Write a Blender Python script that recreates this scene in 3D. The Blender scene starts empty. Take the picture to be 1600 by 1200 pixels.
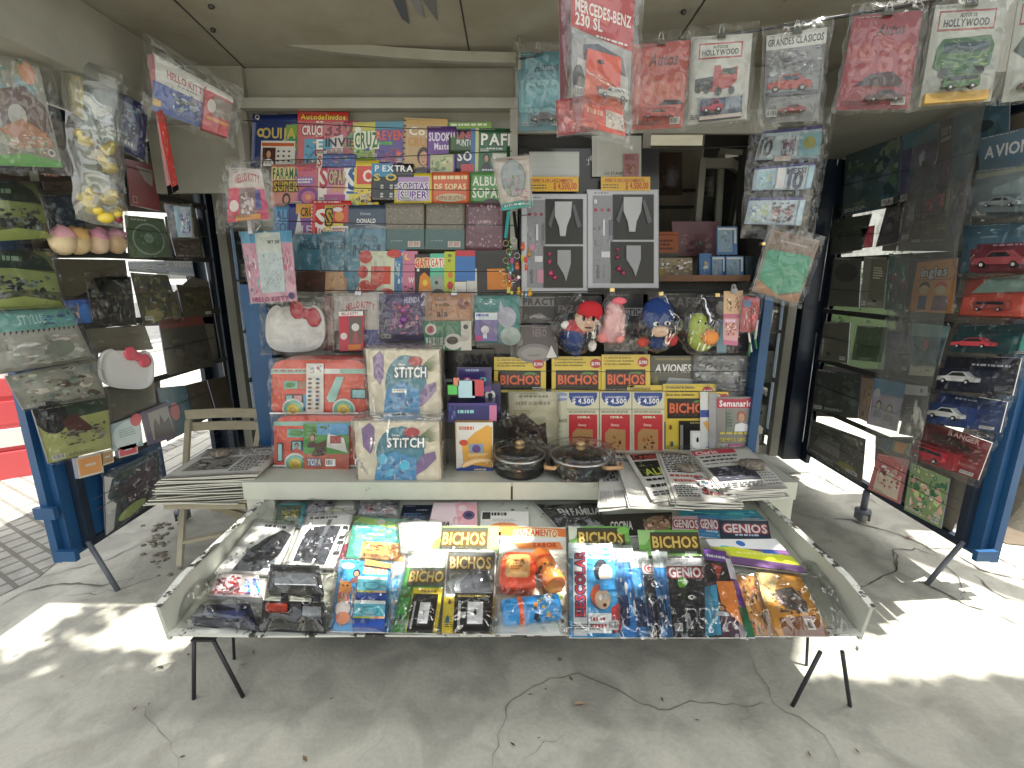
import bpy, math, random
from mathutils import Vector as V, Matrix, noise as mnoise
S = bpy.context.scene
COL = S.collection
# ---------------------------------------------------------------- camera, light, exposure
CAMH = 1.6; PITCH = math.radians(13.0); FPX = 737.0
cam = bpy.data.cameras.new('camera'); cam.sensor_width = 36.0; cam.lens = 36.0*FPX/1600.0
cam.clip_start = 0.05; cam.clip_end = 600
camo = bpy.data.objects.new('camera', cam); COL.objects.link(camo)
camo.location = (0, 0, CAMH); camo.rotation_euler = (math.radians(90)-PITCH, 0, 0)
S.camera = camo
W = bpy.data.worlds.new('World'); S.world = W; W.use_nodes = True
SUN_EL = math.radians(72); SUN_AZ = math.radians(85)      # azimuth measured from +y (away from the camera) towards +x
nt = W.node_tree; nt.nodes.clear()
sky = nt.nodes.new('ShaderNodeTexSky'); sky.sky_type = 'NISHITA'; sky.sun_disc = False
sky.sun_elevation = SUN_EL; sky.sun_rotation = SUN_AZ; sky.air_density = 1.2; sky.dust_density = 3.0; sky.ozone_density = 0.7
bg = nt.nodes.new('ShaderNodeBackground'); bg.inputs[1].default_value = 0.15
wo = nt.nodes.new('ShaderNodeOutputWorld'); hs = nt.nodes.new('ShaderNodeHueSaturation'); hs.inputs['Saturation'].default_value = .22; nt.links.new(sky.outputs[0], hs.inputs['Color']); tn = nt.nodes.new('ShaderNodeMix'); tn.data_type = 'RGBA'; tn.blend_type = 'MULTIPLY'; tn.inputs[0].default_value = 1; tn.inputs[7].default_value = (1.01, 1.005, .955, 1); nt.links.new(hs.outputs[0], tn.inputs[6]); nt.links.new(tn.outputs[2], bg.inputs[0]); nt.links.new(bg.outputs[0], wo.inputs[0])
sl = bpy.data.lights.new('sun', 'SUN'); sl.energy = 4.5; sl.angle = math.radians(0.5); sl.color = (1, .97, .88)
so = bpy.data.objects.new('sun', sl); COL.objects.link(so); so.location = (3, -1, 9)
sdir = V((math.cos(SUN_EL)*math.sin(SUN_AZ), math.cos(SUN_EL)*math.cos(SUN_AZ), math.sin(SUN_EL)))
so.rotation_euler = sdir.to_track_quat('Z', 'Y').to_euler()
S.view_settings.view_transform = 'Standard'; S.view_settings.look = 'None'; S.view_settings.gamma = 1
S.view_settings.exposure = 1.68
S.render.engine = 'CYCLES'
S.cycles.max_bounces = 8; S.cycles.transparent_max_bounces = 24; S.cycles.diffuse_bounces = 5
S.cycles.glossy_bounces = 3; S.cycles.transmission_bounces = 4; S.cycles.caustics_reflective = False; S.cycles.caustics_refractive = False
# ---------------------------------------------------------------- pixel -> world helpers (photo pixels, 1600x1200)
CF = V((0, math.cos(PITCH), -math.sin(PITCH))); CU = V((0, math.sin(PITCH), math.cos(PITCH))); CP = V((0, 0, CAMH))
def ray(u, v): return V((1,0,0))*((u-800)/FPX) - CU*((v-600)/FPX) + CF
def on(u, v, pl):
    if isinstance(pl, (int, float)): p, n = V((0,pl,0)), V((0,1,0))
    elif pl[0] == 'x': p, n = V((pl[1],0,0)), V((1,0,0))
    elif pl[0] == 'z': p, n = V((0,0,pl[1])), V((0,0,1))
    else: p, n = V(pl[1]), V(pl[2])
    d = ray(u, v); return CP + d*((p-CP).dot(n)/d.dot(n))
# ---------------------------------------------------------------- materials
def lin(c): return c/12.92 if c <= .04045 else ((c+.055)/1.055)**2.4
AREA_TONE = [.98, .74]      # saturation and gain on hex colours, set per area in place of its light
def hexc(s):
    if not isinstance(s, str): return tuple(s)
    if len(s) == 3: s = ''.join(ch*2 for ch in s)
    c = [lin(int(s[i:i+2], 16)/255) for i in (0, 2, 4)]; y = .25*c[0]+.6*c[1]+.15*c[2]
    return tuple(min(.82, (y+(x-y)*AREA_TONE[0])*AREA_TONE[1]) for x in c)
MATS = {}
def nodemat(name):
    m = bpy.data.materials.new(name); m.use_nodes = True; t = m.node_tree; t.nodes.clear()
    o = t.nodes.new('ShaderNodeOutputMaterial'); MATS[name] = m
    return m, t, o
def N(t, typ, **kw):
    n = t.nodes.new(typ)
    for k, v in kw.items():
        if k[0] == 'i' and k[1:].isdigit(): n.inputs[int(k[1:])].default_value = v
        else: setattr(n, k, v)
    return n
def printmat(name, rough, coat, bump=0.0, spec=.5, var=.12):
    m, t, o = nodemat(name)
    b = N(t, 'ShaderNodeBsdfPrincipled'); a = N(t, 'ShaderNodeAttribute', attribute_name='Col')
    tc = N(t, 'ShaderNodeTexCoord'); nz = N(t, 'ShaderNodeTexNoise'); nz.inputs['Scale'].default_value = 14; nz.inputs['Detail'].default_value = 5
    mr = N(t, 'ShaderNodeMapRange'); mr.inputs[3].default_value = 1-var; mr.inputs[4].default_value = 1+var*.6
    mx = N(t, 'ShaderNodeMix', data_type='RGBA', blend_type='MULTIPLY'); mx.inputs[0].default_value = 1
    t.links.new(tc.outputs['Object'], nz.inputs['Vector']); t.links.new(nz.outputs[0], mr.inputs[0])
    t.links.new(a.outputs['Color'], mx.inputs[6]); t.links.new(mr.outputs[0], mx.inputs[7])
    t.links.new(mx.outputs[2], b.inputs['Base Color'])
    b.inputs['Roughness'].default_value = rough; b.inputs['Coat Weight'].default_value = coat; b.inputs['Coat Roughness'].default_value = .12
    b.inputs['Specular IOR Level'].default_value = spec
    if bump:
        bp = N(t, 'ShaderNodeBump'); bp.inputs['Strength'].default_value = bump; bp.inputs['Distance'].default_value = .01
        n2 = N(t, 'ShaderNodeTexNoise'); n2.inputs['Scale'].default_value = 9; n2.inputs['Detail'].default_value = 2
        t.links.new(tc.outputs['Object'], n2.inputs['Vector']); t.links.new(n2.outputs[0], bp.inputs['Height']); t.links.new(bp.outputs[0], b.inputs['Normal'])
    t.links.new(b.outputs[0], o.inputs[0]); return m
printmat('paper', .75, 0, .15); printmat('glossy_print', .35, .35, .25); printmat('newsprint', .9, 0, .4, .2)
printmat('plastic', .3, .3, 0, .5, .04); printmat('fabric', .95, 0, .5, .1); printmat('paint', .45, .1, .15, .5, .15); printmat('rubber', .7, 0)
def metal(name, c, rough=.3):
    m, t, o = nodemat(name); b = N(t, 'ShaderNodeBsdfPrincipled'); b.inputs['Base Color'].default_value = (*c, 1)
    b.inputs['Metallic'].default_value = 1; b.inputs['Roughness'].default_value = rough; t.links.new(b.outputs[0], o.inputs[0]); return m
metal('steel', (.6,.6,.6)); metal('brass', (.7,.55,.25))
def worn(name, c1, c2, rustc, rustlev, scale=1.0, rough=.55, chip=0.0, streak=False):
    """old painted sheet steel: tone drift, grime, rust/chips from noise thresholds"""
    m, t, o = nodemat(name); L = t.links.new
    b = N(t, 'ShaderNodeBsdfPrincipled'); tc = N(t, 'ShaderNodeTexCoord'); mp = N(t, 'ShaderNodeMapping')
    mp.inputs['Scale'].default_value = (scale, scale, scale*(.25 if streak else 1)); L(tc.outputs['Object'], mp.inputs[0])
    n1 = N(t, 'ShaderNodeTexNoise'); n1.inputs['Scale'].default_value = 2.2; n1.inputs['Detail'].default_value = 8; n1.inputs['Roughness'].default_value = .65
    n2 = N(t, 'ShaderNodeTexNoise'); n2.inputs['Scale'].default_value = 22; n2.inputs['Detail'].default_value = 7; n2.inputs['Roughness'].default_value = .7
    n3 = N(t, 'ShaderNodeTexNoise'); n3.inputs['Scale'].default_value = 3.1; n3.inputs['Detail'].default_value = 4
    for n in (n1, n2, n3): L(mp.outputs[0], n.inputs['Vector'])
    r1 = N(t, 'ShaderNodeValToRGB'); r1.color_ramp.elements[0].position = .35; r1.color_ramp.elements[1].position = .68
    r1.color_ramp.elements[0].color = (*c2, 1); r1.color_ramp.elements[1].color = (*c1, 1); L(n1.outputs[0], r1.inputs[0])
    mu = N(t, 'ShaderNodeMath', operation='MULTIPLY'); L(n2.outputs[0], mu.inputs[0]); L(n3.outputs[0], mu.inputs[1])
    r2 = N(t, 'ShaderNodeValToRGB'); e = r2.color_ramp.elements; e[0].position = rustlev; e[1].position = rustlev+.02
    e[0].color = (0,0,0,1); e[1].color = (1,1,1,1); L(mu.outputs[0], r2.inputs[0])
    mx = N(t, 'ShaderNodeMix', data_type='RGBA'); mx.inputs[7].default_value = (*rustc, 1); L(r2.outputs[0], mx.inputs[0]); L(r1.outputs[0], mx.inputs[6])
    L(mx.outputs[2], b.inputs['Base Color']); b.inputs['Roughness'].default_value = rough
    bp = N(t, 'ShaderNodeBump'); bp.inputs['Strength'].default_value = .35; bp.inputs['Distance'].default_value = .004
    L(n1.outputs[0], bp.inputs['Height']); L(bp.outputs[0], b.inputs['Normal']); L(b.outputs[0], o.inputs[0]); return m
worn('white_sheet', (.31,.305,.265), (.23,.225,.19), (.12,.08,.05), .42, 1, .5)
worn('tray_paint', (.56,.57,.50), (.44,.45,.38), (.10,.08,.06), .39, 1, .42)
worn('chipped_edge', (.66,.66,.61), (.55,.55,.5), (.05,.045,.04), .262, 1.6, .5)
worn('ceiling_sheet', (.33,.32,.27), (.22,.20,.15), (.2,.15,.09), .375, .8, .6)
worn('blue_sheet', (.018,.09,.22), (.012,.06,.16), (.16,.15,.13), .385, 1, .4)
worn('navy_post', (.010,.022,.045), (.006,.012,.024), (.05,.05,.05), .44, 1, .45)
worn('dark_iron', (.03,.03,.034), (.016,.016,.02), (.07,.04,.02), .38, 2, .5)
worn('grey_tube', (.13,.14,.17), (.08,.09,.11), (.09,.05,.03), .40, 2, .45)
worn('brown_panel', (.26,.235,.19), (.17,.155,.125), (.03,.02,.015), .40, 1, .7)
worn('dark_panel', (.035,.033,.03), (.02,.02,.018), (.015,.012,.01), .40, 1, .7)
worn('wood_slat', (.40,.37,.28), (.26,.23,.16), (.06,.05,.03), .40, 1.5, .6)
worn('shelf_wood', (.16,.07,.03), (.10,.045,.02), (.05,.02,.01), .40, 1, .5)
def clear(name, tint, haze, g, wr, scale, rough=.07, crease_glint=.5, c0=.5, c1=.78):
    """wrinkled clear film: transparent, a little milky, with a glossy sheen"""
    m, t, o = nodemat(name); L = t.links.new
    tr = N(t, 'ShaderNodeBsdfTransparent'); tr.inputs[0].default_value = (*tint, 1)
    df = N(t, 'ShaderNodeBsdfDiffuse'); df.inputs[0].default_value = (.88,.89,.87, 1)
    gl = N(t, 'ShaderNodeBsdfGlossy'); gl.inputs['Roughness'].default_value = rough
    tc = N(t, 'ShaderNodeTexCoord'); mp = N(t, 'ShaderNodeMapping'); mp.inputs['Scale'].default_value = (1, 1, .45); L(tc.outputs['Object'], mp.inputs[0])
    nz = N(t, 'ShaderNodeTexNoise', noise_type='RIDGED_MULTIFRACTAL'); nz.inputs['Scale'].default_value = scale; nz.inputs['Detail'].default_value = 3; nz.inputs['Distortion'].default_value = .6
    bp = N(t, 'ShaderNodeBump'); bp.inputs['Strength'].default_value = wr; bp.inputs['Distance'].default_value = .02
    L(mp.outputs[0], nz.inputs['Vector']); L(nz.outputs[0], bp.inputs['Height'])
    L(bp.outputs[0], gl.inputs['Normal'])
    lw = N(t, 'ShaderNodeLayerWeight'); lw.inputs[0].default_value = .35; L(bp.outputs[0], lw.inputs['Normal'])
    mr = N(t, 'ShaderNodeMapRange'); mr.inputs[3].default_value = g; mr.inputs[4].default_value = min(1, g*14); L(lw.outputs['Fresnel'], mr.inputs[0])
    n2 = N(t, 'ShaderNodeTexNoise', noise_type='RIDGED_MULTIFRACTAL'); n2.inputs['Scale'].default_value = scale*.8; n2.inputs['Detail'].default_value = 2; n2.inputs['Distortion'].default_value = 1.2
    n3 = N(t, 'ShaderNodeTexNoise'); n3.inputs['Scale'].default_value = 7; L(tc.outputs['Object'], n3.inputs['Vector'])
    L(mp.outputs[0], n2.inputs['Vector']); mu = N(t, 'ShaderNodeMath', operation='MULTIPLY'); L(n2.outputs[0], mu.inputs[0]); L(n3.outputs[0], mu.inputs[1])
    cm = N(t, 'ShaderNodeMapRange'); cm.inputs[1].default_value = c0; cm.inputs[2].default_value = c1; cm.inputs[3].default_value = haze; cm.inputs[4].default_value = haze+crease_glint; L(mu.outputs[0], cm.inputs[0])  # white along the ridges is drawn in as highlights, whatever the lighting
    m1 = N(t, 'ShaderNodeMixShader'); L(cm.outputs[0], m1.inputs[0]); L(tr.outputs[0], m1.inputs[1]); L(df.outputs[0], m1.inputs[2])
    m2 = N(t, 'ShaderNodeMixShader'); L(mr.outputs[0], m2.inputs[0]); L(m1.outputs[0], m2.inputs[1]); L(gl.outputs[0], m2.inputs[2])
    L(m2.outputs[0], o.inputs[0]); return m
clear('clear_film', (.985,.985,.98), .010, .030, 1.0, 24, .05, .28, .54, .80)
clear('milky_film', (.94,.95,.93), .10, .07, .8, 9, .07, .3)
clear('tray_film', (.99,.99,.985), .008, .045, 1.0, 17, .07, .8, .51, .72)
clear('curtain_film', (.96,.97,.97), .08, .04, .12, 5, .10, .25)
clear('blister_plastic', (.97,.97,.97), .002, .008, .15, 10, .04, .0)
clear('glass', (.85,.88,.87), .01, .05, 0, 1, .01, 0)
# ---------------------------------------------------------------- mesh builder
class MB:
    def __init__(s): s.v = []; s.f = []; s.c = []; s.m = []; s.sm = []; s.cur = (.5,.5,.5); s.mi = 0; s.smooth = False
    def col(s, c): s.cur = hexc(c); return s
    def face(s, idx): s.f.append(idx); s.c.append(s.cur); s.m.append(s.mi); s.sm.append(s.smooth)
    def add(s, vs, fs):
        o = len(s.v); s.v += [V(p) for p in vs]
        for f in fs: s.face([i+o for i in f])
        return s
    def box(s, a, b, M=None):
        x0,y0,z0 = a; x1,y1,z1 = b
        vs = [V((x,y,z)) for x in (x0,x1) for y in (y0,y1) for z in (z0,z1)]
        if M: vs = [M @ p for p in vs]
        return s.add(vs, [(0,1,3,2),(4,6,7,5),(0,4,5,1),(2,3,7,6),(0,2,6,4),(1,5,7,3)])
    def bar(s, a, b, w, h=None, up=(0,0,1)):
        a, b = V(a), V(b); h = h or w; d = (b-a); L = d.length; d.normalize(); u = V(up)
        if abs(d.dot(u)) > .98: u = V((0,1,0))
        x = d.cross(u).normalized(); y = x.cross(d)
        vs = [p + x*(i*w/2) + y*(j*h/2) for p in (a, b) for i, j in ((-1,-1),(1,-1),(1,1),(-1,1))]
        return s.add(vs, [(3,2,1,0),(4,5,6,7),(0,1,5,4),(1,2,6,5),(2,3,7,6),(3,0,4,7)])
    def tube(s, pts, r, n=8, caps=True):
        pts = [V(p) for p in pts]; rs = r if isinstance(r, (list, tuple)) else [r]*len(pts); o = len(s.v); prev = None
        for i, p in enumerate(pts):
            d = (pts[min(i+1, len(pts)-1)] - pts[max(i-1, 0)]).normalized()
            if prev is None: u = d.orthogonal().normalized()
            else: u = (prev - d*prev.dot(d)).normalized()
            prev = u; w = d.cross(u)
            for k in range(n):
                a = 2*math.pi*k/n; s.v.append(p + (u*math.cos(a) + w*math.sin(a))*rs[i])
        sm = s.smooth; s.smooth = True
        for i in range(len(pts)-1):
            for k in range(n): s.face([o+i*n+k, o+i*n+(k+1)%n, o+(i+1)*n+(k+1)%n, o+(i+1)*n+k])
        s.smooth = sm
        if caps: s.face([o+k for k in range(n)][::-1]); s.face([o+(len(pts)-1)*n+k for k in range(n)])
        return s
    def lathe(s, c, prof, n=24, axis='z', M=None):
        c = V(c); o = len(s.v)
        for r, h in prof:
            for k in range(n):
                a = 2*math.pi*k/n; p = V((r*math.cos(a), r*math.sin(a), h))
                if axis == 'y': p = V((p.x, p.z, p.y))
                if M: p = M @ p
                s.v.append(c + p)
        sm = s.smooth; s.smooth = True
        for i in range(len(prof)-1):
            for k in range(n): s.face([o+i*n+k, o+i*n+(k+1)%n, o+(i+1)*n+(k+1)%n, o+(i+1)*n+k])
        s.smooth = sm; return s
    def ball(s, c, r, n=12, jit=0.0, seed=0, M=None):
        rx, ry, rz = r if isinstance(r, (tuple, list)) else (r, r, r); o = len(s.v); c = V(c)
        for i in range(n//2+1):
            th = math.pi*i/(n//2)
            for k in range(n):
                a = 2*math.pi*k/n; d = V((math.sin(th)*math.cos(a), math.sin(th)*math.sin(a), math.cos(th)))
                q = 1 + (jit*mnoise.noise(d*2.2 + V((seed*3.1, 0, 0))) if jit else 0)
                p = V((d.x*rx*q, d.y*ry*q, d.z*rz*q)); s.v.append(c + (M @ p if M else p))
        sm = s.smooth; s.smooth = True
        for i in range(n//2):
            for k in range(n): s.face([o+i*n+k, o+i*n+(k+1)%n, o+(i+1)*n+(k+1)%n, o+(i+1)*n+k])
        s.smooth = sm; return s
    def prism(s, poly, fn):
        """poly 2-D outline; fn(x, y, k) -> 3-D point, k = 0 front, 1 back"""
        n = len(poly); a = [fn(x, y, 0) for x, y in poly]; b = [fn(x, y, 1) for x, y in poly]
        s.add(a+b, [tuple(range(n)), tuple(range(2*n-1, n-1, -1))] + [(i, i+n, (i+1) % n+n, (i+1) % n) for i in range(n)]); return s
    def build(s, name, mats, parent=None, loc=None):
        me = bpy.data.meshes.new(name)
        if not s.v: s.v = [V((0,0,0))]
        if loc is None:
            lo = [min(p[i] for p in s.v) for i in range(3)]; hi = [max(p[i] for p in s.v) for i in range(3)]
            loc = V(((lo[0]+hi[0])/2, (lo[1]+hi[1])/2, lo[2]))
        loc = V(loc)
        me.from_pydata([tuple(p-loc) for p in s.v], [], s.f)
        for mn in (mats if isinstance(mats, (list, tuple)) else [mats]): me.materials.append(MATS[mn])
        ca = me.attributes.new('Col', 'FLOAT_COLOR', 'FACE')
        flat = []
        for c in s.c: flat += [c[0], c[1], c[2], 1]
        ca.data.foreach_set('color', flat)
        me.polygons.foreach_set('material_index', s.m); me.polygons.foreach_set('use_smooth', s.sm); me.update()
        o = bpy.data.objects.new(name, me); COL.objects.link(o)
        if parent is not None:
            o.parent = parent; o.location = loc - wloc(parent)
        else: o.location = loc
        return o
def wloc(o):
    p = V(o.location)
    while o.parent: o = o.parent; p += o.location
    return p
def tag(o, label, cat=None, group=None, kind=None):
    if label: o['label'] = label
    if cat: o['category'] = cat
    if group: o['group'] = group
    if kind: o['kind'] = kind
    return o
def thing(name, loc, label, cat, group=None):
    o = bpy.data.objects.new(name, None); o.empty_display_size = .05; COL.objects.link(o); o.location = V(loc)
    return tag(o, label, cat, group)
# ---------------------------------------------------------------- lettering (built-in font, one glyph cache)
GL = {}
def glyphs(chars, off):
    for ch in chars:
        if (ch, off) in GL: continue
        cu = bpy.data.curves.new('g', 'FONT'); cu.body = ch; cu.resolution_u = 2; cu.offset = off; cu.size = 1
        ob = bpy.data.objects.new('g', cu); COL.objects.link(ob); bpy.context.view_layer.update()
        me = ob.evaluated_get(bpy.context.evaluated_depsgraph_get()).to_mesh()
        vs = [(v.co.x, v.co.y) for v in me.vertices]; fs = [tuple(p.vertices) for p in me.polygons]
        if vs: x0 = min(v[0] for v in vs); x1 = max(v[0] for v in vs)
        else: x0, x1 = 0, .2
        GL[(ch, off)] = ([(x-x0, y) for x, y in vs], fs, x1-x0)
        bpy.data.objects.remove(ob); bpy.data.curves.remove(cu)
glyphs("ABCDEFGHIJKLMNOPQRSTUVWXYZabcdefghijlmnopqrstuvxyz0123456789$%+.,-'!éóú ", .028)
def layout(txt, off=.028, gap=.07):
    x = 0; out = []
    for ch in txt:
        if (ch, off) not in GL: ch = ' '
        vs, fs, w = GL[(ch, off)]
        out.append((x, vs, fs)); x += (w if ch != ' ' else .22) + gap
    return out, x-gap
# ---------------------------------------------------------------- printed sheets
class Sheet:
    """a printed panel spanned by four world points TL,TR,BR,BL; art is laid on it in u (0..1 right), v (0..1 down)"""
    def __init__(s, q, bend=0, curl=0, seed=0):
        s.q = [V(p) for p in q]; s.mb = MB(); s.h = 0.0; s.bend = bend; s.curl = curl; s.seed = seed
        n = (s.q[1]-s.q[0]).cross(s.q[3]-s.q[0]).normalized()
        if n.dot(CP - s.q[0]) < 0: n = -n
        s.n = n; s.w = (s.q[1]-s.q[0]).length; s.hh = (s.q[3]-s.q[0]).length
    def P(s, u, v, h=0):
        a = s.q[0].lerp(s.q[1], u); b = s.q[3].lerp(s.q[2], u)
        d = s.bend*4*u*(1-u)
        if s.curl: d += s.curl*((1-v)**2)*.6 + s.curl*.5*math.sin(2.6*u + s.seed*1.7 + 2*v)
        return a.lerp(b, v) + s.n*(h + d)
    def step(s): s.h += .0005; return s.h
    def base(s, c, th, edge='ddd', rounded=0):
        nx, ny = (8, 8) if (s.bend or s.curl) else (1, 1); mb = s.mb
        mb.col(c); o = len(mb.v)
        for k, h in enumerate((0, -th)):
            for j in range(ny+1):
                for i in range(nx+1): mb.v.append(s.P(i/nx, j/ny, h))
        W_ = nx+1; K = W_*(ny+1)
        sm = mb.smooth; mb.smooth = bool(s.bend or s.curl)
        for j in range(ny):
            for i in range(nx):
                a = o+j*W_+i; mb.face([a, a+W_, a+W_+1, a+1])
        mb.col(edge); mb.smooth = False
        for j in range(ny):
            for i in range(nx):
                a = o+K+j*W_+i; mb.face([a, a+1, a+W_+1, a+W_])
        for i in range(nx):
            for j in (0, ny): a = o+j*W_+i; mb.face([a, a+1, a+1+K, a+K])
        for j in range(ny):
            for i in (0, nx): a = o+j*W_+i; mb.face([a, a+W_, a+W_+K, a+K])
        mb.smooth = sm
    def rect(s, u0, v0, u1, v1, c, h=None):
        h = s.step() if h is None else h; s.mb.col(c)
        nx = max(1, math.ceil(abs(u1-u0)*8)) if (s.bend or s.curl) else 1; ny = max(1, math.ceil(abs(v1-v0)*8)) if s.curl else 1
        vs = [s.P(u0+(u1-u0)*i/nx, v0+(v1-v0)*j/ny, h) for j in range(ny+1) for i in range(nx+1)]
        s.mb.add(vs, [(j*(nx+1)+i, (j+1)*(nx+1)+i, (j+1)*(nx+1)+i+1, j*(nx+1)+i+1) for j in range(ny) for i in range(nx)])
    def poly(s, pts, c, h=None):
        h = s.step() if h is None else h; s.mb.col(c)
        s.mb.add([s.P(u, v, h) for u, v in pts], [tuple(range(len(pts)))])
    def ell(s, cu, cv, ru, rv, c, n=16, h=None, rot=0):
        cr, sr = math.cos(rot), math.sin(rot)
        s.poly([(cu+ru*math.cos(6.2832*k/n)*cr-rv*math.sin(6.2832*k/n)*sr, cv+ru*math.cos(6.2832*k/n)*sr+rv*math.sin(6.2832*k/n)*cr) for k in range(n)], c, h)
    def text(s, txt, u0, v0, u1, v1, c, outline=None, slant=0, arc=0, rot=False):
        lay, w = layout(txt)
        w = max(w, .01)
        low = all(ch.islower() and ch not in 'bdfhklt' for ch in txt if ch.isalpha())
        H = .56 if low else .73
        def fn(x, y):
            tx = x/w; ty = y/H
            if rot: return u0 + (u1-u0)*(1-ty), v1 + (v0-v1)*tx
            return u0+(u1-u0)*tx + slant*(ty-.5)*(u1-u0)/max(1, len(txt)), v1+(v0-v1)*ty + arc*((2*tx-1)**2)
        for pas in ((outline, .0), (c, 1)):
            if pas[0] is None: continue
            h = s.step(); s.mb.col(pas[0])
            for x, vs, fs in lay:
                if pas[1] == 0:
                    d = (v1-v0)*.10 if not rot else (u1-u0)*.10*s.w/s.hh
                    for dx, dy in ((-d, -d), (d, d), (-d, d), (d, -d)):
                        s.mb.add([s.P(fn(x+a, b)[0]+dx*s.hh/s.w, fn(x+a, b)[1]+dy, h+.00004*(dx > 0)+.00008*(dy > 0)) for a, b in vs], fs)
                else: s.mb.add([s.P(*fn(x+a, b), h) for a, b in vs], fs)
    def lines(s, u0, v0, u1, v1, n, c, seed=1, fill=.55):
        r = random.Random(seed); h = s.step(); dv = (v1-v0)/n
        for k in range(n):
            u = u0
            e = u1 - (u1-u0)*(r.random()*.35 if r.random() < .4 else 0)
            while u < e - .01:
                L = min(e-u, (u1-u0)*r.uniform(.06, .2)); s.rect(u, v0+k*dv, u+L*.85, v0+(k+fill)*dv, c, h); u += L+.01
    def blobs(s, u0, v0, u1, v1, cs, n, seed=1, size=.25):
        r = random.Random(seed); W_, H_ = u1-u0, v1-v0; n0 = n; n = int(n*(2.2 if n < 60 else 1.3))
        for k in range(n):
            if k == n0: size = size*.5
            ru = W_*size*r.uniform(.25, 1)/2; rv = H_*size*r.uniform(.25, 1)/2
            cu = r.uniform(u0+ru, u1-ru); cv = r.uniform(v0+rv, v1-rv); a0 = r.random()*6
            m = r.choice((5, 6, 8, 9)); pts = []
            for i in range(m):
                q = r.uniform(.55, 1); a = a0+6.283*i/m; pts.append((cu+ru*q*math.cos(a), cv+rv*q*math.sin(a)))
            s.mb.col(cs[k % len(cs)]); j = r.uniform(.7, 1.25); s.mb.cur = tuple(min(.9, x*j*r.uniform(.92,1.08)) for x in s.mb.cur); s.h += .00002; s.mb.add([s.P(a, b, s.h) for a, b in pts], [tuple(range(m))])
        s.h += .0003
    def art(s, items):
        for it in items:
            k = it[0]; a = it[1:]
            if k == 'r': s.rect(*a)
            elif k == 'e': s.ell(*a)
            elif k == 'p': s.poly(a[0], a[1])
            elif k == 't': s.text(*a[:6], **(a[6] if len(a) > 6 else {}))
            elif k == 'l': s.lines(*a)
            elif k == 'b': s.blobs(*a)
            elif k == 'face':   # printed portrait of a person: (u, v, size, hair, clothes)
                u, v, z, hair, cl = a; q = s.w/s.hh
                s.poly([(u-z*1.2, v+z*q*2.6), (u-z, v+z*q*1.35), (u, v+z*q*1.0), (u+z, v+z*q*1.35), (u+z*1.2, v+z*q*2.6)], cl)
                s.ell(u, v-.1*z*q, z*.75, z*q*1.05, hair); s.ell(u, v+.12*z*q, z*.5, z*q*.78, 'c99878')
                for e in (-1, 1): s.ell(u+e*z*.2, v+.02*z*q, z*.08, z*q*.05, '322', 6)
                s.ell(u, v+.5*z*q, z*.16, z*q*.06, '843', 6)
            elif k == 'car':    # printed side view of a car: (u, v, w, h, colour)
                u, v, w, h, c = a
                s.poly([(u, v+h*.75), (u+.02*w, v+h*.45), (u+.22*w, v+h*.38), (u+.36*w, v+.05*h), (u+.68*w, v), (u+.84*w, v+h*.36), (u+w, v+h*.45), (u+w, v+h*.8), (u+.5*w, v+h*.85)], c)
                s.poly([(u+.28*w, v+h*.36), (u+.39*w, v+.1*h), (u+.65*w, v+.08*h), (u+.77*w, v+h*.36)], '234')
                for x in (.2, .8): s.ell(u+x*w, v+h*.82, w*.085, h*.19, '111'); s.ell(u+x*w, v+h*.82, w*.045, h*.1, 'aaa', 8)
            elif k == 'bug':    # printed insect: (u, v, size, colour)
                u, v, z, c = a; q = s.w/s.hh
                s.ell(u, v, z*.45, z*q*.8, c); s.ell(u, v-z*q*.9, z*.25, z*q*.3, c, 8)
                for j in (-.5, 0, .5):
                    for e in (-1, 1): s.poly([(u, v+j*z*q-.06*z), (u+e*z*1.1, v+(j*1.7-.2)*z*q), (u, v+j*z*q+.06*z)], c)
def quad(px, pl):
    if len(px) == 4: x0, y0, x1, y1 = px; px = (x0, y0, x1, y0, x1, y1, x0, y1)
    return [on(px[2*i], px[2*i+1], pl) for i in range(4)]
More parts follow.
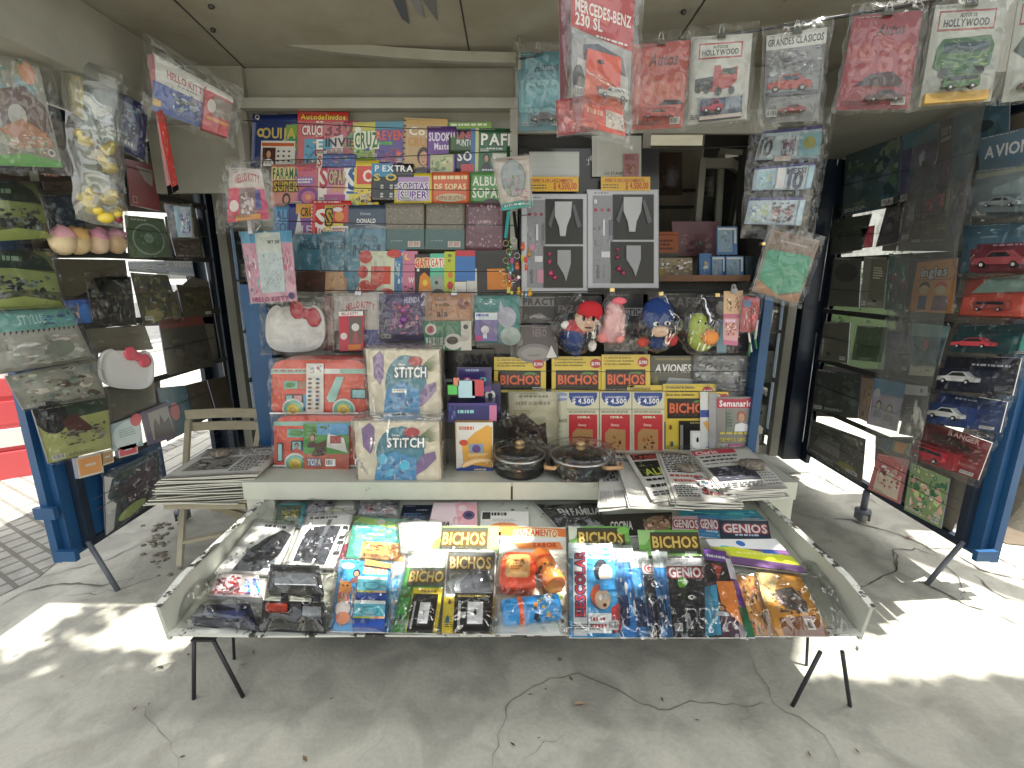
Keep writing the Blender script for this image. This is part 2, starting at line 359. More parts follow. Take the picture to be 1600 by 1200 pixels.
def film(q, name, parent, mat='clear_film', grow=.012, out=.018, top=.03, amp=.006, seed=1, back=.004, nx=14, ny=18, gather=0):
    """a clear bag around a flat item: wrinkled front film, plain back film, closed at the edges"""
    q = [V(p) for p in q]; c = sum(q, V())/4; x = (q[1]-q[0]).normalized(); y = ((q[3]-q[0])).normalized()
    n = x.cross(y).normalized()
    if n.dot(CP-c) < 0: n = -n
    w = (q[1]-q[0]).length
    q = [q[0]-x*grow-y*top, q[1]+x*grow-y*top, q[2]+x*grow+y*grow, q[3]-x*grow+y*grow]
    mb = MB(); mb.smooth = True; o = 0; r = random.Random(seed); ph = r.random()*20
    for side in (0, 1):
        for j in range(ny+1):
            for i in range(nx+1):
                u, v = i/nx, j/ny; uu = u
                if gather: uu = .5 + (u-.5)*(1-gather*(1-v)**3)
                p = q[0].lerp(q[1], uu).lerp(q[3].lerp(q[2], uu), v)
                e = min(1, 5*min(u, 1-u))*min(1, 5*min(v, 1-v)); jag = (1-e)
                wv = mnoise.noise(p*22 + V((ph, side*9, 0))) + .6*abs(mnoise.noise(p*47 + V((0, ph, 3))))
                p = p + x*(jag*.010*mnoise.noise(p*14+V((ph,0,0)))) + y*(jag*.012*mnoise.noise(p*14+V((0,ph,0))))
                h = (out*math.sqrt(max(e, 0)) + amp*wv*(.3+e)) if side == 0 else (-back + .3*amp*wv)
                if i in (0, nx) or j in (0, ny): h = out*.15 + amp*wv*.5
                mb.v.append(p + n*h)
    K = (nx+1)*(ny+1)
    for side in (0, 1):
        for j in range(ny):
            for i in range(nx):
                a = side*K+j*(nx+1)+i; mb.face([a, a+nx+1, a+nx+2, a+1])
    return mb.build(name, mat, parent)
def card(name, label, cat, px, pl, art=(), base='ddd', th=.004, bend=0, curl=0, group=None, bag=None, mat='glossy_print', edge='ccc', clip=None, kids=None, seed=None):
    """one printed thing: a sheet of its own, with a bag / clip / kids as children if it has them"""
    q = quad(px, pl) if not isinstance(px[0], V) else px
    seed = seed if seed is not None else int(abs(q[0].x*1000+q[0].z*777)) % 997
    s = Sheet(q, bend, curl, seed); s.base(base, th, edge); s.art(art)
    if cat in ('magazine', 'toy car pack', 'toy pack', 'picture pack') and s.w > .1:      # small print and a bar code
        r_ = random.Random(seed*7+3); u_ = r_.choice((.05, .74)); v_ = r_.uniform(.84, .88)
        s.lines(.06, .022, .6, .034, 1, '9a9a96', seed, .9); s.lines(.30 if u_ < .5 else .05, v_+.03, .7 if u_ < .5 else .6, v_+.09, 3, r_.choice(('3a3a3a', 'a8a8a4')), seed, .4)
        if r_.random() < .6:
            s.rect(u_, v_, u_+.19, v_+.085, 'c8c8c4'); h_ = s.step()
            for i_ in range(12): s.rect(u_+.012+.0142*i_, v_+.01, u_+.012+.0142*i_+.006*r_.uniform(.5, 1.5), v_+.068, '222', h_)
    if bag is None and clip is None and kids is None:
        return tag(s.mb.build(name, mat), label, cat, group)
    c = sum((V(p) for p in q), V())/4; bz = min(p.z for p in q)
    root = thing(name, (c.x, c.y, bz), label, cat, group)
    s.mb.build('printed_card', mat, root)
    if kids: kids(root, s)
    if bag is not None:
        kw = dict(seed=seed); kw.update(bag); film(q, 'plastic_bag', root, **kw)
    if clip is not None: bulldog(root, s.P(clip, -.0, .004), s)
    return root
def bulldog(root, p, s):
    mb = MB(); up = (s.q[0]-s.q[3]).normalized(); x = (s.q[1]-s.q[0]).normalized(); n = s.n
    mb.add([p+x*a+up*b+n*c for a, b, c in ((-.016,-.012,.012),(.016,-.012,.012),(.016,.012,.004),(-.016,.012,.004),(-.016,-.012,-.012),(.016,-.012,-.012),(.016,.012,-.004),(-.016,.012,-.004))],
           [(0,1,2,3),(7,6,5,4),(2,6,7,3),(0,3,7,4),(1,5,6,2)])
    for k in (1, -1):
        mb.tube([p+x*a+up*b+n*(k*.006) for a, b in ((-.009,.0),(-.008,.022),(-.004,.034),(.004,.034),(.008,.022),(.009,.0))], .0016, 5)
    return mb.build('binder_clip', 'steel', root)
# ================================================================ setting: ground, street, surroundings
def ground_mat(name, c1, c2, spots=True, tile=None):
    m, t, o = nodemat(name); L = t.links.new
    b = N(t, 'ShaderNodeBsdfPrincipled'); tc = N(t, 'ShaderNodeTexCoord')
    n1 = N(t, 'ShaderNodeTexNoise'); n1.inputs['Scale'].default_value = .9; n1.inputs['Detail'].default_value = 9; n1.inputs['Roughness'].default_value = .6
    n2 = N(t, 'ShaderNodeTexNoise'); n2.inputs['Scale'].default_value = 60; n2.inputs['Detail'].default_value = 4
    n3 = N(t, 'ShaderNodeTexNoise'); n3.inputs['Scale'].default_value = 5; n3.inputs['Detail'].default_value = 6; n3.inputs['Distortion'].default_value = .8
    for n in (n1, n2, n3): L(tc.outputs['Object'], n.inputs['Vector'])
    r = N(t, 'ShaderNodeValToRGB'); r.color_ramp.elements[0].position = .33; r.color_ramp.elements[1].position = .67
    r.color_ramp.elements[0].color = (*c2, 1); r.color_ramp.elements[1].color = (*c1, 1); L(n1.outputs[0], r.inputs[0])
    mr = N(t, 'ShaderNodeMapRange'); mr.inputs[1].default_value = .3; mr.inputs[2].default_value = .7; mr.inputs[3].default_value = .93; mr.inputs[4].default_value = 1.05; L(n2.outputs[0], mr.inputs[0])
    m3 = N(t, 'ShaderNodeMapRange'); m3.inputs[1].default_value = .35; m3.inputs[2].default_value = .6; m3.inputs[3].default_value = .74; m3.inputs[4].default_value = 1.04; L(n3.outputs[0], m3.inputs[0])
    x1 = N(t, 'ShaderNodeMix', data_type='RGBA', blend_type='MULTIPLY'); x1.inputs[0].default_value = 1; L(r.outputs[0], x1.inputs[6]); L(mr.outputs[0], x1.inputs[7])
    x2 = N(t, 'ShaderNodeMix', data_type='RGBA', blend_type='MULTIPLY'); x2.inputs[0].default_value = 1; L(x1.outputs[2], x2.inputs[6]); L(m3.outputs[0], x2.inputs[7])
    out = x2.outputs[2]
    if spots:
        vo = N(t, 'ShaderNodeTexVoronoi'); vo.inputs['Scale'].default_value = 3.4; vo.inputs['Randomness'].default_value = 1
        dn = N(t, 'ShaderNodeVectorMath', operation='ADD'); sc = N(t, 'ShaderNodeVectorMath', operation='SCALE'); sc.inputs[3].default_value = .03
        n4 = N(t, 'ShaderNodeTexNoise'); n4.inputs['Scale'].default_value = 30; L(tc.outputs['Object'], n4.inputs['Vector']); L(n4.outputs[1], sc.inputs[0])
        L(tc.outputs['Object'], dn.inputs[0]); L(sc.outputs[0], dn.inputs[1]); L(dn.outputs[0], vo.inputs['Vector'])
        cr = N(t, 'ShaderNodeValToRGB'); e = cr.color_ramp.elements; e[0].position = .03; e[1].position = .05; e[0].color = (.35,.34,.33,1); e[1].color = (1,1,1,1)
        L(vo.outputs['Distance'], cr.inputs[0])
        x3 = N(t, 'ShaderNodeMix', data_type='RGBA', blend_type='MULTIPLY'); x3.inputs[0].default_value = .8; L(out, x3.inputs[6]); L(cr.outputs[0], x3.inputs[7]); out = x3.outputs[2]
    h = n2.outputs[0]
    if tile:
        br = N(t, 'ShaderNodeTexBrick'); br.offset = 0; br.inputs['Scale'].default_value = 1; br.inputs['Brick Width'].default_value = tile; br.inputs['Row Height'].default_value = tile
        br.inputs['Mortar Size'].default_value = .012; br.inputs['Color1'].default_value = (1,1,1,1); br.inputs['Color2'].default_value = (.9,.9,.9,1); br.inputs['Mortar'].default_value = (.45,.44,.42,1)
        mp = N(t, 'ShaderNodeMapping'); mp.inputs['Rotation'].default_value = (0, 0, .5); L(tc.outputs['Object'], mp.inputs[0]); L(mp.outputs[0], br.inputs['Vector'])
        x4 = N(t, 'ShaderNodeMix', data_type='RGBA', blend_type='MULTIPLY'); x4.inputs[0].default_value = 1; L(out, x4.inputs[6]); L(br.outputs[0], x4.inputs[7]); out = x4.outputs[2]
    L(out, b.inputs['Base Color']); b.inputs['Roughness'].default_value = .85
    bp = N(t, 'ShaderNodeBump'); bp.inputs['Strength'].default_value = .35; bp.inputs['Distance'].default_value = .006; L(h, bp.inputs['Height']); L(bp.outputs[0], b.inputs['Normal'])
    L(b.outputs[0], o.inputs[0])
ground_mat('concrete', (.45,.435,.375), (.36,.348,.30)); ground_mat('tiles', (.36,.35,.31), (.28,.275,.25), False, .11)
ground_mat('asphalt', (.10,.10,.10), (.07,.07,.07), False); ground_mat('earth', (.12,.09,.06), (.07,.05,.035), False)
ground_mat('bark', (.21,.19,.15), (.07,.06,.048), False); ground_mat('render_wall', (.62,.62,.60), (.52,.52,.50), False)
m, t_, o_ = nodemat('stone'); bb = N(t_, 'ShaderNodeBsdfPrincipled'); nz = N(t_, 'ShaderNodeTexNoise'); nz.inputs['Scale'].default_value = 60; nz.inputs['Detail'].default_value = 6; tc_ = N(t_, 'ShaderNodeTexCoord'); t_.links.new(tc_.outputs['Object'], nz.inputs['Vector'])
rp = N(t_, 'ShaderNodeValToRGB'); rp.color_ramp.elements[0].color = (.06,.05,.04,1); rp.color_ramp.elements[1].color = (.32,.28,.22,1); rp.color_ramp.elements[0].position = .3; rp.color_ramp.elements[1].position = .7; t_.links.new(nz.outputs[0], rp.inputs[0]); t_.links.new(rp.outputs[0], bb.inputs[0]); bb.inputs['Roughness'].default_value = .9
bp_ = N(t_, 'ShaderNodeBump'); bp_.inputs['Strength'].default_value = .8; bp_.inputs['Distance'].default_value = .006; t_.links.new(nz.outputs[0], bp_.inputs['Height']); t_.links.new(bp_.outputs[0], bb.inputs['Normal']); t_.links.new(bb.outputs[0], o_.inputs[0])
def sheet(name, pts, z, mat, kind='structure'):
    mb = MB(); mb.col('888'); mb.add([(x, y, z) for x, y in pts], [tuple(range(len(pts)))]); o = mb.build(name, mat, loc=(0,0,z)); o['kind'] = kind; return o
sheet('ground', [(-150,-150),(150,-150),(150,200),(-150,200)], 0, 'concrete')
def g(u, v, z=0): p = on(u, v, ('z', z)); return (p.x, p.y)
# small square paving to the left of the kiosk
sheet('tiled_pavement', [(-9,1.2),g(-60,960),g(60,903),g(130,845),g(215,790),(-3.2,3.6),(-3.2,12),(-9,12)], .004, 'tiles')
sheet('road', [(-60,-60),(-8.2,-60),(-8.2,120),(-60,120)], .005, 'asphalt')
mb = MB(); mb.col('eee')
for k in range(14): mb.add([(-9.0,-6+k*4,.009),(-8.8,-6+k*4,.009),(-8.8,-3.6+k*4,.009),(-9.0,-3.6+k*4,.009)], [(0,1,2,3)])
mb.add([(-8.45,-40,.009),(-8.3,-40,.009),(-8.3,60,.009),(-8.45,60,.009)], [(0,1,2,3)])
o = mb.build('road_markings', 'paper'); o['kind'] = 'structure'
# cracks in the concrete, as photographed on the right and in the foreground
def crack_mb(mb, pts, w0=.006, seed=1):
    r = random.Random(seed); P3 = [on(u, v, ('z', 0)) for u, v in pts]; fine = []
    for a, b in zip(P3, P3[1:]):
        n = max(2, int((b-a).length/.035))
        for i in range(n):
            p = a.lerp(b, i/n); t = (b-a).normalized(); fine.append(p + V((-t.y, t.x, 0))*r.gauss(0, .007))
    fine.append(P3[-1]); L = []; R = []
    for i, p in enumerate(fine):
        t = (fine[min(i+1, len(fine)-1)] - fine[max(0, i-1)]).normalized(); nn = V((-t.y, t.x, 0))
        w = w0*(.35+1.0*r.random())*min(1, .2+i/4, .2+(len(fine)-1-i)/4)
        L.append(p+nn*w/2); R.append(p-nn*w/2)
    o = len(mb.v); k = len(fine)
    mb.v += [V((p.x, p.y, .0045)) for p in L] + [V((p.x, p.y, .0045)) for p in R]
    for i in range(k-1): mb.face([o+i, o+i+1, o+k+i+1, o+k+i])
mb = MB(); mb.col((.09,.083,.07))
for i, (pts, w) in enumerate([
    ([(770,1200),(780,1150),(800,1095),(860,1062),(905,1052),(950,1068),(1000,1100),(1045,1110),(1080,1098),(1130,1098),(1205,1103)],   .0036),
    ([(1170,1020),(1182,1050),(1198,1075),(1207,1103),(1250,1122),(1290,1150),(1305,1180),(1312,1200)], .003),
    ([(1170,1103),(1172,1120),(1155,1142)], .003),
    ([(1222,740),(1265,738),(1300,755),(1320,768),(1345,770)], .010), ([(1300,812),(1330,812),(1352,822),(1385,830),(1430,845),(1470,870)], .012),
    ([(1345,925),(1375,905),(1398,892),(1400,872),(1395,860),(1430,858),(1470,872)], .008),
    ([(1398,892),(1420,905),(1460,920),(1510,945),(1560,962),(1610,985)], .010), ([(1398,892),(1402,875),(1396,862)], .012),
    ([(1432,838),(1450,856),(1490,858),(1530,855),(1600,895)], .010), ([(1480,858),(1500,870),(1530,890),(1570,902),(1610,905)], .016),
    ([(1520,898),(1540,915),(1570,935),(1610,945)], .016), ([(1470,870),(1490,895),(1505,915),(1503,935),(1490,942)], .005),
    ([(1345,770),(1375,792),(1400,800)], .006), ([(1440,900),(1470,893),(1480,885)], .006),
    ([(0,945),(40,925),(90,912),(160,915),(210,905)], .010), ([(60,905),(110,890),(170,875),(230,845)], .006), ([(100,930),(180,925),(250,900)], .005),
    ([(820,1190),(850,1160),(880,1150)], .003), ([(560,1195),(600,1150),(610,1120)], .002), ([(200,1100),(260,1150),(280,1200)], .002)]):
    mb.col((.17,.155,.13) if w < .004 else (.09,.083,.07)); crack_mb(mb, pts, w, i+3)
o = mb.build('pavement_cracks', 'rubber', loc=(0,0,0)); o['kind'] = 'structure'
# earth bed round the tree on the right
mb = MB(); mb.col('000'); r = random.Random(4); cx, cy = 3.8, 3.1; ring = [(cx+1.0*math.cos(a)*r.uniform(.85,1.1), cy+.75*math.sin(a)*r.uniform(.85,1.1)) for a in [k*.35 for k in range(18)]]
mb.add([(x,y,.006) for x,y in ring], [tuple(range(18))]); o = mb.build('tree_bed', 'earth'); o['kind'] = 'structure'
# broken lumps of mortar under the chair caster, leaf litter
def rock(mb, c, s, seed):
    mb.ball(c, (s, s*.8, s*.5), 8, .9, seed)
mb = MB(); mb.col((.42,.37,.29)); r = random.Random(9)
for k in range(45):
    p = on(r.gauss(252,12), r.uniform(818,900), ('z', 0)); rock(mb, (p.x, p.y, .002), r.uniform(.006,.024), k)
tag(mb.build('broken_mortar', 'stone'), 'crumbled mortar and dirt on the pavement beside the folding chair', 'rubble', kind='stuff')
mb = MB(); r = random.Random(19)
for k in range(38):
    mb.col(random.Random(k).choice([(.10,.07,.04),(.16,.11,.06),(.06,.055,.05),(.2,.17,.12)]))
    p = on(r.uniform(60,1580), r.uniform(880,1195), ('z',0)); a = r.random()*6; L = r.uniform(.006,.018)
    q = [V((math.cos(a+d)*L*e, math.sin(a+d)*L*e, .006+.003*r.random())) for d, e in ((0,1),(1.5,.35),(3.14,1),(4.6,.4))]
    mb.add([p+t for t in q], [(0,1,2,3)])
for u, v in ((1418,842),(905,1105)):
    p = on(u, v, ('z',0)); mb.col((.30,.22,.14)); mb.add([p+V((a,b,.01+.01*c)) for a,b,c in ((-.028,0,0),(0,-.012,1),(.03,.004,.3),(0,.014,.8))], [(0,1,2,3)])
tag(mb.build('leaf_litter', 'paper'), 'small dry leaves, specks and litter scattered on the concrete', 'litter', kind='stuff')
# tree, right edge
T = thing('street_tree', (3.52,3.1,0), 'thick rough tree trunk behind the right hand door with cracked paving round it', 'tree')
mb = MB(); mb.col('654'); nr, nk = 26, 30
for i in range(nr+1):
    z = 5.4*(i/nr)**1.5
    for k in range(nk):
        a = 6.2832*k/nk; R_ = .25 + .25*math.exp(-z/.25)*(.75+.45*math.sin(3*a+.7)) + .06*mnoise.noise(V((math.cos(a)*2, math.sin(a)*2, z*.9))) + .02*abs(mnoise.noise(V((math.cos(a)*7, math.sin(a)*7, z*2))))
        mb.v.append(V((3.52+R_*math.cos(a)+.07*z*.4, 3.1+R_*math.sin(a), z)))
mb.smooth = True
for i in range(nr):
    for k in range(nk): mb.face([i*nk+k, i*nk+(k+1)%nk, (i+1)*nk+(k+1)%nk, (i+1)*nk+k])
mb.build('trunk', 'bark', T)
mb = MB(); mb.col('654')
for k, (e, r0) in enumerate((((3.0,1.2,7.2),.13),((1.2,.2,7.0),.12),((5.6,1.6,7.2),.13),((4.6,5.4,7.8),.12),((-.6,.6,7.3),.07))):
    s0 = V((3.92,3.1,5.2)); e = V(e); mid = s0.lerp(e, .5)+V((0,0,.5)); mb.tube([s0-V((0,0,.5)), s0.lerp(mid,.5)+V((0,0,.15)), mid, e], [r0*1.4, r0, r0*.7, r0*.3], 8)
mb.build('limb', 'bark', T)
m, t_, o_ = nodemat('leaves'); bb = N(t_, 'ShaderNodeBsdfPrincipled'); at = N(t_, 'ShaderNodeAttribute', attribute_name='Col'); t_.links.new(at.outputs['Color'], bb.inputs['Base Color']); bb.inputs['Roughness'].default_value = .6
tl = N(t_, 'ShaderNodeBsdfTranslucent'); t_.links.new(at.outputs['Color'], tl.inputs[0]); mxs = N(t_, 'ShaderNodeMixShader'); mxs.inputs[0].default_value = .25
t_.links.new(bb.outputs[0], mxs.inputs[1]); t_.links.new(tl.outputs[0], mxs.inputs[2]); t_.links.new(mxs.outputs[0], o_.inputs[0])
def leafcloud(mb, centers, n, r, seed, size=(.05,.11), cols=((.03,.07,.015),(.05,.10,.02),(.08,.13,.03))):
    rr = random.Random(seed)
    for c in centers:
        for k in range(n):
            d = V((max(-1.1,min(1.1,rr.gauss(0,1))), max(-1.1,min(1.1,rr.gauss(0,1))), rr.gauss(0,.7)))*r*.5; p = V(c)+d
            s = rr.uniform(*size); a = V((rr.uniform(-1,1), rr.uniform(-1,1), rr.uniform(-.5,.5))).normalized(); b = a.orthogonal().normalized()*.55
            b = Matrix.Rotation(rr.random()*6, 3, a) @ b
            mb.cur = cols[rr.randrange(3)]; mb.add([p-a*s, p-b*s, p+a*s, p+b*s], [(0,1,2,3)])
# crown: unseen leaf masses added up the sun's ray, shaped to cast the pavement's shade
SH = [(x*.42-2.9, y*.42-2.2) for x in range(15) for y in range(8)]
cr = MB(); rr = random.Random(77); cs = []
def lit(x, y):
    if x < -1.40 and 1.76 < y and not (-2.1 < x < -1.85 and y < 2.0): return True
    if x > 1.25 and y > 1.50: return True
    if 1.74 < y and (-1.15 < x < -.55 or -.42 < x < .02 or .15 < x < .55 or .65 < x < 1.2): return True
    if 1.52 < y < 1.78 and (-1.1 < x < -.82 or -.7 < x < -.45 or -.3 < x < -.15 or .0 < x < .25 or .45 < x < .62 or .8 < x < 1.05): return True
    return y > 2.2
SHADE = []
yy = -1.6
while yy < 2.5:
    xx = -3.8
    while xx < 3.6:
        if not lit(xx, yy): SHADE.append((xx, yy))
        xx += .17
    yy += .17
for x, y in SHADE:
    h = rr.uniform(5.0, 6.4); cs.append((x+rr.gauss(0,.02)+sdir.x/sdir.z*(h-.2), y+rr.gauss(0,.02)+sdir.y/sdir.z*(h-.2), h))
leafcloud(cr, cs, 30, .17, 5, (.04,.08)); leafcloud(cr, [c for c in cs if c[1] - sdir.y/sdir.z*(c[2]-.2) < 1.6], 60, .23, 6, (.05,.09))
cr.build('shade_crown', 'leaves', T)
# far surroundings seen through the gaps
def wallbox(name, label, cat, a, b, mat, col='888'):
    mb = MB(); mb.col(col); mb.box(a, b); return tag(mb.build(name, mat), label, cat)
bw = thing('pale_building', (9.5,5,0), 'pale rendered building wall standing beyond the right hand door', 'building')
mb = MB(); mb.col('ccc'); mb.box((8.6,-2,0),(9.4,13,5)); mb.build('wall', 'render_wall', bw)
mb = MB(); mb.col('777'); mb.box((8.5,-2,0),(8.597,13,.35)); mb.build('plinth', 'render_wall', bw)
mb = MB(); mb.cur = (.05,.09,.03); mb.box((5.1,6.0,0),(5.7,11.0,1.45)); 
cs = [(rr.uniform(5.0,5.8), rr.uniform(5.9,11), rr.uniform(.2,1.75)) for _ in range(150)]
leafcloud(mb, cs, 26, .3, 8, (.04,.08)); tag(mb.build('hedge', 'leaves'), 'clipped green hedge seen through the gaps in the right hand door', 'hedge')
bh = thing('far_building', (0,16,0), 'pale low building behind the kiosk across the sunlit pavement', 'building')
mb = MB(); mb.col('ccc'); mb.box((-7,14,0),(8.4,15,4.2)); mb.build('wall', 'render_wall', bh)
bl = thing('street_building', (-22,8,0), 'long pale building on the far side of the road at left', 'building')
mb = MB(); mb.col('ccc'); mb.box((-23,-14,0),(-22,30,6)); mb.build('wall', 'render_wall', bl)
for k in range(9):
    mb = MB(); mb.col('345'); mb.box((-21.99,-10+k*4,1.2),(-21.95,-8.4+k*4,2.8)); mb.build('window', 'paint', bl)
bo = thing('reflection_building', (0,-15,0), 'plain brown street front added unseen behind the viewer for its reflections', 'building')  # added out of view so reflections in the film gain contrast
mb = MB(); mb.col('765'); mb.box((-26,-16,0),(26,-15,4.6)); mb.build('wall', 'brown_panel', bo)
for k in range(11):
    for j in range(1): mb = MB(); mb.col('c8ccc8'); mb.box((-24+4.4*k,-14.99,1.0+3.2*j),(-21.6+4.4*k,-14.93,3.1+3.2*j)); mb.build('window', 'paint', bo)
# red and white barrier at the kerb, far left
def barrier(x, y, n):
    t = thing('road_barrier', (x,y,0), 'red ribbed plastic road barrier with a white cap beyond the left hand door', 'barrier')
    mb = MB()
    for z0, z1, w in ((.0,.22,.22),(.22,.26,.17),(.26,.40,.19),(.40,.44,.15),(.44,.62,.16),(.62,.66,.12),(.66,.80,.13)):
        mb.col('e4e0dc' if .26 <= z0 < .40 else 'cc4a50'); mb.box((x-w, y-.95, z0+.001), (x+w, y+.95, z1))
    mb.build('body', 'plastic', t)
    mb = MB(); mb.col('eee'); mb.box((x-.10,y-.95,.802),(x+.10,y+.95,.90)); mb.build('white_cap', 'plastic', t); t.rotation_euler.z = -.96
barrier(-4.66, 3.35, 0)
# ================================================================ the kiosk
K = thing('newspaper_kiosk', (0,3.6,0), 'old steel street kiosk with white ceiling, shelves and two blue folding doors', 'kiosk')
def kp(name, mat, fn, parent=K, col='888'):
    mb = MB(); mb.col(col); fn(mb); return mb.build(name, mat, parent)
ZC = 2.69
kp('ceiling', 'ceiling_sheet', lambda m: (m.box((-2.4,2.15,ZC),(2.4,4.6,ZC+.04)), m.box((-2.4,1.35,ZC),(-1.45,2.149,ZC+.04))))  # front left slab added out of view to keep sun off the beam
kp('roof', 'white_sheet', lambda m: m.box((-2.42,2.13,ZC+.06),(2.42,4.8,ZC+.14)))
def rib(m):
    pts = [on(u, v, 2.62) for u, v in ((330,45),(430,62),(520,75),(620,84),(720,90),(806,92))]
    for a, b in zip(pts, pts[1:]): m.bar(a, b, .03, .045)
kp('ceiling_rib', 'white_sheet', rib)
for _a, _b in (((262,-10),(384,108)),((718,-5),(735,92)),((1105,-5),(1060,62))): kp('ceiling_seam', 'dark_iron', lambda m: m.bar(on(*_a, ('z',ZC-.002)), on(*_b, ('z',ZC-.002)), .006, .002))
for _u, _v in ((333,46),(330,10),(1068,18)): kp('ceiling_bolt', 'dark_iron', lambda m: m.ball(on(_u,_v,('z',ZC-.004)), .013, 8, .5, _u))
# torn poster scraps left on the ceiling
tp = MB()
for c, pts in (('5a6068',[(610,-8),(632,-8),(640,38),(628,30)]),('8d9094',[(632,-8),(655,-8),(664,30),(650,15),(645,5)]),('777',[(655,-8),(680,-8),(684,34),(668,12)])):
    tp.col(c); tp.add([on(u,v,('z',ZC-.004)) for u,v in pts], [tuple(range(len(pts)))])
tp.build('torn_poster', 'paper', K)
for sx in (-1, 1):
    kp('side_beam', 'white_sheet', lambda m: m.box((min(sx*1.75,sx*2.40),2.14 if sx > 0 else 1.35,2.40),(max(sx*1.75,sx*2.40),3.62,ZC-.003)))
    kp('corner_post', 'navy_post', lambda m: (m.box((min(sx*2.2,sx*2.34),3.60,.14),(max(sx*2.2,sx*2.34),3.72,2.398)), m.box((min(sx*2.34,sx*2.37),3.52,.14),(max(sx*2.34,sx*2.37),3.60,2.39))))
    kp('stile', 'white_sheet', lambda m: m.box((min(sx*2.10,sx*2.165),3.62,.16),(max(sx*2.10,sx*2.165),3.68,2.398)))
    kp('side_panel_base', 'white_sheet', lambda m: m.box((min(sx*1.5,sx*2.098),3.66,.16),(max(sx*1.5,sx*2.098),3.72,.24)))
    kp('window_back', 'dark_panel', lambda m: m.box((min(sx*1.46,sx*2.2),3.90,.16),(max(sx*1.46,sx*2.2),3.94,2.68)))
    kp('window_shelf', 'white_sheet', lambda m: [m.box((min(sx*1.47,sx*2.19),3.74,z),(max(sx*1.47,sx*2.19),3.89,z+.015)) for z in (.30,.75,1.15,1.55,1.95)])
    kp('window_pane', 'glass', lambda m: m.box((min(sx*1.5,sx*2.098),3.69,.242),(max(sx*1.5,sx*2.098),3.693,2.395)))
    kp('outer_wall', 'blue_sheet', lambda m: m.box((min(sx*2.38,sx*2.44),3.62,.14),(max(sx*2.38,sx*2.44),4.6,2.685)))
kp('hinge_light_strip', 'steel', lambda m: [m.tube([on(u0,v0,3.50), on(u1,v1,3.50)], .004, 5) for u0,v0,u1,v1 in ((300,262,303,285),(305,318,352,590),(356,625,366,672))])
kp('hinge_light_strip', 'steel', lambda m: [m.tube([on(u0,v0,3.50), on(u1,v1,3.50)], .004, 5) for u0,v0,u1,v1 in ((1311,240,1308,258),(1303,318,1280,470),(1276,520,1254,690))])
# centre module
YB = 2.86
kp('rack_back', 'white_sheet', lambda m: m.box((-1.44,YB,.58),(.02,YB+.03,ZC-.003)))
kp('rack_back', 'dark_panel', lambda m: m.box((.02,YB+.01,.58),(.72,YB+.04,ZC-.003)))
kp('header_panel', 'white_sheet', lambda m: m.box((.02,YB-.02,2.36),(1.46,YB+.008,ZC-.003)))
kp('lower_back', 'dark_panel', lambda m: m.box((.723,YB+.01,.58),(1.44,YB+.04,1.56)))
kp('side_fascia', 'white_sheet', lambda m: (m.box((-2.0,YB-.03,2.40-.35),(-1.445,YB,ZC-.003))))
kp('rack_frame', 'white_sheet', lambda m: (m.box((-1.44,2.74,2.455),(.03,2.79,2.505)), m.box((-.01,2.741,.60),(.03,2.789,2.453)), m.box((-1.44,2.791,2.47),(.03,YB-.001,2.49))), col='999')
kp('module_side', 'white_sheet', lambda m: m.box((-1.475,2.76,.58),(-1.443,3.6,2.4)))
kp('module_side', 'dark_panel', lambda m: m.box((1.445,2.80,.58),(1.475,3.6,2.36)))
kp('blue_end_post', 'blue_sheet', lambda m: (m.box((1.385,2.62,.581),(1.435,2.72,1.64)), m.box((1.30,2.70,.582),(1.384,2.715,.80))))
kp('blue_end_post', 'blue_sheet', lambda m: m.box((-1.50,2.66,.45),(-1.37,2.72,1.55)))
kp('inner_back', 'brown_panel', lambda m: m.box((.60,3.86,.58),(1.44,3.9,2.55)))
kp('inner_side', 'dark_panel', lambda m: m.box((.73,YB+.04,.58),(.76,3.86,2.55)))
kp('inner_shelf', 'shelf_wood', lambda m: m.box((.76,2.80,1.565),(1.38,3.2,1.60)))
kp('back_batten', 'dark_panel', lambda m: [m.box((.77,3.83,z),(1.44,3.858,z+.02)) for z in (1.9,2.1,2.22)])
kp('inner_jamb', 'white_sheet', lambda m: m.box((.72,YB-.03,1.60),(.765,YB+.0,2.36)))
kp('inner_frame', 'white_sheet', lambda m: (m.box((1.22,3.3,1.60),(1.26,3.34,2.34)), m.box((1.262,3.301,2.28),(1.44,3.339,2.338))))
# counter
def counter(m):
    m.box((-1.36,2.22,.545),(1.44,2.86,.58))
kp('counter_top', 'tray_paint', counter)
kp('counter_fascia', 'tray_paint', lambda m: (m.box((-1.362,2.205,.487),(-.002,2.222,.582)), m.box((.002,2.205,.487),(1.442,2.222,.582))))
kp('fascia_seam', 'dark_iron', lambda m: m.box((-.006,2.2035,.488),(.004,2.2055,.56)))
kp('counter_leg', 'tray_paint', lambda m: m.box((-1.362,2.223,.0),(-1.22,2.86,.544)))
kp('counter_leg', 'tray_paint', lambda m: m.box((1.30,2.223,.0),(1.442,2.86,.544)))
kp('counter_back', 'white_sheet', lambda m: m.box((-1.22,2.72,.10),(1.30,2.75,.544)))
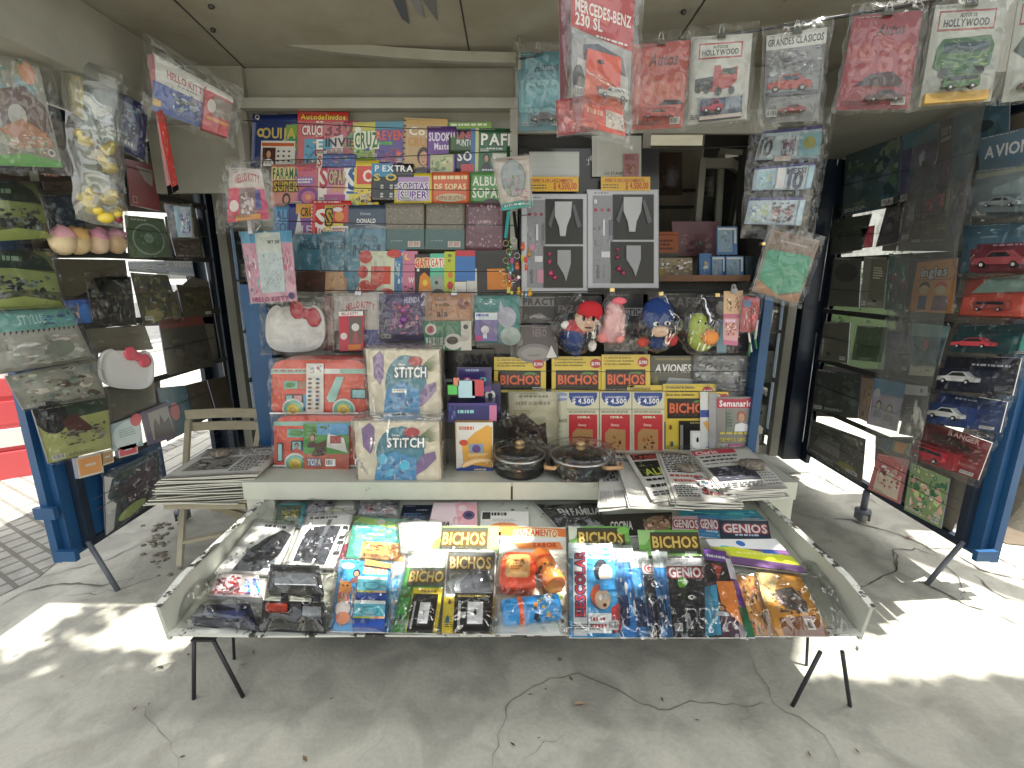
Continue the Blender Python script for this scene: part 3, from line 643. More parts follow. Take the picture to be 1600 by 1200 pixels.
# rack wires
def wires(m):
    for (u0,v0,u1,v1) in ((380,188,800,206),(380,252,800,236),(430,290,808,298),(430,345,808,352),(455,422,800,424),(690,578,1180,580),(770,606,1180,612),(1005,232,1180,228),(800,335,830,335)):
        a, b = on(u0,v0,2.60), on(u1,v1,2.60); c = (a+b)/2-V((0,0,.006)); m.tube([a,c,b], .0022, 5)
kp('retaining_wire', 'dark_iron', wires)
kp('hanging_rail', 'dark_iron', lambda m: (m.tube([on(812,92,2.5), on(1100,60,2.28), on(1400,12,2.02), on(1640,-40,1.85)], .006, 6), m.tube([on(400,452,2.6), on(812,458,2.6)], .003, 5), m.tube([on(812,456,2.6), on(1190,452,2.6)], .003, 5)))
kp('rail_hook', 'white_sheet', lambda m: (m.tube([on(812,48,2.52), on(812,110,2.50)], .01, 6)))
# ---- doors
def door(sx):
    y0, y1, x, zb, zt = 2.2, 3.56, sx*2.33, .22, 2.385
    D = thing('_', (0,0,0), None, None); bpy.data.objects.remove(D)
    xi, xo = sorted((x, x+sx*.04))
    fr = MB(); fr.col('123')
    fr.box((xi,y0,zb),(xo,y1,zb+.04)); fr.box((xi,y0,zt-.05),(xo,y1,zt)); fr.box((xi,y1-.04,zb+.041),(xo,y1,zt-.051)); fr.box((xi,y0,zb+.041),(xo,y0+.04,zt-.051))
    d = fr.build('door', 'navy_post', K); d['label'] = 'left hand folding door hung with goods' if sx < 0 else 'right hand folding door hung with goods'
    pans = (((1312,238,1640,108,1640,290,1308,322),(1388,298,1640,280,1640,392,1378,392),(1308,325,1332,320,1332,395,1300,398),(1390,402,1640,395,1640,490,1384,484),(1402,486,1640,492,1640,600,1394,590),(1272,568,1640,604,1620,690,1268,648),(1368,682,1600,704,1484,842,1364,768)) if sx > 0 else
            ((-60,60,292,238,304,335,-60,310),(-60,312,190,322,198,403,-60,400),(258,338,322,342,326,404,264,404),(-60,404,196,406,206,512,-60,506),(300,432,350,440,356,502,212,510),(-60,508,150,514,160,622,-60,644),(262,502,348,492,352,562,262,586),(-20,640,250,594,254,642,0,730)))
    for pp in pans:
        m = MB(); m.col('3a3830'); q = [on(pp[2*i], pp[2*i+1], ('x', sx*2.36+(.14 if sx < 0 else 0)))-V((.14 if sx < 0 else 0,0,0)) for i in range(4)]
        q = [V((a.x, max(y0+.03, min(y1-.03, a.y)), max(zb+.03, min(zt-.03, a.z)))) for a in q]
        m.add(q+[a+V((sx*.004,0,0)) for a in q], [(0,1,2,3),(7,6,5,4),(0,4,5,1),(1,5,6,2),(2,6,7,3),(3,7,4,0)]); m.build('back_panel', 'brown_panel', d)
    if sx < 0:
        m = MB(); m.box((-2.35,y0+.041,zb+.041),(-2.342,2.80,.60)); m.build('blue_panel', 'blue_sheet', d)
    # folded outer leaf: ribbed blue sheet standing out from the door's free edge
    m = MB(); m.col('123'); a, b = sorted((sx*2.372, sx*2.405)); m.box((a,y0-.06,zb-.02),(b,y0+.03,zt)); m.build('leaf_channel', 'blue_sheet', d)
    m = MB(); a, b = sorted((sx*2.408, sx*2.445)); m.box((a,y0-.09,zb-.03),(b,y0-.05,zt)); m.build('leaf_flange', 'blue_sheet', d)
    m = MB(); a, b = sorted((sx*2.448, sx*2.475)); m.box((a,y0-.02,zb-.04),(b,y0+.02,zt)); m.build('leaf_edge', 'blue_sheet', d)
    if sx < 0:
        m = MB(); m.box((-2.46,y0-.115,.44),(-2.36,y0-.092,.50)); m.build('latch_bracket', 'blue_sheet', d)
    # loose clear curtain hung over the goods
    cq = [V((sx*2.22,y1-.75,2.33)),V((sx*2.12,y0-.1,2.36)),V((sx*2.16,y0-.02,.62)),V((sx*2.22,y1-.75,.70))] if sx < 0 else [V((sx*2.20,y1-.75,2.33)),V((sx*2.0,y0+.0,2.36)),V((sx*2.04,y0+.02,.62)),V((sx*2.22,y1-.75,.60))]
    if sx > 0: film(cq, 'plastic_curtain', d, 'curtain_film', grow=0, out=.02, top=0, amp=.010, seed=7, nx=30, ny=40)
    # shelves: angle strips with lips
    m = MB()
    for z in (.62,.98,1.34,1.70,2.06): m.box((min(x,x-sx*.0)-.03*(sx>0),y0+.041,z-.011),(max(x,x)+.03*(sx<0),y1-.041,z)); m.box((min(x-sx*.03,x-sx*.034),y0+.041,z-.011),(max(x-sx*.03,x-sx*.034),y1-.041,z+.022))
    m.build('shelf', 'dark_panel', d)
    m = MB()
    for z in (.42,.48,.80,1.16,1.50,1.86,2.2): m.tube([(x-sx*.045,y0+.02,z),(x-sx*.045,(y0+y1)/2,z-.008),(x-sx*.045,y1-.02,z+.004)], .0018, 5)
    m.build('wire', 'dark_iron', d)
    # leg, bracket and castor
    m = MB(); m.tube([(sx*2.33,y0-.01,.26),(sx*2.20,y0-.0,.0)] if sx > 0 else [(sx*2.33,y0-.01,.26),(sx*2.19,y0-.05,.0)], .012, 8); m.build('prop_leg', 'grey_tube', d)
    m = MB(); a, b = sorted((sx*2.30, sx*2.40)); m.box((a,y0-.12,.215),(b,y0-.095,.27)); m.build('leg_bracket', 'blue_sheet', d)
    cx, cy = sx*2.33, 2.86
    m = MB(); m.tube([(cx,cy,.22),(cx,cy,.085)], .02, 10); m.lathe((cx,cy,.075), [(0,.012),(.045,.012),(.048,0),(.045,-.008),(0,-.008)], 16); m.box((cx-.03,cy-.035,.015),(cx-.024,cy+.035,.07)); m.box((cx+.024,cy-.035,.015),(cx+.03,cy+.035,.07)); m.build('castor_fork', 'grey_tube', d)
    m = MB(); m.col((.25,.24,.2)); R = Matrix.Rotation(math.radians(90), 3, 'Y'); m.lathe((cx,cy,.034), [(0,-.02),(.03,-.02),(.034,-.012),(.034,.012),(.03,.02),(0,.02)], 16, M=R); m.build('castor_wheel', 'rubber', d)
    if sx < 0: d.location.x += .14
    return d
door(-1); door(1)
# ================================================================ display tray
TY0, TZ0, TY1, TZ1 = 1.50, .315, 2.34, .445
SL = (TZ1-TZ0)/(TY1-TY0)
def tz(y): return TZ0 + (y-TY0)*SL
TN = V((0,-SL,1)).normalized()
def tp_(h): return ('p', (0,TY0,TZ0+h), TN)
TR = thing('display_tray', (0,1.9,0), 'long sloping white painted steel display tray with chipped front edge and hairpin legs', 'tray')
mb = MB(); mb.col('999')
mb.add([(x,y,z) for x,y,z in ((-1.26,TY0,TZ0),(1.28,TY0,TZ0),(1.28,TY1,TZ1),(-1.26,TY1,TZ1),(-1.26,TY0,TZ0-.02),(1.28,TY0,TZ0-.02),(1.28,TY1,TZ1-.02),(-1.26,TY1,TZ1-.02))], [(0,1,2,3),(7,6,5,4),(0,4,5,1),(2,6,7,3)]); mb.build('tray_floor', 'tray_paint', TR)
def side(x0, x1):
    m = MB(); m.col('999')
    prof = [(TY0-.012,TZ0-.03),(TY0-.035,TZ0+.125),(TY0+.10,TZ0+.155),(TY1-.10,TZ1+.035),(TY1-.10,TZ1-.02)]
    m.prism(prof, lambda y, z, k: V((x0 if k == 0 else x1, y, z))); m.build('side_wall', 'tray_paint', TR)
side(-1.275,-1.262); side(1.282,1.295)
def rimb(x0, x1):
    m = MB(); pr = [(TY0-.035,TZ0+.1265),(TY0+.10,TZ0+.1565),(TY1-.10,TZ1+.0365)]
    for (ya,za),(yb,zb) in zip(pr, pr[1:]): m.add([(x0,ya,za),(x1,ya,za),(x1,yb,zb),(x0,yb,zb),(x0,ya,za+.004),(x1,ya,za+.004),(x1,yb,zb+.004),(x0,yb,zb+.004)], [(0,1,2,3),(4,7,6,5),(0,4,5,1),(1,5,6,2),(2,6,7,3),(3,7,4,0)])
    m.build('rolled_rim', 'chipped_edge', TR)
rimb(-1.282,-1.255); rimb(1.275,1.302)
mb = MB(); mb.col('bbb'); n = 60; r = random.Random(2)
for i in range(n):
    xa, xb = -1.262+2.544*i/n, -1.262+2.544*(i+1)/n
    f = lambda x: .004*math.sin(x*2.1)+.0015*math.sin(x*9)
    mb.add([(xa,TY0-.028+f(xa),TZ0+.006),(xb,TY0-.028+f(xb),TZ0+.006),(xb,TY0+.004,TZ0+.006),(xa,TY0+.004,TZ0+.006),(xa,TY0-.028+f(xa),TZ0-.002),(xb,TY0-.028+f(xb),TZ0-.002)], [(0,1,2,3),(4,5,1,0)])
mb.build('front_lip', 'chipped_edge', TR)
mb = MB(); mb.add([(-1.262,TY0-.024,TZ0-.004),(1.282,TY0-.024,TZ0-.004),(1.24,TY0+.03,TZ0-.05),(-1.22,TY0+.03,TZ0-.05),(1.24,TY0+.12,TZ0-.045),(-1.22,TY0+.12,TZ0-.045)], [(0,3,2,1),(3,5,4,2)]); mb.build('under_bevel', 'tray_paint', TR)
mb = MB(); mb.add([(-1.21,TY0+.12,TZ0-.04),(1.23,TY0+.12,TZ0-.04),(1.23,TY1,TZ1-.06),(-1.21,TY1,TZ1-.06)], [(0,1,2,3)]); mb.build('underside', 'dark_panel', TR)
for sx, pts in ((-1, ((303,998,303,1092),(332,998,380,1089))), (1, ((1282,1018,1238,1103),(1316,1018,1328,1103)))):
    for u0,v0,u1,v1 in pts:
        a = on(u0, v0, ('z',TZ0-.05)); b = on(u1, v1, ('z',0)); mb = MB(); mb.tube([a, b], .0075, 8); mb.build('leg', 'dark_iron', TR)
mb = MB(); a, b = on(300,998,('z',TZ0-.052)), on(336,998,('z',TZ0-.052)); mb.box((a.x,a.y-.01,TZ0-.058),(b.x,a.y+.02,TZ0-.05)); mb.build('leg_plate', 'dark_iron', TR)
for u0,v0,u1,v1 in ((357,990,366,1030),(1262,1018,1260,1040)):
    a = on(u0, v0, 2.05); b = on(u1, v1, 2.0); a2 = V((a.x, 2.1, .36)); b2 = on(u1, v1, ('z',0)); mb = MB(); mb.tube([V((b2.x,b2.y+.05,.33)), b2], .006, 6); mb.build('rear_leg', 'dark_iron', TR)
# ================================================================ magazines on the centre rack (rows from the top)
R1, R2, R3, R4, R5 = 2.815, 2.785, 2.76, 2.735, 2.66
_n = [0]; _row = [0]
def rk(name, label, px, row, art, base, cat='magazine', group='puzzle magazines on the rack', **k):
    if _row[0] != row: _row[0] = row; _n[0] = 0
    _n[0] += 1
    pl = row - .0021*_n[0]
    x0 = px[0]; q = quad(px, pl)
    # lean: bottom edge stands a little forward of the top
    q = [q[0]+V((0,.008,0)), q[1]+V((0,.008,0)), q[2]-V((0,.004,0)), q[3]-V((0,.004,0))]
    rr_ = random.Random(int(px[0]*7+px[1])); a_ = rr_.gauss(0, .011); c_ = sum(q, V())/4; R_ = Matrix.Rotation(a_, 3, 'Y'); q = [c_+R_@(t_-c_) for t_ in q]; f_ = rr_.uniform(.000, .0008); q = [q[0]+V((0,f_,0)), q[1]-V((0,f_,0)), q[2]-V((0,f_,0)), q[3]+V((0,f_,0))]
    if row in (R1,R2,R3) and 'curl' not in k: k['curl'] = rr_.uniform(-.0010, .0010)
    return card(name, label, cat, q, pl, art, base, th=.0012 if row in (R1,R2,R3) else .003, curl=k.pop('curl', 0), group=group, **k)
crossw = [('r',a/9,.55+b/14,a/9+.07,.55+b/14+.045,'c8c8c4') for a in range(2,8) for b in range(5) if (a*b+a) % 3]
rk('magazine','navy puzzle magazine with a white dice panel, far left of the top row',(393,177,463,262),R1,[('r',0,.12,1,.16,'1a3a78'),('t','Q',.05,.02,.16,.10,'ddd'),('t','OUIJA',.22,.25,.98,.45,'c8b25a'),('e',.2,.35,.08,.08,'d8c060'),('e',.2,.35,.04,.04,'1b2f6e'),('r',.22,.5,.98,1,'d8d4cc'),('r',.24,.54,.96,.6,'c05a28'),('r',.26,.63,.55,1,'4a2018'),('face',.4,.75,.1,'311','eee')]+[('e',.62+.12*(i%3),.7+.09*(i//3),.025,.02,'222',8) for i in range(9)],'1c2f6b')
rk('magazine','thin green and blue magazine beside the navy one in the top row',(446,194,476,258),R1,[('r',0,0,1,.3,'7aa23a'),('b',0,.3,1,1,['2a5a9a','5aa05a','ddd','1a3a5a'],14,3,.5)],'3a8a5a')
rk('magazine','red puzzle magazine headed Autodefinidos, tallest in the top row',(464,174,543,260),R1,[('r',0,0,1,.17,'d83a34'),('t','Autodefinidos',.06,.04,.95,.14,'f2d04a',{'outline':'822'}),('r',.02,.2,.98,.98,'c46a70'),('t','CRUCI',.1,.25,.5,.42,'eee',{'outline':'a44'}),('r',.15,.5,.7,.98,'5aa0c0'),('b',.15,.5,.7,1,['3a7aa0','d8c090','446'],10,4,.4)],'c8504e')
rk('magazine','white and red magazine lettered 33 and INVIE in the top row',(492,190,556,244),R1,[('r',0,.0,.22,1,'a02838'),('t','33',.02,.03,.2,.4,'eee'),('t','33V',.24,.03,.98,.4,'7a3a4a'),('t','INVIE',.26,.46,.98,.72,'222'),('t','E',.04,.5,.2,.8,'eee'),('l',.3,.78,.95,.96,3,'866',5)],'d8ccc8')
rk('magazine','pink magazine with a small orange spot between INVIE and CRUZ',(536,188,560,246),R1,[('b',0,.1,1,1,['b8506a','6a9a5a','d8903a','567'],16,6,.5)],'c05a70')
rk('magazine','green magazine lettered CRUZ in tall letters in the top row',(551,190,592,250),R1,[('r',0,0,1,.22,'c8c050'),('t','CRUZ',.08,.26,.96,.66,'1e6a34',{'outline':'e8e8d0'}),('e',.2,.2,.12,.08,'e8e8e0'),('b',0,.66,1,1,['2a6a3a','ddd','c8b040','258'],14,7,.35)],'8fb04a')
rk('magazine','turquoise and purple magazine lettered REVEN in orange',(586,189,632,258),R1,[('r',0,0,1,.18,'4a90a8'),('t','REVEN',.04,.2,.98,.42,'d8562a'),('l',.06,.46,.9,.6,1,'5aa83a',8),('b',0,.6,1,1,['6a3a9a','b03a6a','d8603a','456'],22,8,.3)],'5a4a90')
rk('magazine','tan spiral magazine lettered CRUCI with a long haired woman',(630,184,698,272),R1,[('r',0,0,1,.12,'c09a48'),('t','Cojo',.12,.16,.75,.3,'eee8d8'),('t','CRUCI',.1,.34,.72,.5,'c88a20'),('face',.48,.7,.2,'3a2018','444')]+[('r',.0,.04+.1*i,.05,.07+.1*i,'222') for i in range(9)],'c0a070')
rk('magazine','lime edged magazine mostly hidden behind SUDOKU',(701,190,768,240),R1,[('r',0,0,1,.2,'7aa838'),('l',.05,.05,.9,.17,1,'eed',2)],'3a5a2a')
rk('magazine','purple magazine headed SUDOKU Master with a pale green picture',(667,197,713,272),R1,[('t','SUDOKU',.06,.12,.94,.3,'e8dcf0'),('t','Master',.25,.34,.85,.48,'e8dcf0'),('r',.12,.58,.9,.98,'b8b890'),('b',.14,.6,.88,.97,['8aa070','c8c8a0','6a8a60'],12,9,.4)],'6a3a90')
rk('magazine','dark blue magazine lettered UNE PUNTOS in the top row',(712,202,740,270),R1,[('t','UNE',.05,.04,.9,.2,'c8503a'),('t','PUNTO',.05,.22,.98,.38,'ddd'),('t','SO',.1,.5,.9,.72,'eee'),('r',.3,.8,1,1,'c03a3a')],'24344e')
rk('magazine','green magazine lettered PAF with a man in profile, right end of the top row',(735,200,798,276),R1,[('r',0,0,.12,1,'3a6aa0'),('r',.12,0,.2,1,'c8c890'),('t','PAFI',.26,.1,.98,.34,'f0f0e4',{'outline':'124018'}),('l',.4,.4,.9,.46,1,'ddd',3),('face',.4,.62,.1,'222','333'),('r',.55,.52,.9,.72,'d8d8cc'),('l',.3,.85,.9,.98,2,'dde',4)],'1f6a38')
# row 2
rk('magazine','salmon magazine lettered FARAMA SUPER at the left of the second row',(423,256,468,326),R2,[('t','FARAMA',.06,.08,.95,.32,'2e6a44',{'outline':'e8d8a0'}),('t','SUPER',.1,.38,.96,.6,'c8b040',{'outline':'4a3a20'}),('t','Q',.4,.64,.7,.92,'222'),('l',.2,.02,.8,.06,1,'a55',3)],'d08a78')
rk('magazine','pink and purple magazine with a round mandala, second row',(460,254,504,326),R2,[('r',0,0,1,.05,'844'),('b',.05,.08,.95,.2,['d85a3a','b03a6a'],8,2,.5),('r',.08,.3,.7,.48,'9a70b0'),('l',.12,.34,.66,.46,2,'eee',4),('e',.5,.75,.38,.22,'7a3a8a'),('e',.5,.75,.25,.14,'c86a8a'),('e',.5,.75,.1,.06,'e8a060')],'c8647a')
rk('magazine','blue and rainbow striped edge with a red S, lying across the second row',(495,240,556,262),R2,[('r',0,0,.14,1,'d8d0b8'),('t','S',.02,.1,.12,.9,'b02a3a'),('b',.14,.1,1,.95,['4a6ab0','8a5aa8','3a8ac0','b0a040'],16,5,.3)],'4a5a98')
rk('magazine','pink magazine lettered SOPAR SUPER with a big red S',(497,256,542,316),R2,[('r',0,0,.3,1,'e8e0d0'),('t','S',.04,.05,.34,.62,'b82a44'),('t','OPAR',.38,.16,.98,.5,'c8b888',{'outline':'8a3a5a'}),('t','SU',.5,.55,.95,.72,'d8a83a'),('r',.2,.8,.95,.98,'a03a80')],'d088a0')
rk('magazine','white and yellow magazine with a large blue S',(537,257,568,322),R2,[('r',0,0,.25,1,'e4e4dc'),('t','S',.2,.06,.85,.6,'1a4a9a',{'outline':'eee'}),('r',.15,.64,.7,.7,'1a4a9a'),('b',.2,.72,1,1,['7aa040','d8c040','5a8a3a'],8,3,.5)],'d8cc60')
rk('magazine','yellow magazine with a red block and white O, middle of the second row',(553,250,592,322),R2,[('r',.1,.12,1,.52,'d8402a'),('t','O',.35,.2,.8,.46,'f0ece0'),('b',.1,.55,1,1,['e0d8d0','c0a8a0','4a3a3a','b83a3a'],18,8,.35)],'dcc83a')
rk('magazine','cyan and black crossword magazine lettered P EXTRA',(580,255,646,316),R2,[('r',0,0,.5,.34,'2a88b8'),('t','P EXTRA',.08,.04,.98,.2,'f0f0ec'),('t','S O',.06,.26,.6,.44,'d8c020')]+crossw,'18181c')
rk('magazine','yellow magazine lettered SOPITAS SUPER in purple',(616,270,676,319),R2,[('r',.07,.1,.92,.9,'c8b8d0'),('r',.1,.13,.89,.87,'b090c0'),('t','SOPITAS',.12,.3,.88,.52,'6a2a90',{'outline':'eee'}),('t','SUPER',.16,.58,.86,.82,'6a2a90',{'outline':'eee'})],'dcc42a')
rk('magazine','orange magazine lettered COLECCION DE SOPAS',(675,268,734,319),R2,[('l',.04,.12,.94,.32,1,'f0e0a8',9),('t','DE SOPAS',.06,.36,.9,.56,'f0e0a8'),('e',.5,.8,.4,.13,'c8b890'),('t','SOPAS DE LETRAS',.16,.74,.84,.86,'8a4a2a')],'d8602e')
rk('magazine','green magazine lettered ALBUM SOPAS, right end of the second row',(735,268,786,319),R2,[('t','ALBUM',.06,.14,.98,.42,'eef0e0'),('t','SOPAS',.06,.5,.98,.8,'eef0e0'),('e',.65,.95,.25,.12,'3a2a28')],'5a9a50')
# row 3
rk('magazine','pale blue magazine lettered ALB SOP low on the left',(427,322,456,372),R3,[('t','ALB',.1,.12,.95,.4,'1a4a8a'),('t','SOP',.1,.5,.95,.8,'1a4a8a')],'5a9ac8')
rk('magazine','navy magazine with a yellow corner beside ALB SOP',(450,318,474,372),R3,[('r',.5,0,1,.3,'dca030'),('p',[(.4,1),(.7,.2),(1,1)],'ddd')],'202a7a')
rk('magazine','orange and purple magazine lettered CRU in the third row',(467,318,490,374),R3,[('r',0,0,1,.4,'d89a2a'),('t','CRU',.1,.1,.95,.34,'222'),('t','LE',.2,.6,.8,.85,'e0c8e0')],'8a5aa0')
rk('magazine','red spiral magazine with a large white S and 100',(486,313,548,376),R3,[('t','S',.1,.2,.42,.68,'f4f0ea'),('t','100',.16,.72,.5,.84,'f4f0ea'),('l',.05,.02,.9,.08,1,'fcc',3),('b',.0,.86,.6,1,['d8603a','a02a2a'],5,3,.5)]+[('r',0,.1+.09*i,.03,.13+.09*i,'eee') for i in range(9)],'cc3230')
rk('magazine','yellow magazine with a red figure overlapping the spiral S magazine',(507,320,544,380),R3,[('t','S',.05,.1,.3,.5,'c8a020',{'outline':'333'}),('r',.35,.02,1,.48,'c8402a'),('e',.62,.3,.2,.13,'e09030'),('e',.55,.12,.2,.06,'e8e0e0'),('r',.3,.55,1,1,'e0dcd4'),('l',.35,.6,.95,.9,4,'b33',6)],'d8c440')
rk('book','plain slate blue book with small white lettering in the third row',(536,320,603,390),R3,[('t','Disney',.4,.16,.65,.22,'a8b0c0'),('t','DONALD',.32,.3,.76,.4,'e8e8e8'),('r',.3,.43,.78,.437,'ccc')],'34465e','book','books on the rack')
for k,(x,lab) in enumerate(((602,'left of the two grey flecked books with a teal band and price tag'),(665,'right of the two grey flecked books with a teal band and price tag'))):
    rk('book',lab,(x,317,x+61,390),R3,[('b',.02,.02,.98,.55,['8a8070','7a7060','9a9080','6a6458'],150,k+3,.09),('r',0,.56,1,1,'4a6a6a'),('b',.02,.58,.98,.7,['5a7a78','8a8070'],30,k+9,.12),('r',.58,.82,.9,.95,'c8c0b8'),('t','17.00',.62,.85,.86,.92,'b06060'),('l',.15,.8,.45,.84,1,'9ab',2)],'7c7464','book','books on the rack')
rk('book','mauve dotted book lettered LA DIETA',(727,317,786,392),R3,[('b',.02,.02,.98,.98,['a08088','8a6670','b89aa0'],80,7,.11),('e',.5,.42,.27,.17,'7a5560'),('t','LA DIETA',.34,.36,.68,.41,'d8c8cc'),('t','DE LAS ROSAS',.3,.43,.72,.47,'d8c8cc')],'704c58','book','books on the rack')
# row 4
B = lambda **k: dict(k)
for k,(px,lab) in enumerate((((457,366,512,422),'teal book lettered JUEGOS EN INGLES, left of three in clear bags'),((500,362,546,424),'teal book lettered JUEGOS EN INGLES, middle of three in clear bags'),((538,357,602,456),'teal book lettered JUEGOS EN INGLES, right of three and lowest'))):
    rk('book',lab,px,R4,[('t','JUEGOS EN',.3,.1,.8,.2,'2a5468'),('t','INGLES',.2,.24,.9,.42,'24485c'),('b',.1,.5,.9,.95,['4a8aa0','6aa0b0','38708a'],6,k,.3)],'4a86a0','book','language books in bags',bag=B(grow=.006,top=.012,out=.012,amp=.008))
rk('book','dark brown book under the teal books',(462,422,512,456),R4,[('r',0,0,1,.1,'5a4034'),('b',.1,.2,.9,.9,['5a3a30','3a2a24'],5,3,.5)],'4a3028','book','books on the rack')
rk('book','plain tan book under the middle teal book',(508,420,542,457),R4,[('b',0,0,1,1,['c0986a','b08a5c'],10,3,.4)],'b8906a','book','books on the rack')
rk('book','cream puzzle book with red blots and a red square',(562,392,621,458),R4,[('e',.14,.14,.18,.16,'c83a30'),('e',.08,.5,.14,.16,'c83a30'),('e',.14,.86,.18,.17,'c83a30'),('e',.9,.06,.2,.1,'c83a30'),('e',.72,.98,.2,.1,'c83a30'),('r',.3,.36,.82,.78,'d04434'),('p',[(.1,.95),(.32,.7),(.6,.78),(.35,.98)],'c83a30'),('l',.5,.12,.95,.3,3,'b8c0a0',5,.12)],'d8dcc0','book','books on the rack')
rk('book','narrow blue and white striped book beside the red blots',(616,390,634,458),R4,[('b',0,0,1,1,['3a6a9a','5a8ab0','c8d8e0'],20,3,.4)],'4a7aa8','book','books on the rack')
rk('book','pink book with a yellow moon',(629,392,652,458),R4,[('e',.35,.14,.25,.08,'e8c860'),('e',.45,.12,.2,.07,'d07a98'),('r',0,.3,1,.33,'b05a80'),('t','W',.4,.62,.8,.75,'eee'),('b',0,.8,1,1,['a03a6a','222'],5,2,.4)],'d07a98','book','books on the rack')
rk('book','black picture book lettered GATU with an orange shape',(648,397,675,459),R4,[('t','GATU',.04,.1,.98,.32,'e04a34',{'outline':'f0d0a0'}),('p',[(.2,1),(.3,.55),(.55,.45),(.9,.6),(.98,1)],'e08a2a'),('e',.6,.72,.14,.08,'f0d040'),('e',.2,.4,.08,.04,'eee')],'241414','book','books on the rack')
rk('book','mint picture book lettered GATU with grey shapes',(672,396,697,459),R4,[('t','GATU',.04,.12,.98,.32,'e04a34',{'outline':'ffe'}),('p',[(.1,.95),(.2,.5),(.45,.6),(.7,.48),(.95,.9)],'a0a8a0'),('e',.4,.72,.12,.05,'445'),('e',.5,.98,.4,.1,'222')],'5ac0a0','book','books on the rack')
rk('book','narrow yellow green book with small drawings',(694,393,713,459),R4,[('l',.3,.06,.6,.3,2,'553',2),('e',.5,.55,.2,.08,'e0803a'),('e',.5,.8,.25,.1,'c83a3a')],'c0cc2a','book','books on the rack')
rk('book','book with red, blue and white blocks like a grid painting',(711,391,746,461),R4,[('r',0,0,1,.13,'c83444'),('r',0,.13,.9,.68,'3a78c0'),('r',.0,.68,.5,.7,'222'),('r',0,.7,.5,1,'e8e4dc'),('r',.5,.68,.52,1,'222'),('r',.9,0,1,.4,'1a1a3a')],'d8d4cc','book','books on the rack')
rk('book','dark book with an orange block at the right end of the fourth row',(745,391,812,462),R4,[('r',.24,.4,.8,.86,'d8801e')],'2c2a2c','book','books on the rack')
# ---------------------------------------------------------------- hanging packs below the rack
def mini_box(root, s, u0, v0, u1, v1, col, art, depth=.035, name='carton'):
    """small carton fixed on a card: front printed, sides plain"""
    q = [s.P(u0,v0,depth), s.P(u1,v0,depth), s.P(u1,v1,depth), s.P(u0,v1,depth)]
    t = Sheet(q); t.n = s.n; t.base(col, depth-.002, col); t.art(art); t.mb.build(name, 'glossy_print', root)
HK = [('t','HELLO KITTY',.24,.13,.82,.24,'b83a44',{'arc':.06}),('l',.4,.28,.68,.33,1,'777',2)]
rk('toy_pack','white and blue card holding a red boxed figure, under the rack',(522,458,600,550),R5,HK+[('r',0,.0,1,.03,'c8c0b8'),('r',.45,.62,1,1,'2a3a90'),('b',.5,.65,1,.98,['4a5ab0','cc8'],8,4,.1),('r',0,.62,.45,1,'3a3030')],'c8c0bc','toy pack','character packs hanging in bags',bag=B(out=.03,top=.02),clip=.5,
   kids=lambda r,s: mini_box(r,s,.14,.3,.62,.96,'c82a4a',[('r',0,0,1,.11,'eee'),('t','HELLO KITTY',.1,.02,.8,.09,'a33'),('r',.4,.14,.95,.82,'6a5a58'),('e',.68,.4,.16,.1,'e0dcd8'),('p',[(.55,.8),(.6,.52),(.76,.52),(.82,.8)],'b05058'),('e',.2,.62,.14,.09,'e8dcd8'),('r',.38,.84,.9,.97,'e07a1a')]))
rk('toy_pack','dark purple card with a pink and violet toy and the number 2',(592,458,672,532),R5,[('t','2',.82,.06,.96,.26,'e0dcf0'),('t','HUENIDA',.5,.08,.8,.2,'c8c0e0',{'slant':.2}),('b',.2,.15,.8,.9,['8a4a8a','b05a9a','5a3a80','d080a0','3a2458'],46,6,.3)],'3c2a66','toy pack','character packs hanging in bags',bag=B(out=.03,top=.015),
   kids=lambda r,s: (lambda mb: ([mb.col(c) and mb.ball(s.P(u,v,.02), z, 10, .3, i) for i,(u,v,z,c) in enumerate(((.5,.35,.022,'a85a9a'),(.42,.3,.014,'c87a6a'),(.58,.28,.014,'b04a7a'),(.5,.55,.026,'8a4a98'),(.44,.68,.015,'c88ac0'),(.58,.7,.014,'d0a0c8')))], mb.build('toy_figure','plastic',r)))(MB()))
rk('craft_pack','brown kraft card lettered ala with a green carton in front',(664,458,741,540),R5,[('t','tienta',.2,.08,.42,.14,'5a3a2a'),('t','la ardilla',.2,.18,.5,.24,'5a3a2a'),('t','ala',.24,.3,.46,.44,'4a2a20'),('l',.05,.08,.15,.5,4,'8a5a40',3,.2)]+[('e',.78+.07*math.cos(i),.2+.07*math.sin(i),.05,.05,'8a4a40',8) for i in range(5)]+[('e',.76,.8,.1,.1,'7a3a2a')],'c08a68','craft pack','character packs hanging in bags',bag=B(out=.045,top=.02),clip=.6,
   kids=lambda r,s: mini_box(r,s,.0,.52,.95,1.08,'2f7a58',[('e',.14,.28,.12,.2,'e8d8d0'),('e',.14,.28,.08,.12,'b04a5a'),('l',.04,.55,.5,.95,1,'d8e0d0',3,.8),('r',.78,0,1,1,'d8d4c8'),('e',.62,.7,.2,.28,'e0dcd4'),('e',.6,.66,.12,.14,'5a4a48'),('e',.88,.2,.05,.08,'222')],.03))
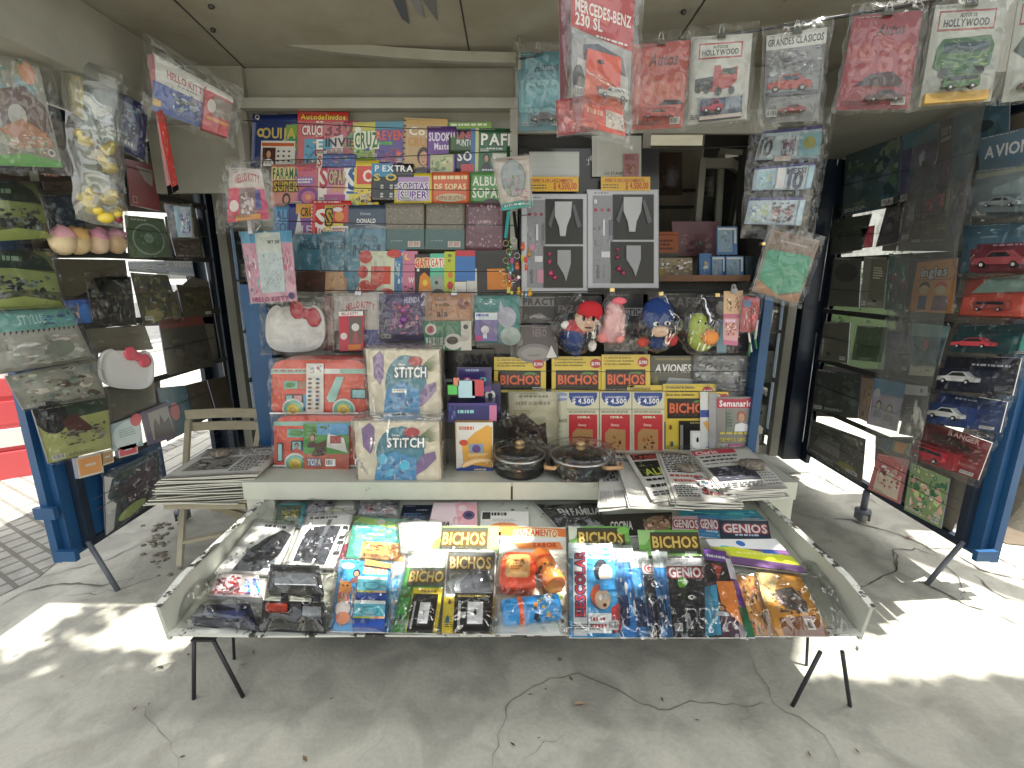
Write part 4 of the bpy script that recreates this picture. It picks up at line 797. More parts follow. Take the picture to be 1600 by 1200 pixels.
rk('toy_pack','teal card with a pale grey cartoon shape and small carton, right of the kraft card',(740,462,812,536),R5,[('b',.1,.05,.5,.2,['7ac0c0','e8f0f0'],10,2,.3),('e',.72,.45,.2,.22,'b8b8cc'),('e',.8,.85,.22,.2,'a8b8b4'),('p',[(.55,.3),(.58,.1),(.66,.28)],'b8b8cc')],'2c8a88','toy pack','character packs hanging in bags',bag=B(out=.03,top=.02),
   kids=lambda r,s: mini_box(r,s,.04,.35,.52,.95,'7a6aa8',[('r',0,0,1,.25,'e0e8f0'),('l',.05,.05,.95,.2,1,'3a5ac0',8),('e',.45,.6,.18,.14,'e8e4ec'),('r',.36,.62,.54,.9,'dcd8e4'),('r',0,.8,.3,1,'b83a7a')],.025))
def plate(name, label, q4, cat, s=1, group=None):
    """rounded white melamine plate with two lobes on top and a red raised patch at one side"""
    root = thing(name, sum(q4, V())/4 - V((0,0,.1)), label, cat, group); sh = Sheet(q4)
    n = 40; out = []
    for k in range(n):
        a = 2*math.pi*k/n; x = math.cos(a); y = math.sin(a)
        x = math.copysign(abs(x)**.62, x)*.49; y = math.copysign(abs(y)**.7, y)*.42
        out.append((.5+x, .56-y*(1+.16*(abs(x) > .3 and y > .1))))
    mb = MB(); mb.smooth = True
    rings = [(1.0,.0),(1.0,.012),(.97,.016),(.92,.010),(.80,.002),(.4,.0),(0.001,.0)]
    for sc, h in rings:
        for u, v in out: mb.v.append(sh.P(.5+(u-.5)*sc, .52+(v-.52)*sc, h))
    mb.col('e6e4e4')
    for j in range(len(rings)-1):
        for k in range(n): mb.face([j*n+k, (j+1)*n+k, (j+1)*n+(k+1)%n, j*n+(k+1)%n])
    mb.build('plate_body', 'plastic', root)
    mb = MB(); mb.col('cc3348'); X = (sh.q[1]-sh.q[0]).normalized()
    for u, v, ru, rv in ((.53,.2,.12,.17),(.80,.34,.12,.17),(.67,.27,.08,.1)):
        fr = Matrix((X, sh.n, X.cross(sh.n))).transposed(); mb.ball(sh.P(u,v,.012), (ru*sh.w, .010, rv*sh.hh), 14, .1, 3, M=fr)
    mb.build('red_patch', 'plastic', root)
    return root, sh
r_, s_ = plate('melamine_plate','white lobed plate with a red patch, bagged, hanging above the red bus', quad((415,466,510,552),R5), 'plate')
film(quad((410,462,528,552),R5), 'plastic_bag', r_, out=.03, top=.02, amp=.010)
mb = Sheet(quad((505,462,527,548),R5+.02)); mb.base('7a3a40', .002); mb.art([('b',0,0,1,1,['8a4a50','6a3036'],14,3,.4)]); mb.mb.build('backing_card','glossy_print',r_)
# activity calendar and red pack at the left of the rack
card('activity_pack','pink and blue card with a pale sticker sheet, left of the rack','activity pack',(375,362,455,360,464,470,392,474),2.50,[('r',0,0,1,.16,'3aa0d0'),('b',0,.18,.25,.9,['d890b0','c85a80','eee','7ab0c0'],24,3,.25),('b',.75,.18,1,.85,['d890b0','c85a80','e8d0d8'],24,5,.3),('r',.28,.02,.78,.86,'c8d8dc'),('p',[(.3,.1),(.5,.0),(.78,.14),(.78,.3),(.3,.3)],'d8e0d8'),('b',.32,.32,.76,.82,['b8c4cc','d8e0e4','a8b4c0'],60,8,.12),('t','SET DE',.52,.13,.76,.17,'333'),('t','HELLO KITTY',.06,.92,.84,.985,'9a4a70'),('e',.9,.92,.06,.05,'3a3a6a')],'d8a0b8',clip=None,bag=B(grow=.004,top=.0,out=.006,amp=.004))
card('toy_pack','red and white card in a crumpled bag, left of the second rack row','toy pack',(358,262,408,264,422,342,356,348),2.36,[('r',0,0,1,.35,'c8bcb8'),('t','HELLO KITTY',.2,.08,.9,.24,'b04a50',{'arc':.05}),('r',0,.37,.3,1,'c82848'),('r',.3,.37,.75,1,'8a6a68'),('b',.3,.4,.75,.9,['e8e0e0','b8a8a8','d8c8c8'],12,4,.5),('r',.75,.4,1,1,'c02a60'),('e',.16,.7,.12,.11,'e8d8d8'),('r',.2,.88,.8,.98,'d8902a'),('r',.72,.42,.86,.8,'3a3a88')],'c8a8a8',bag=B(grow=.05,top=.05,out=.05,amp=.022,gather=.25),group='character packs hanging in bags')
mb = MB(); mb.col('9a9a92'); p = on(393,352,2.45); mb.box((p.x-.02,p.y,p.z-.04),(p.x+.0,p.y+.03,p.z+.03)); mb.tube([p+V((.03,0,.02)), p+V((.05,-.01,.0)), p+V((.03,-.02,-.03))], .004); mb.build('rail_hook','steel',K)
# pale hanging toy pack with a teal foot, and the bunch of key rings
card('toy_pack','pale pack with a round window and teal foot above the key rings','toy pack',(768,248,828,243,832,322,784,330),2.52,[('e',.5,.42,.36,.36,'8a9698'),('e',.5,.42,.31,.32,'9aa4a4'),('b',.25,.3,.75,.74,['c87a98','9ab04a','b88ab0','7a9aa0'],22,4,.22),('b',.45,.62,.98,.84,['c85a80','d890a8','e0c0b0'],22,5,.2),('r',.02,.86,1,1,'38a8a0'),('l',.1,.9,.9,.97,1,'dff',2),('b',.35,.02,.6,.07,['b05060','333'],5,2,.4)],'c8bcb0',curl=.01,bag=B(grow=.004,top=.004,out=.016,amp=.008))
KR = thing('key_ring_bunch', on(803,460,2.46), 'thick bunch of coloured novelty key rings on brass rings beside the rack', 'key rings')
for k,(a,b,c) in enumerate((((795,330),(790,372),'3a9a9a'),((803,330),(808,374),'1c1c20'))):
    mb = MB(); mb.col(c); A, Bq = on(*a,2.47), on(*b,2.46); mb.bar(A, Bq, .016, .004, up=(0,1,0)); mb.build('strap','fabric',KR)
rr = random.Random(12)
for k in range(9):
    mb = MB(); p = on(785+rr.random()*38, 372+9*k*.9+rr.random()*6, 2.46-.03*rr.random()); q = []
    for i in range(15): a = 6.2832*i/14; q.append(p+V((.014*math.cos(a), .004*math.sin(a*2), .014*math.sin(a))))
    mb.tube(q, .0014, 5, caps=False); mb.build('split_ring','brass' if k%3 else 'steel',KR)
cols = ['d8a020','c83030','3a8a5a','e8e4dc','d8602a','2a2a30','5a9ac0','b04080','a88040','c8c040']
for k in range(30):
    mb = MB(); mb.col(cols[k%10]); u = rr.gauss(803,12); v = 385+rr.random()*78; p = on(max(782,min(828,u)), v, 2.465-.045*rr.random())
    t = k%4
    if t == 0: mb.ball(p, (.012,.008,.014), 10, .4, k); mb.ball(p+V((0,0,.018)), .009, 8, .2, k)
    elif t == 1: mb.box(p-V((.008,.003,.015)), p+V((.008,.003,.015)))
    elif t == 2: mb.tube([p-V((0,0,.016)), p, p+V((0,0,.016))], [.004,.009,.003], 8); mb.col('eee'); mb.ball(p+V((0,-.006,0)), .005, 6)
    else: mb.prism([(math.cos(a)*.012*(1 if i%2 else .5), math.sin(a)*.012*(1 if i%2 else .5)) for i, a in enumerate([j*.628 for j in range(10)])], lambda x,y,kk: p+V((x,-.003+.006*kk,y)))
    mb.build('charm','plastic',KR)
# ---------------------------------------------------------------- boxed dolls / robots on black cards
def robot_box(label, x0, y0, x1, y1, yl, seed, pink):
    q = quad((x0,y0,x1,y1), 2.70); root = thing('robot_kit_box', (q[0]+q[2])/2-V((0,0,.2)), label, 'toy kit', 'toy robot kits in grey window boxes')
    s = Sheet(q); s.base('b4b6be', .012, 'a0a2ac'); r = random.Random(seed)
    s.art([('r',.02,.015,.98,.985,'c0c2ca'),('l',.1,.03,.3,.045,1,'223',2),('r',.08,.06,.36,.95,'8e9098')]+[('e',.12+.09*i,.2,.025,.018,['a03040','b05060','8a3a4a'][i],8) for i in range(3)]+[('b',.08,.24,.38,.93,['9a9ca6','74767e','b4b6be'],30,seed,.14)])
    for a,b,c,d in ((.36,.05,.93,.5),(.33,.52,.93,.95)): s.rect(a,b,c,d,'1c1d20'); s.rect(a+.02,b+.012,c-.02,d-.012,'0a0b0d')
    s.mb.build('box_front','glossy_print',root)
    def prt(nm, fn, col, mat='plastic'):
        mb = MB(); mb.col(col); fn(mb); mb.build(nm, mat, root)
    prt('robot_torso', lambda m: (m.prism([(.5,.08),(.76,.08),(.74,.22),(.68,.32),(.66,.42),(.58,.42),(.56,.32),(.5,.22)], lambda u,v,k: s.P(u,v,.006+.016*(1-k)))), 'b8b9be')
    prt('robot_arm', lambda m: m.prism([(.40,.30),(.50,.10),(.53,.12),(.44,.34)], lambda u,v,k: s.P(u,v,.006+.01*(1-k))), '55585e')
    prt('robot_arm', lambda m: (m.prism([(.76,.12),(.80,.10),(.90,.32),(.84,.34)], lambda u,v,k: s.P(u,v,.006+.01*(1-k)))), '55585e')
    prt('robot_legs', lambda m: (m.prism([(.54,.56),(.74,.56),(.74,.70),(.70,.80),(.67,.88),(.63,.80),(.54,.70)], lambda u,v,k: s.P(u,v,.006+.014*(1-k))),), '9a9ca2')
    prt('accessory', lambda m: [m.ball(s.P(u,v,.012), z, 8, .6, i) for i,(u,v,z) in enumerate(((.42,.68,.012),(.44,.8,.016),(.50,.84,.012),(.42,.60,.009)))], 'd0407a' if pink else 'b03a6a')
    for k,(u0,v0,u1,v1) in enumerate(((.22,.30,.25,.46),(.31,.30,.34,.46),(.12,.50,.20,.56),(.20,.62,.32,.68),(.14,.76,.17,.9),(.24,.76,.33,.90),(.10,.10,.14,.14))):
        prt('tool_piece', lambda m: m.prism([(u0,v0),(u1,v0),(u1,v1),(u0,v1)], lambda u,v,k: s.P(u,v,.001+.006*(1-k))), ['d8d8dc','6a6c74','c88aa0' if pink else '8a8c94'][k%3])
    if False: film([s.P(.01,.01,.0),s.P(.99,.01,.0),s.P(.99,.99,.0),s.P(.01,.99,.0)], 'blister_window', root, 'blister_plastic', grow=0, top=0, out=.03, amp=.001, nx=10, ny=12)
    q2 = quad(yl, 2.695); t = Sheet(q2); t.base('e0b020', .002); t.art([('t','OFERTA DE LANZAMIENTO',.08,.14,.88,.38,'b03020'),('l',.04,.55,.36,.68,1,'333',11),('l',.04,.74,.36,.86,1,'333',19),('t','$ 4.500,00',.5,.5,.96,.86,'c8401a')]); t.mb.build('offer_label','glossy_print',root)
robot_box('left of two grey window boxes of toy robot parts, the one with pink tools',815,303,918,457,(826,276,904,299),5,True)
robot_box('right and slightly higher of two grey window boxes of toy robot parts',917,296,1029,450,(939,276,1016,298),9,False)
card('display_card','black display card behind the two grey robot kits','display card',(812,232,1030,460),2.74,[('b',.47,.02,.53,.12,['ccc','888'],6,3,.5)],'18161a',th=.003)
card('carton','plain pale grey carton with rounded corners standing above the left robot kit','carton',(827,237,905,276),2.73,[('r',0,0,1,.08,'b0b4b2'),('l',.1,.2,.9,.8,3,'b4b8b6',3,.06)],'c0c4c2',th=.06)
card('notice','white notice card above the right robot kit, its code panel left plain','notice',(925,212,1002,276),2.72,[('r',.0,.0,.1,1,'a8a8a2'),('t','LO STANDO',.25,.88,.7,.95,'555')],'b8b8b2',th=.003)
card('card','small pink and brown picture card pinned beside the white notice','card',(974,240,998,277),2.71,[('l',.1,.05,.9,.3,1,'8a5a5a',3,.9),('b',.1,.35,.9,.95,['8a5a44','6a4034','b07a5a'],14,2,.35)],'a07078')
# interior shelf goods seen through the opening at the right of the centre module
def ibox(label, px, y, depth, col, art, name='carton', cat='carton', mat='glossy_print'):
    q = quad(px, y); s = Sheet(q); s.base(col, depth, col); s.art(art); return tag(s.mb.build(name, mat), label, cat)
ibox('brown worn picture leaning on the back wall inside the kiosk',(1027,238,1066,305),3.8,.01,'4a3020',[('b',0,0,1,1,['5a3a24','3a2418'],12,3,.4)],'picture','picture')
ibox('small dark framed picture inside the kiosk beside the glass door',(1094,272,1118,306),3.7,.01,'1a1a1a',[('r',.15,.12,.85,.8,'4a4a46'),('b',.2,.2,.8,.7,['777','333'],8,3,.4)],'picture','picture')
ibox('orange carton with dark lettering bands on the inner shelf',(1022,362,1060,403),3.15,.1,'c0622a',[('r',0,.1,1,.14,'8a2a1a'),('l',.08,.3,.8,.75,3,'6a2010',4),('r',0,.8,1,1,'6a6058')])
ibox('dull pink folder standing on the inner shelf',(1050,346,1122,400),3.2,.02,'8a5a68',[('b',.1,.2,.9,.95,['7a4a5a','9a6a74','a87a80'],12,3,.4),('b',.45,.5,.85,.95,['6a8078','90a098'],10,5,.3)],'folder','folder')
ibox('crinkled silver and tan foil pack on the inner shelf',(1030,403,1082,439),3.0,.05,'a8987c',[('b',0,0,1,1,['e0dcd0','8a7458','c8b490','6a5440','fff'],60,3,.2),('r',0,.45,.14,.9,'c8a83a')],'foil_pack','foil pack')
for k,(px,lab) in enumerate((((1120,354,1152,398),'blue framed photo card, topmost of the small stack on the inner shelf'),((1093,396,1112,440),'blue card with a small standing figure on the inner shelf'),((1112,400,1133,440),'blue framed photo card, lower left beside the figure card'),((1134,400,1162,440),'blue framed photo card, lower right of the stack'),((1165,400,1188,440),'dark teal card at the right end of the inner shelf'))):
    art = [('r',.05,.05,.75,.9,'7a9ab0'),('b',.1,.1,.7,.85,['5a7a98','a0b0bc','8090a4'],10,k,.35),('r',.05,.05,.95,.12,'d8dce0'),('r',.84,.05,.95,.6,'c8d0d8')] if k != 4 else [('b',0,0,1,1,['2a4a54','1a3038'],8,3,.4)]
    if k == 1: art = [('b',.1,.1,.9,.9,['6a94b8'],4,3,.5),('face',.5,.35,.16,'c8b080','d0d0c0')]
    ibox(lab, px, 2.95-.01*k, .015, '2a6aa8' if k != 4 else '1c3a44', art, 'photo_card', 'card')
# glass door of the inner cabinet
G = thing('cabinet_door', on(1150,440,3.3), 'narrow glass cabinet door with a grey frame standing ajar inside the kiosk', 'door')
mb = MB(); P4 = [on(1128,236,3.4), on(1188,240,3.1), on(1176,452,3.0), on(1116,445,3.3)]
for a,b in zip(P4, P4[1:]+P4[:1]): mb.bar(a, b, .04, .03)
mb.build('frame','white_sheet',G)
mb = MB(); mb.add([p+V((0,.0,0)) for p in P4], [(0,1,2,3)]); mb.build('glass_pane','glass',G)
AREA_TONE[:] = [.86, .92]
# ================================================================ dark magazines behind the hanging toys
def md(label, px, y, art, base, cat='magazine', name='magazine', **k): return card(name, label, cat, px, y, art, base, th=.004, **k)
md('dark cookery magazine lettered PRACTICA, left one behind the hanging dolls',(812,456,905,530),2.76,[('r',.0,.0,1,.1,'151316'),('r',.0,.1,.9,.3,'7a767c'),('t','PRACTICA',.06,.13,.84,.27,'151515'),('b',0,.32,1,1,['4a464c','2a282c','6a6468','8a8488'],22,3,.4)],'232024',group='dark food magazines')
md('dark magazine with a pale oval dish lettered NERO below PRACTICA',(806,508,872,560),2.70,[('t','NERO',.4,.1,.72,.34,'7a6a72'),('r',.38,.06,.74,.08,'7a6a72'),('e',.45,.85,.42,.3,'7a7478'),('e',.45,.85,.33,.2,'948e8c'),('p',[(.72,.98),(.84,.6),(.98,.98)],'ddd')],'4c4046',group='dark food magazines')
md('dark magazine lettered EN FAMILIA tilted behind the red and blue doll',(868,462,940,520),2.74,[('t','EN FAMILIA',.06,.25,.94,.45,'6a6468',{'slant':.2}),('b',0,.5,1,1,['3a3438','5a5458'],8,3,.4)],'242126',group='dark food magazines')
md('dark magazine lettered PRACTICA partly hidden between the pink and blue dolls',(944,458,1012,560),2.75,[('r',.0,.22,1,.34,'9a969a'),('t','PRACTICA',.06,.235,.98,.325,'202020'),('b',0,.36,1,1,['4a464c','6a6468','2a282c','989298'],24,8,.35)],'2a272b',group='dark food magazines')
md('black magazine lettered EL CAFE behind the blue doll',(1005,458,1098,520),2.75,[('t','EL CAFE',.1,.1,.92,.34,'5a5458'),('b',0,.4,1,1,['2e2a2c','423c3e','1a181a'],16,3,.4)],'1d1a1c',group='dark food magazines')
md('dark magazine of household pictures right of the avocado toy',(1098,460,1186,560),2.77,[('b',0,0,1,1,['4a4246','6a6064','8a7c78','3a3438','b0a8a0'],30,9,.3)],'38343a',group='dark food magazines')
md('pale blue slip of card behind the pink picture strip',(1120,500,1135,552),2.70,[('r',0,0,1,.05,'8ac')],'6a98b0','card','card')
md('grey magazine with plane picture lettered AVIONES above the yellow row',(1017,556,1087,604),2.73,[('r',.1,.06,.9,.14,'8a7a4a'),('t','AVIONES',.1,.26,.9,.52,'e8e8e4',{'slant':.2}),('p',[(.3,.98),(.4,.7),(.95,.75),(.98,.98)],'9aa0a0'),('p',[(.0,1),(.12,.6),(.2,1)],'7a7a3a')],'5c5850',group='collectable part magazines')
md('crumpled clear bag with silvery grey parts above the comic','x' and (1084,556,1168,612),2.72,[('b',0,0,1,1,['9a9c9e','6a6c70','c0c2c4','505256'],50,4,.25)],'808284','parts bag','parts_bag',bag=B(grow=.01,top=.03,out=.05,amp=.03))
md('clear bag with grey plastic parts low behind the comic',(1090,600,1165,640),2.71,[('b',0,0,1,1,['8a8c8e','5a5c60','b0b2b4'],30,5,.25)],'707274','parts bag','parts_bag',bag=B(grow=.01,top=.02,out=.04,amp=.024))
md('black magazine lettered CASA behind the upper display carton',(686,546,772,600),2.73,[('t','CASA',.3,.1,.9,.4,'4a484c'),('l',.3,.5,.9,.8,3,'3a383c',3)],'19171a',group='dark food magazines')
md('brown and black magazine picture behind the stacked display trays',(745,500,808,562),2.76,[('b',0,0,1,1,['3a302c','4a3c34','2a2422','5a4a40'],20,4,.4)],'2c2624',group='dark food magazines')
# yellow insect part-works on the wall
def bichos(label, px, y, full=False, price=True, group='yellow insect part magazines'):
    art = []
    if full: top, mid = .0, .34
    art = [('t','La coleccion de insectos',.06,.05 if not full else .03,.6,.10 if not full else .065,'5a4a10'),('t','y aracnidos mas fascinantes',.06,.13 if not full else .08,.66,.18 if not full else .115,'5a4a10'),('t','de los cinco continentes',.06,.21 if not full else .13,.6,.26 if not full else .165,'5a4a10')]
    d = 1 if not full else .53
    if price: art += [('e',.85,.19*d,.11,.13*d,'b8202a'),('t','$1.990',.765,.17*d,.935,.24*d,'eee')]
    art += [('r',.08,.38*d,.9,.92*d,'1f1d1c'),('e',.7,.5*d,.14,.08*d,'4a8a2a'),('t','BICHOS',.12,.5*d,.88,.76*d,'e8622a',{'outline':'5a1810'}),('l',.2,.8*d,.8,.88*d,1,'432',3)]
    def kids(r, s):
        if not full: return
        q = [s.P(.3,.52,.012), s.P(.98,.52,.012), s.P(.98,.98,.012), s.P(.3,.98,.012)]; t = Sheet(q); t.base('1c1b1b', .01, '222')
        t.art([('l',.3,.04,.7,.09,1,'c8b860',10),('r',.02,.12,.1,.95,'8a8a8a'),('r',.3,.3,.72,.92,'dcdcd8'),('r',.36,.36,.66,.84,'f0f0ee'),('bug',.5,.6,.08,'18181a')]); t.mb.build('specimen_frame','plastic',r)
    art2 = art + ([('bug',.14,.62,.05,'8a4a1a'),('bug',.16,.86,.06,'1a5a6a')] if full else [])
    return card('part_magazine', label, 'magazine', px, y, art2, 'e0c010', th=.006, group=group, kids=kids if full else None)
bichos('yellow insect magazine, leftmost of three along the wall wire',(772,558,853,613),2.70)
bichos('yellow insect magazine, middle of three along the wall wire',(862,557,943,613),2.70)
bichos('yellow insect magazine, rightmost of three along the wall wire',(940,554,1016,614),2.69)
bichos('lower yellow insect magazine partly hidden beside the red story cards',(980,602,1040,708),2.685,True,False)
bichos('lower yellow magazine with a black framed insect and red price spot',(1036,600,1118,708),2.675,True,True)
# red story cards with blue price tabs
for k in range(3):
    x = 886+51*k
    card('story_card', ['red story card, left of three under the blue price tabs','red story card, middle of three under the blue price tabs','red story card, right of three under the blue price tabs'][k], 'card', (x,612,x+50,706), 2.665-.003*k,
      [('p',[(.06,.0),(.94,.0),(.94,.09),(.86,.17),(.7,.225),(.5,.24),(.3,.225),(.14,.17),(.06,.09)],'2a4a9a'),('r',0,0,1,.012,'d8d4b0'),('t','LANZAMIENTO',.18,.07,.82,.10,'dde'),('t','$ 4.500',.16,.125,.84,.19,'f4f4f0'),('r',0,.27,1,.3,'b8b498'),('l',.05,.31,.9,.35,2,'887',2),('r',.06,.37,.94,.99,'cc2832'),('t','SIMBA',.32,.395,.72,.43,'eec'),('t','Disney',.35,.52,.6,.56,'f8d8c8'),('p',[(.3,.6),(.8,.62),(.8,.97),(.16,.97),(.16,.68)],'b88a50'),('b',.25,.7,.75,.97,['8a4a24','a8602c','5a3018'],6,k+3,.4)],'d8d4b4',th=.004,group='red story cards with price tabs')
card('magazine','cream magazine with an antique illustration behind the saucepan','magazine',(795,612,872,706),2.66,[('l',.2,.06,.8,.12,1,'6a5a40',11),('l',.15,.16,.85,.26,1,'8a7a58',11),('l',.1,.3,.5,.42,3,'a89870',3),('p',[(.0,.45),(.3,.35),(.6,.55),(.75,.5),(.8,1),(.0,1)],'4a3a32'),('b',.1,.5,.7,.95,['6a5648','2a2220','8a7460'],18,3,.35)],'c4bc98',bag=B(out=.05,amp=.02,top=.02))
card('magazine','cream card lettered EL PARLANTE beside the red story cards','magazine',(850,612,890,708),2.668,[('e',.6,.08,.4,.07,'8a9ac8'),('t','$ 4.500',.3,.07,.9,.10,'eef'),('t','EL PARLANTE',.1,.44,.9,.49,'665'),('l',.1,.55,.8,.9,4,'aa8',3,.15)],'d4d0ae')
card('comic','childrens comic with a yellow C, blue haired boy and pencil','comic',(1094,612,1138,705),2.66,[('r',.3,0,1,.2,'e8c820'),('t','C',.35,.04,.75,.22,'e8e0c0',{'outline':'8a6a10'}),('e',.85,.1,.16,.07,'c82a4a'),('r',0,.3,.9,.42,'2a4aa8'),('p',[(.05,.34),(.6,.3),(.95,.42),(.6,.5)],'22398a'),('e',.6,.52,.3,.1,'e8b898'),('p',[(.1,.5),(.25,.48),(.5,.72),(.4,.76)],'e8a830'),('b',.1,.75,.6,.95,['2a6ac8','5a9ae0'],6,3,.3)],'dcdcd8',group='comics')
card('magazine','grey magazine with a crimson header and a man in a white shirt','magazine',(1120,620,1186,706),2.645,[('r',0,.03,1,.2,'c0284a'),('t','Semanario',.06,.06,.84,.17,'f4eef0'),('face',.58,.36,.14,'a8604a','e8e8ea'),('r',.22,.24,.36,.6,'7a8a7a'),('l',.23,.28,.35,.55,5,'344',3,.6),('l',.06,.63,.9,.7,1,'d8c830',17),('t','TIEMPOS DIFICILES',.06,.73,.86,.8,'d8c830'),('r',.0,.83,.24,1,'998'),('r',.26,.86,.62,1,'d02a8a'),('l',.3,.88,.58,.97,2,'fce',4),('b',.64,.86,.9,1,['2a2040','a04a4a','dcc'],8,4,.4)],'8c8884',group='comics')
card('sleeve','clear magazine sleeve edge behind the man in the white shirt','sleeve',(1108,614,1122,702),2.65,[('l',.1,.1,.9,.9,6,'99a',3,.1)],'a8a4a4',th=.002)
# ================================================================ hanging toys in twisted bags
def teardrop(root, c, w, h, seed, top):
    """clear bag pulled up to a knot"""
    mb = MB(); mb.smooth = True; n = 22; m = 16; c = V(c)
    for j in range(m+1):
        t = j/m; r = w/2*(math.sin(math.pi*min(1, t*.95+.05))**.55 if t > .45 else .12+.88*(t/.45)**1.1)*(.999 if t < 1 else .2)
        for k in range(n):
            a = 6.2832*k/n; q = V((math.cos(a), math.sin(a), t*3)); rr = r*(1+.14*mnoise.noise(q*2.3+V((seed,0,0)))+.10*mnoise.noise(q*6+V((0,seed,0))))
            mb.v.append(V((c.x+rr*math.cos(a), c.y+rr*.62*math.sin(a), top-h*t)))
    for j in range(m):
        for k in range(n): mb.face([j*n+k, j*n+(k+1)%n, (j+1)*n+(k+1)%n, (j+1)*n+k])
    mb.build('plastic_bag', 'clear_film', root)
def px(u, v, y=2.56): return on(u, v, y)
def toy(name, label, u, v0, v1, w, parts, cat='soft toy'):
    a, b = px(u, v0), px(u, v1); root = thing(name, (a.x, 2.56, b.z), label, cat, 'toys hanging in knotted bags')
    for nm, mat, balls in parts:
        mb = MB(); mb.smooth = True
        for (c, bu, bv, rx, rz, dy) in balls:
            p = px(bu, bv); mb.col(c); k = .0034; mb.ball(p-V((0,dy,0)), (rx*k, min(rx,rz)*k*.75, rz*k), 14, .12, int(bu)%17)
        mb.build(nm, mat, root)
    teardrop(root, (a.x, 2.555, 0), w*.0034, a.z-b.z, u, a.z); return root
toy('soft_doll','soft doll with a red cap, pale face and blue overalls hanging in a bag',903,458,556,84,[
    ('body','fabric',[('20407a',895,530,20,22,.0),('b8283a',900,512,20,14,.005)]),('head','fabric',[('e0b898',916,497,19,22,.02),('d8a888',917,502,5,4,.075)]),('eye','fabric',[('1c1c20',909,496,2.4,4,.075),('1c1c20',924,496,2.4,4,.075)]),('mouth','fabric',[('5a2020',917,510,7,1.8,.068)]),('cap','fabric',[('c8202e',920,486,21,17,.03)]),
    ('hand','fabric',[('e0dcd4',884,508,8,7,.01)]),('hand','fabric',[('e0dcd4',925,540,7,9,.01)]),('leg','fabric',[('20407a',900,548,10,10,0)])])
toy('soft_figure','long pink and cream soft toy hanging in a bag, second of the row',957,455,543,62,[
    ('body','fabric',[('e0a8a8',960,500,18,32,0),('dca0a4',956,520,22,18,0)]),('foot','fabric',[('f08a8a',942,526,11,9,.02),('e8b0ac',950,505,8,16,.03)]),('foot','fabric',[('f0908c',966,528,8,7,.03)]),('hair_band','fabric',[('f06a7a',966,470,12,6,.02)])])
toy('soft_figure','round headed soft toy in plain blue with red mittens, in a knotted bag',1033,455,552,76,[
    ('head','fabric',[('24407e',1028,492,26,28,.0)]),('face','fabric',[('e0b898',1027,516,14,9,.05)]),('eye','fabric',[('e8e8e8',1019,504,5,3.5,.075),('e8e8e8',1036,503,5,3.5,.075),('222',1020,504,2,2.5,.09),('222',1035,503,2,2.5,.09)]),('body','fabric',[('243c74',1030,536,18,12,0)]),('glove','fabric',[('d04a3a',1004,534,10,8,.01)]),
    ('mitten','fabric',[('b83a3a',1046,530,11,10,.03)])])
toy('plush_avocado','green plush avocado with an orange stone hanging in a bag',1095,460,558,72,[
    ('body','fabric',[('a8b838',1096,528,23,22,0),('a8b838',1090,508,15,20,0)]),('stone','fabric',[('f0943a',1103,525,14,13,.05)]),('eye','fabric',[('222',1086,502,2,2,.055),('222',1096,504,2,2,.055)])])
mb = MB(); mb.col('ccc')
for u, v in ((956,452),(1032,458),(1120,460)): p = px(u, v); mb.box(p-V((.012,.012,.012)), p+V((.012,.012,.006)))
mb.build('hanging_peg','brass',K)
card('picture_strip','pink and cream strip of cartoon cards hanging from a binder clip','card strip',(1131,455,1161,454,1152,540,1130,538),2.54,[('r',0,0,1,.42,'d8b088'),('b',.1,.05,.9,.4,['a86a50','e0c8a0','7a4a40'],20,3,.3),('r',0,.42,1,.5,'c05a80'),('l',.1,.52,.9,.62,1,'fce',3),('b',.1,.55,.9,.85,['c06a4a','e8c8a0','b04a60'],16,5,.35),('r',0,.92,1,1,'c85a88')],'d89aa0',clip=.5,th=.002)
card('pendant_pack','red pack of small charms beside the picture strip','pendant pack',(1160,462,1188,466,1182,520,1156,518),2.53,[('b',.1,.05,.9,.95,['e0405a','7a1a2a','c8b0b0','e86a7a'],24,3,.3),('r',.1,.1,.5,.3,'5a7ab0')],'b82a40',bag=B(out=.02,top=.02),th=.002)
PN = thing('marker_bundle', on(1176,550,2.5), 'small bundle of green and white pens hanging beside the red charms', 'pens')
for k,(a,b,c) in enumerate(((( 1170,520),(1174,550),'e8e4dc'),((1178,515),(1182,545),'1e7a44'),((1184,500),(1180,530),'c8c8c8'),((1172,535),(1170,556),'1e7a44'))):
    mb = MB(); mb.col(c); mb.tube([on(*a,2.51-.004*k), on(*b,2.51-.004*k)], [.005,.006], 8); mb.build('pen','plastic',PN)
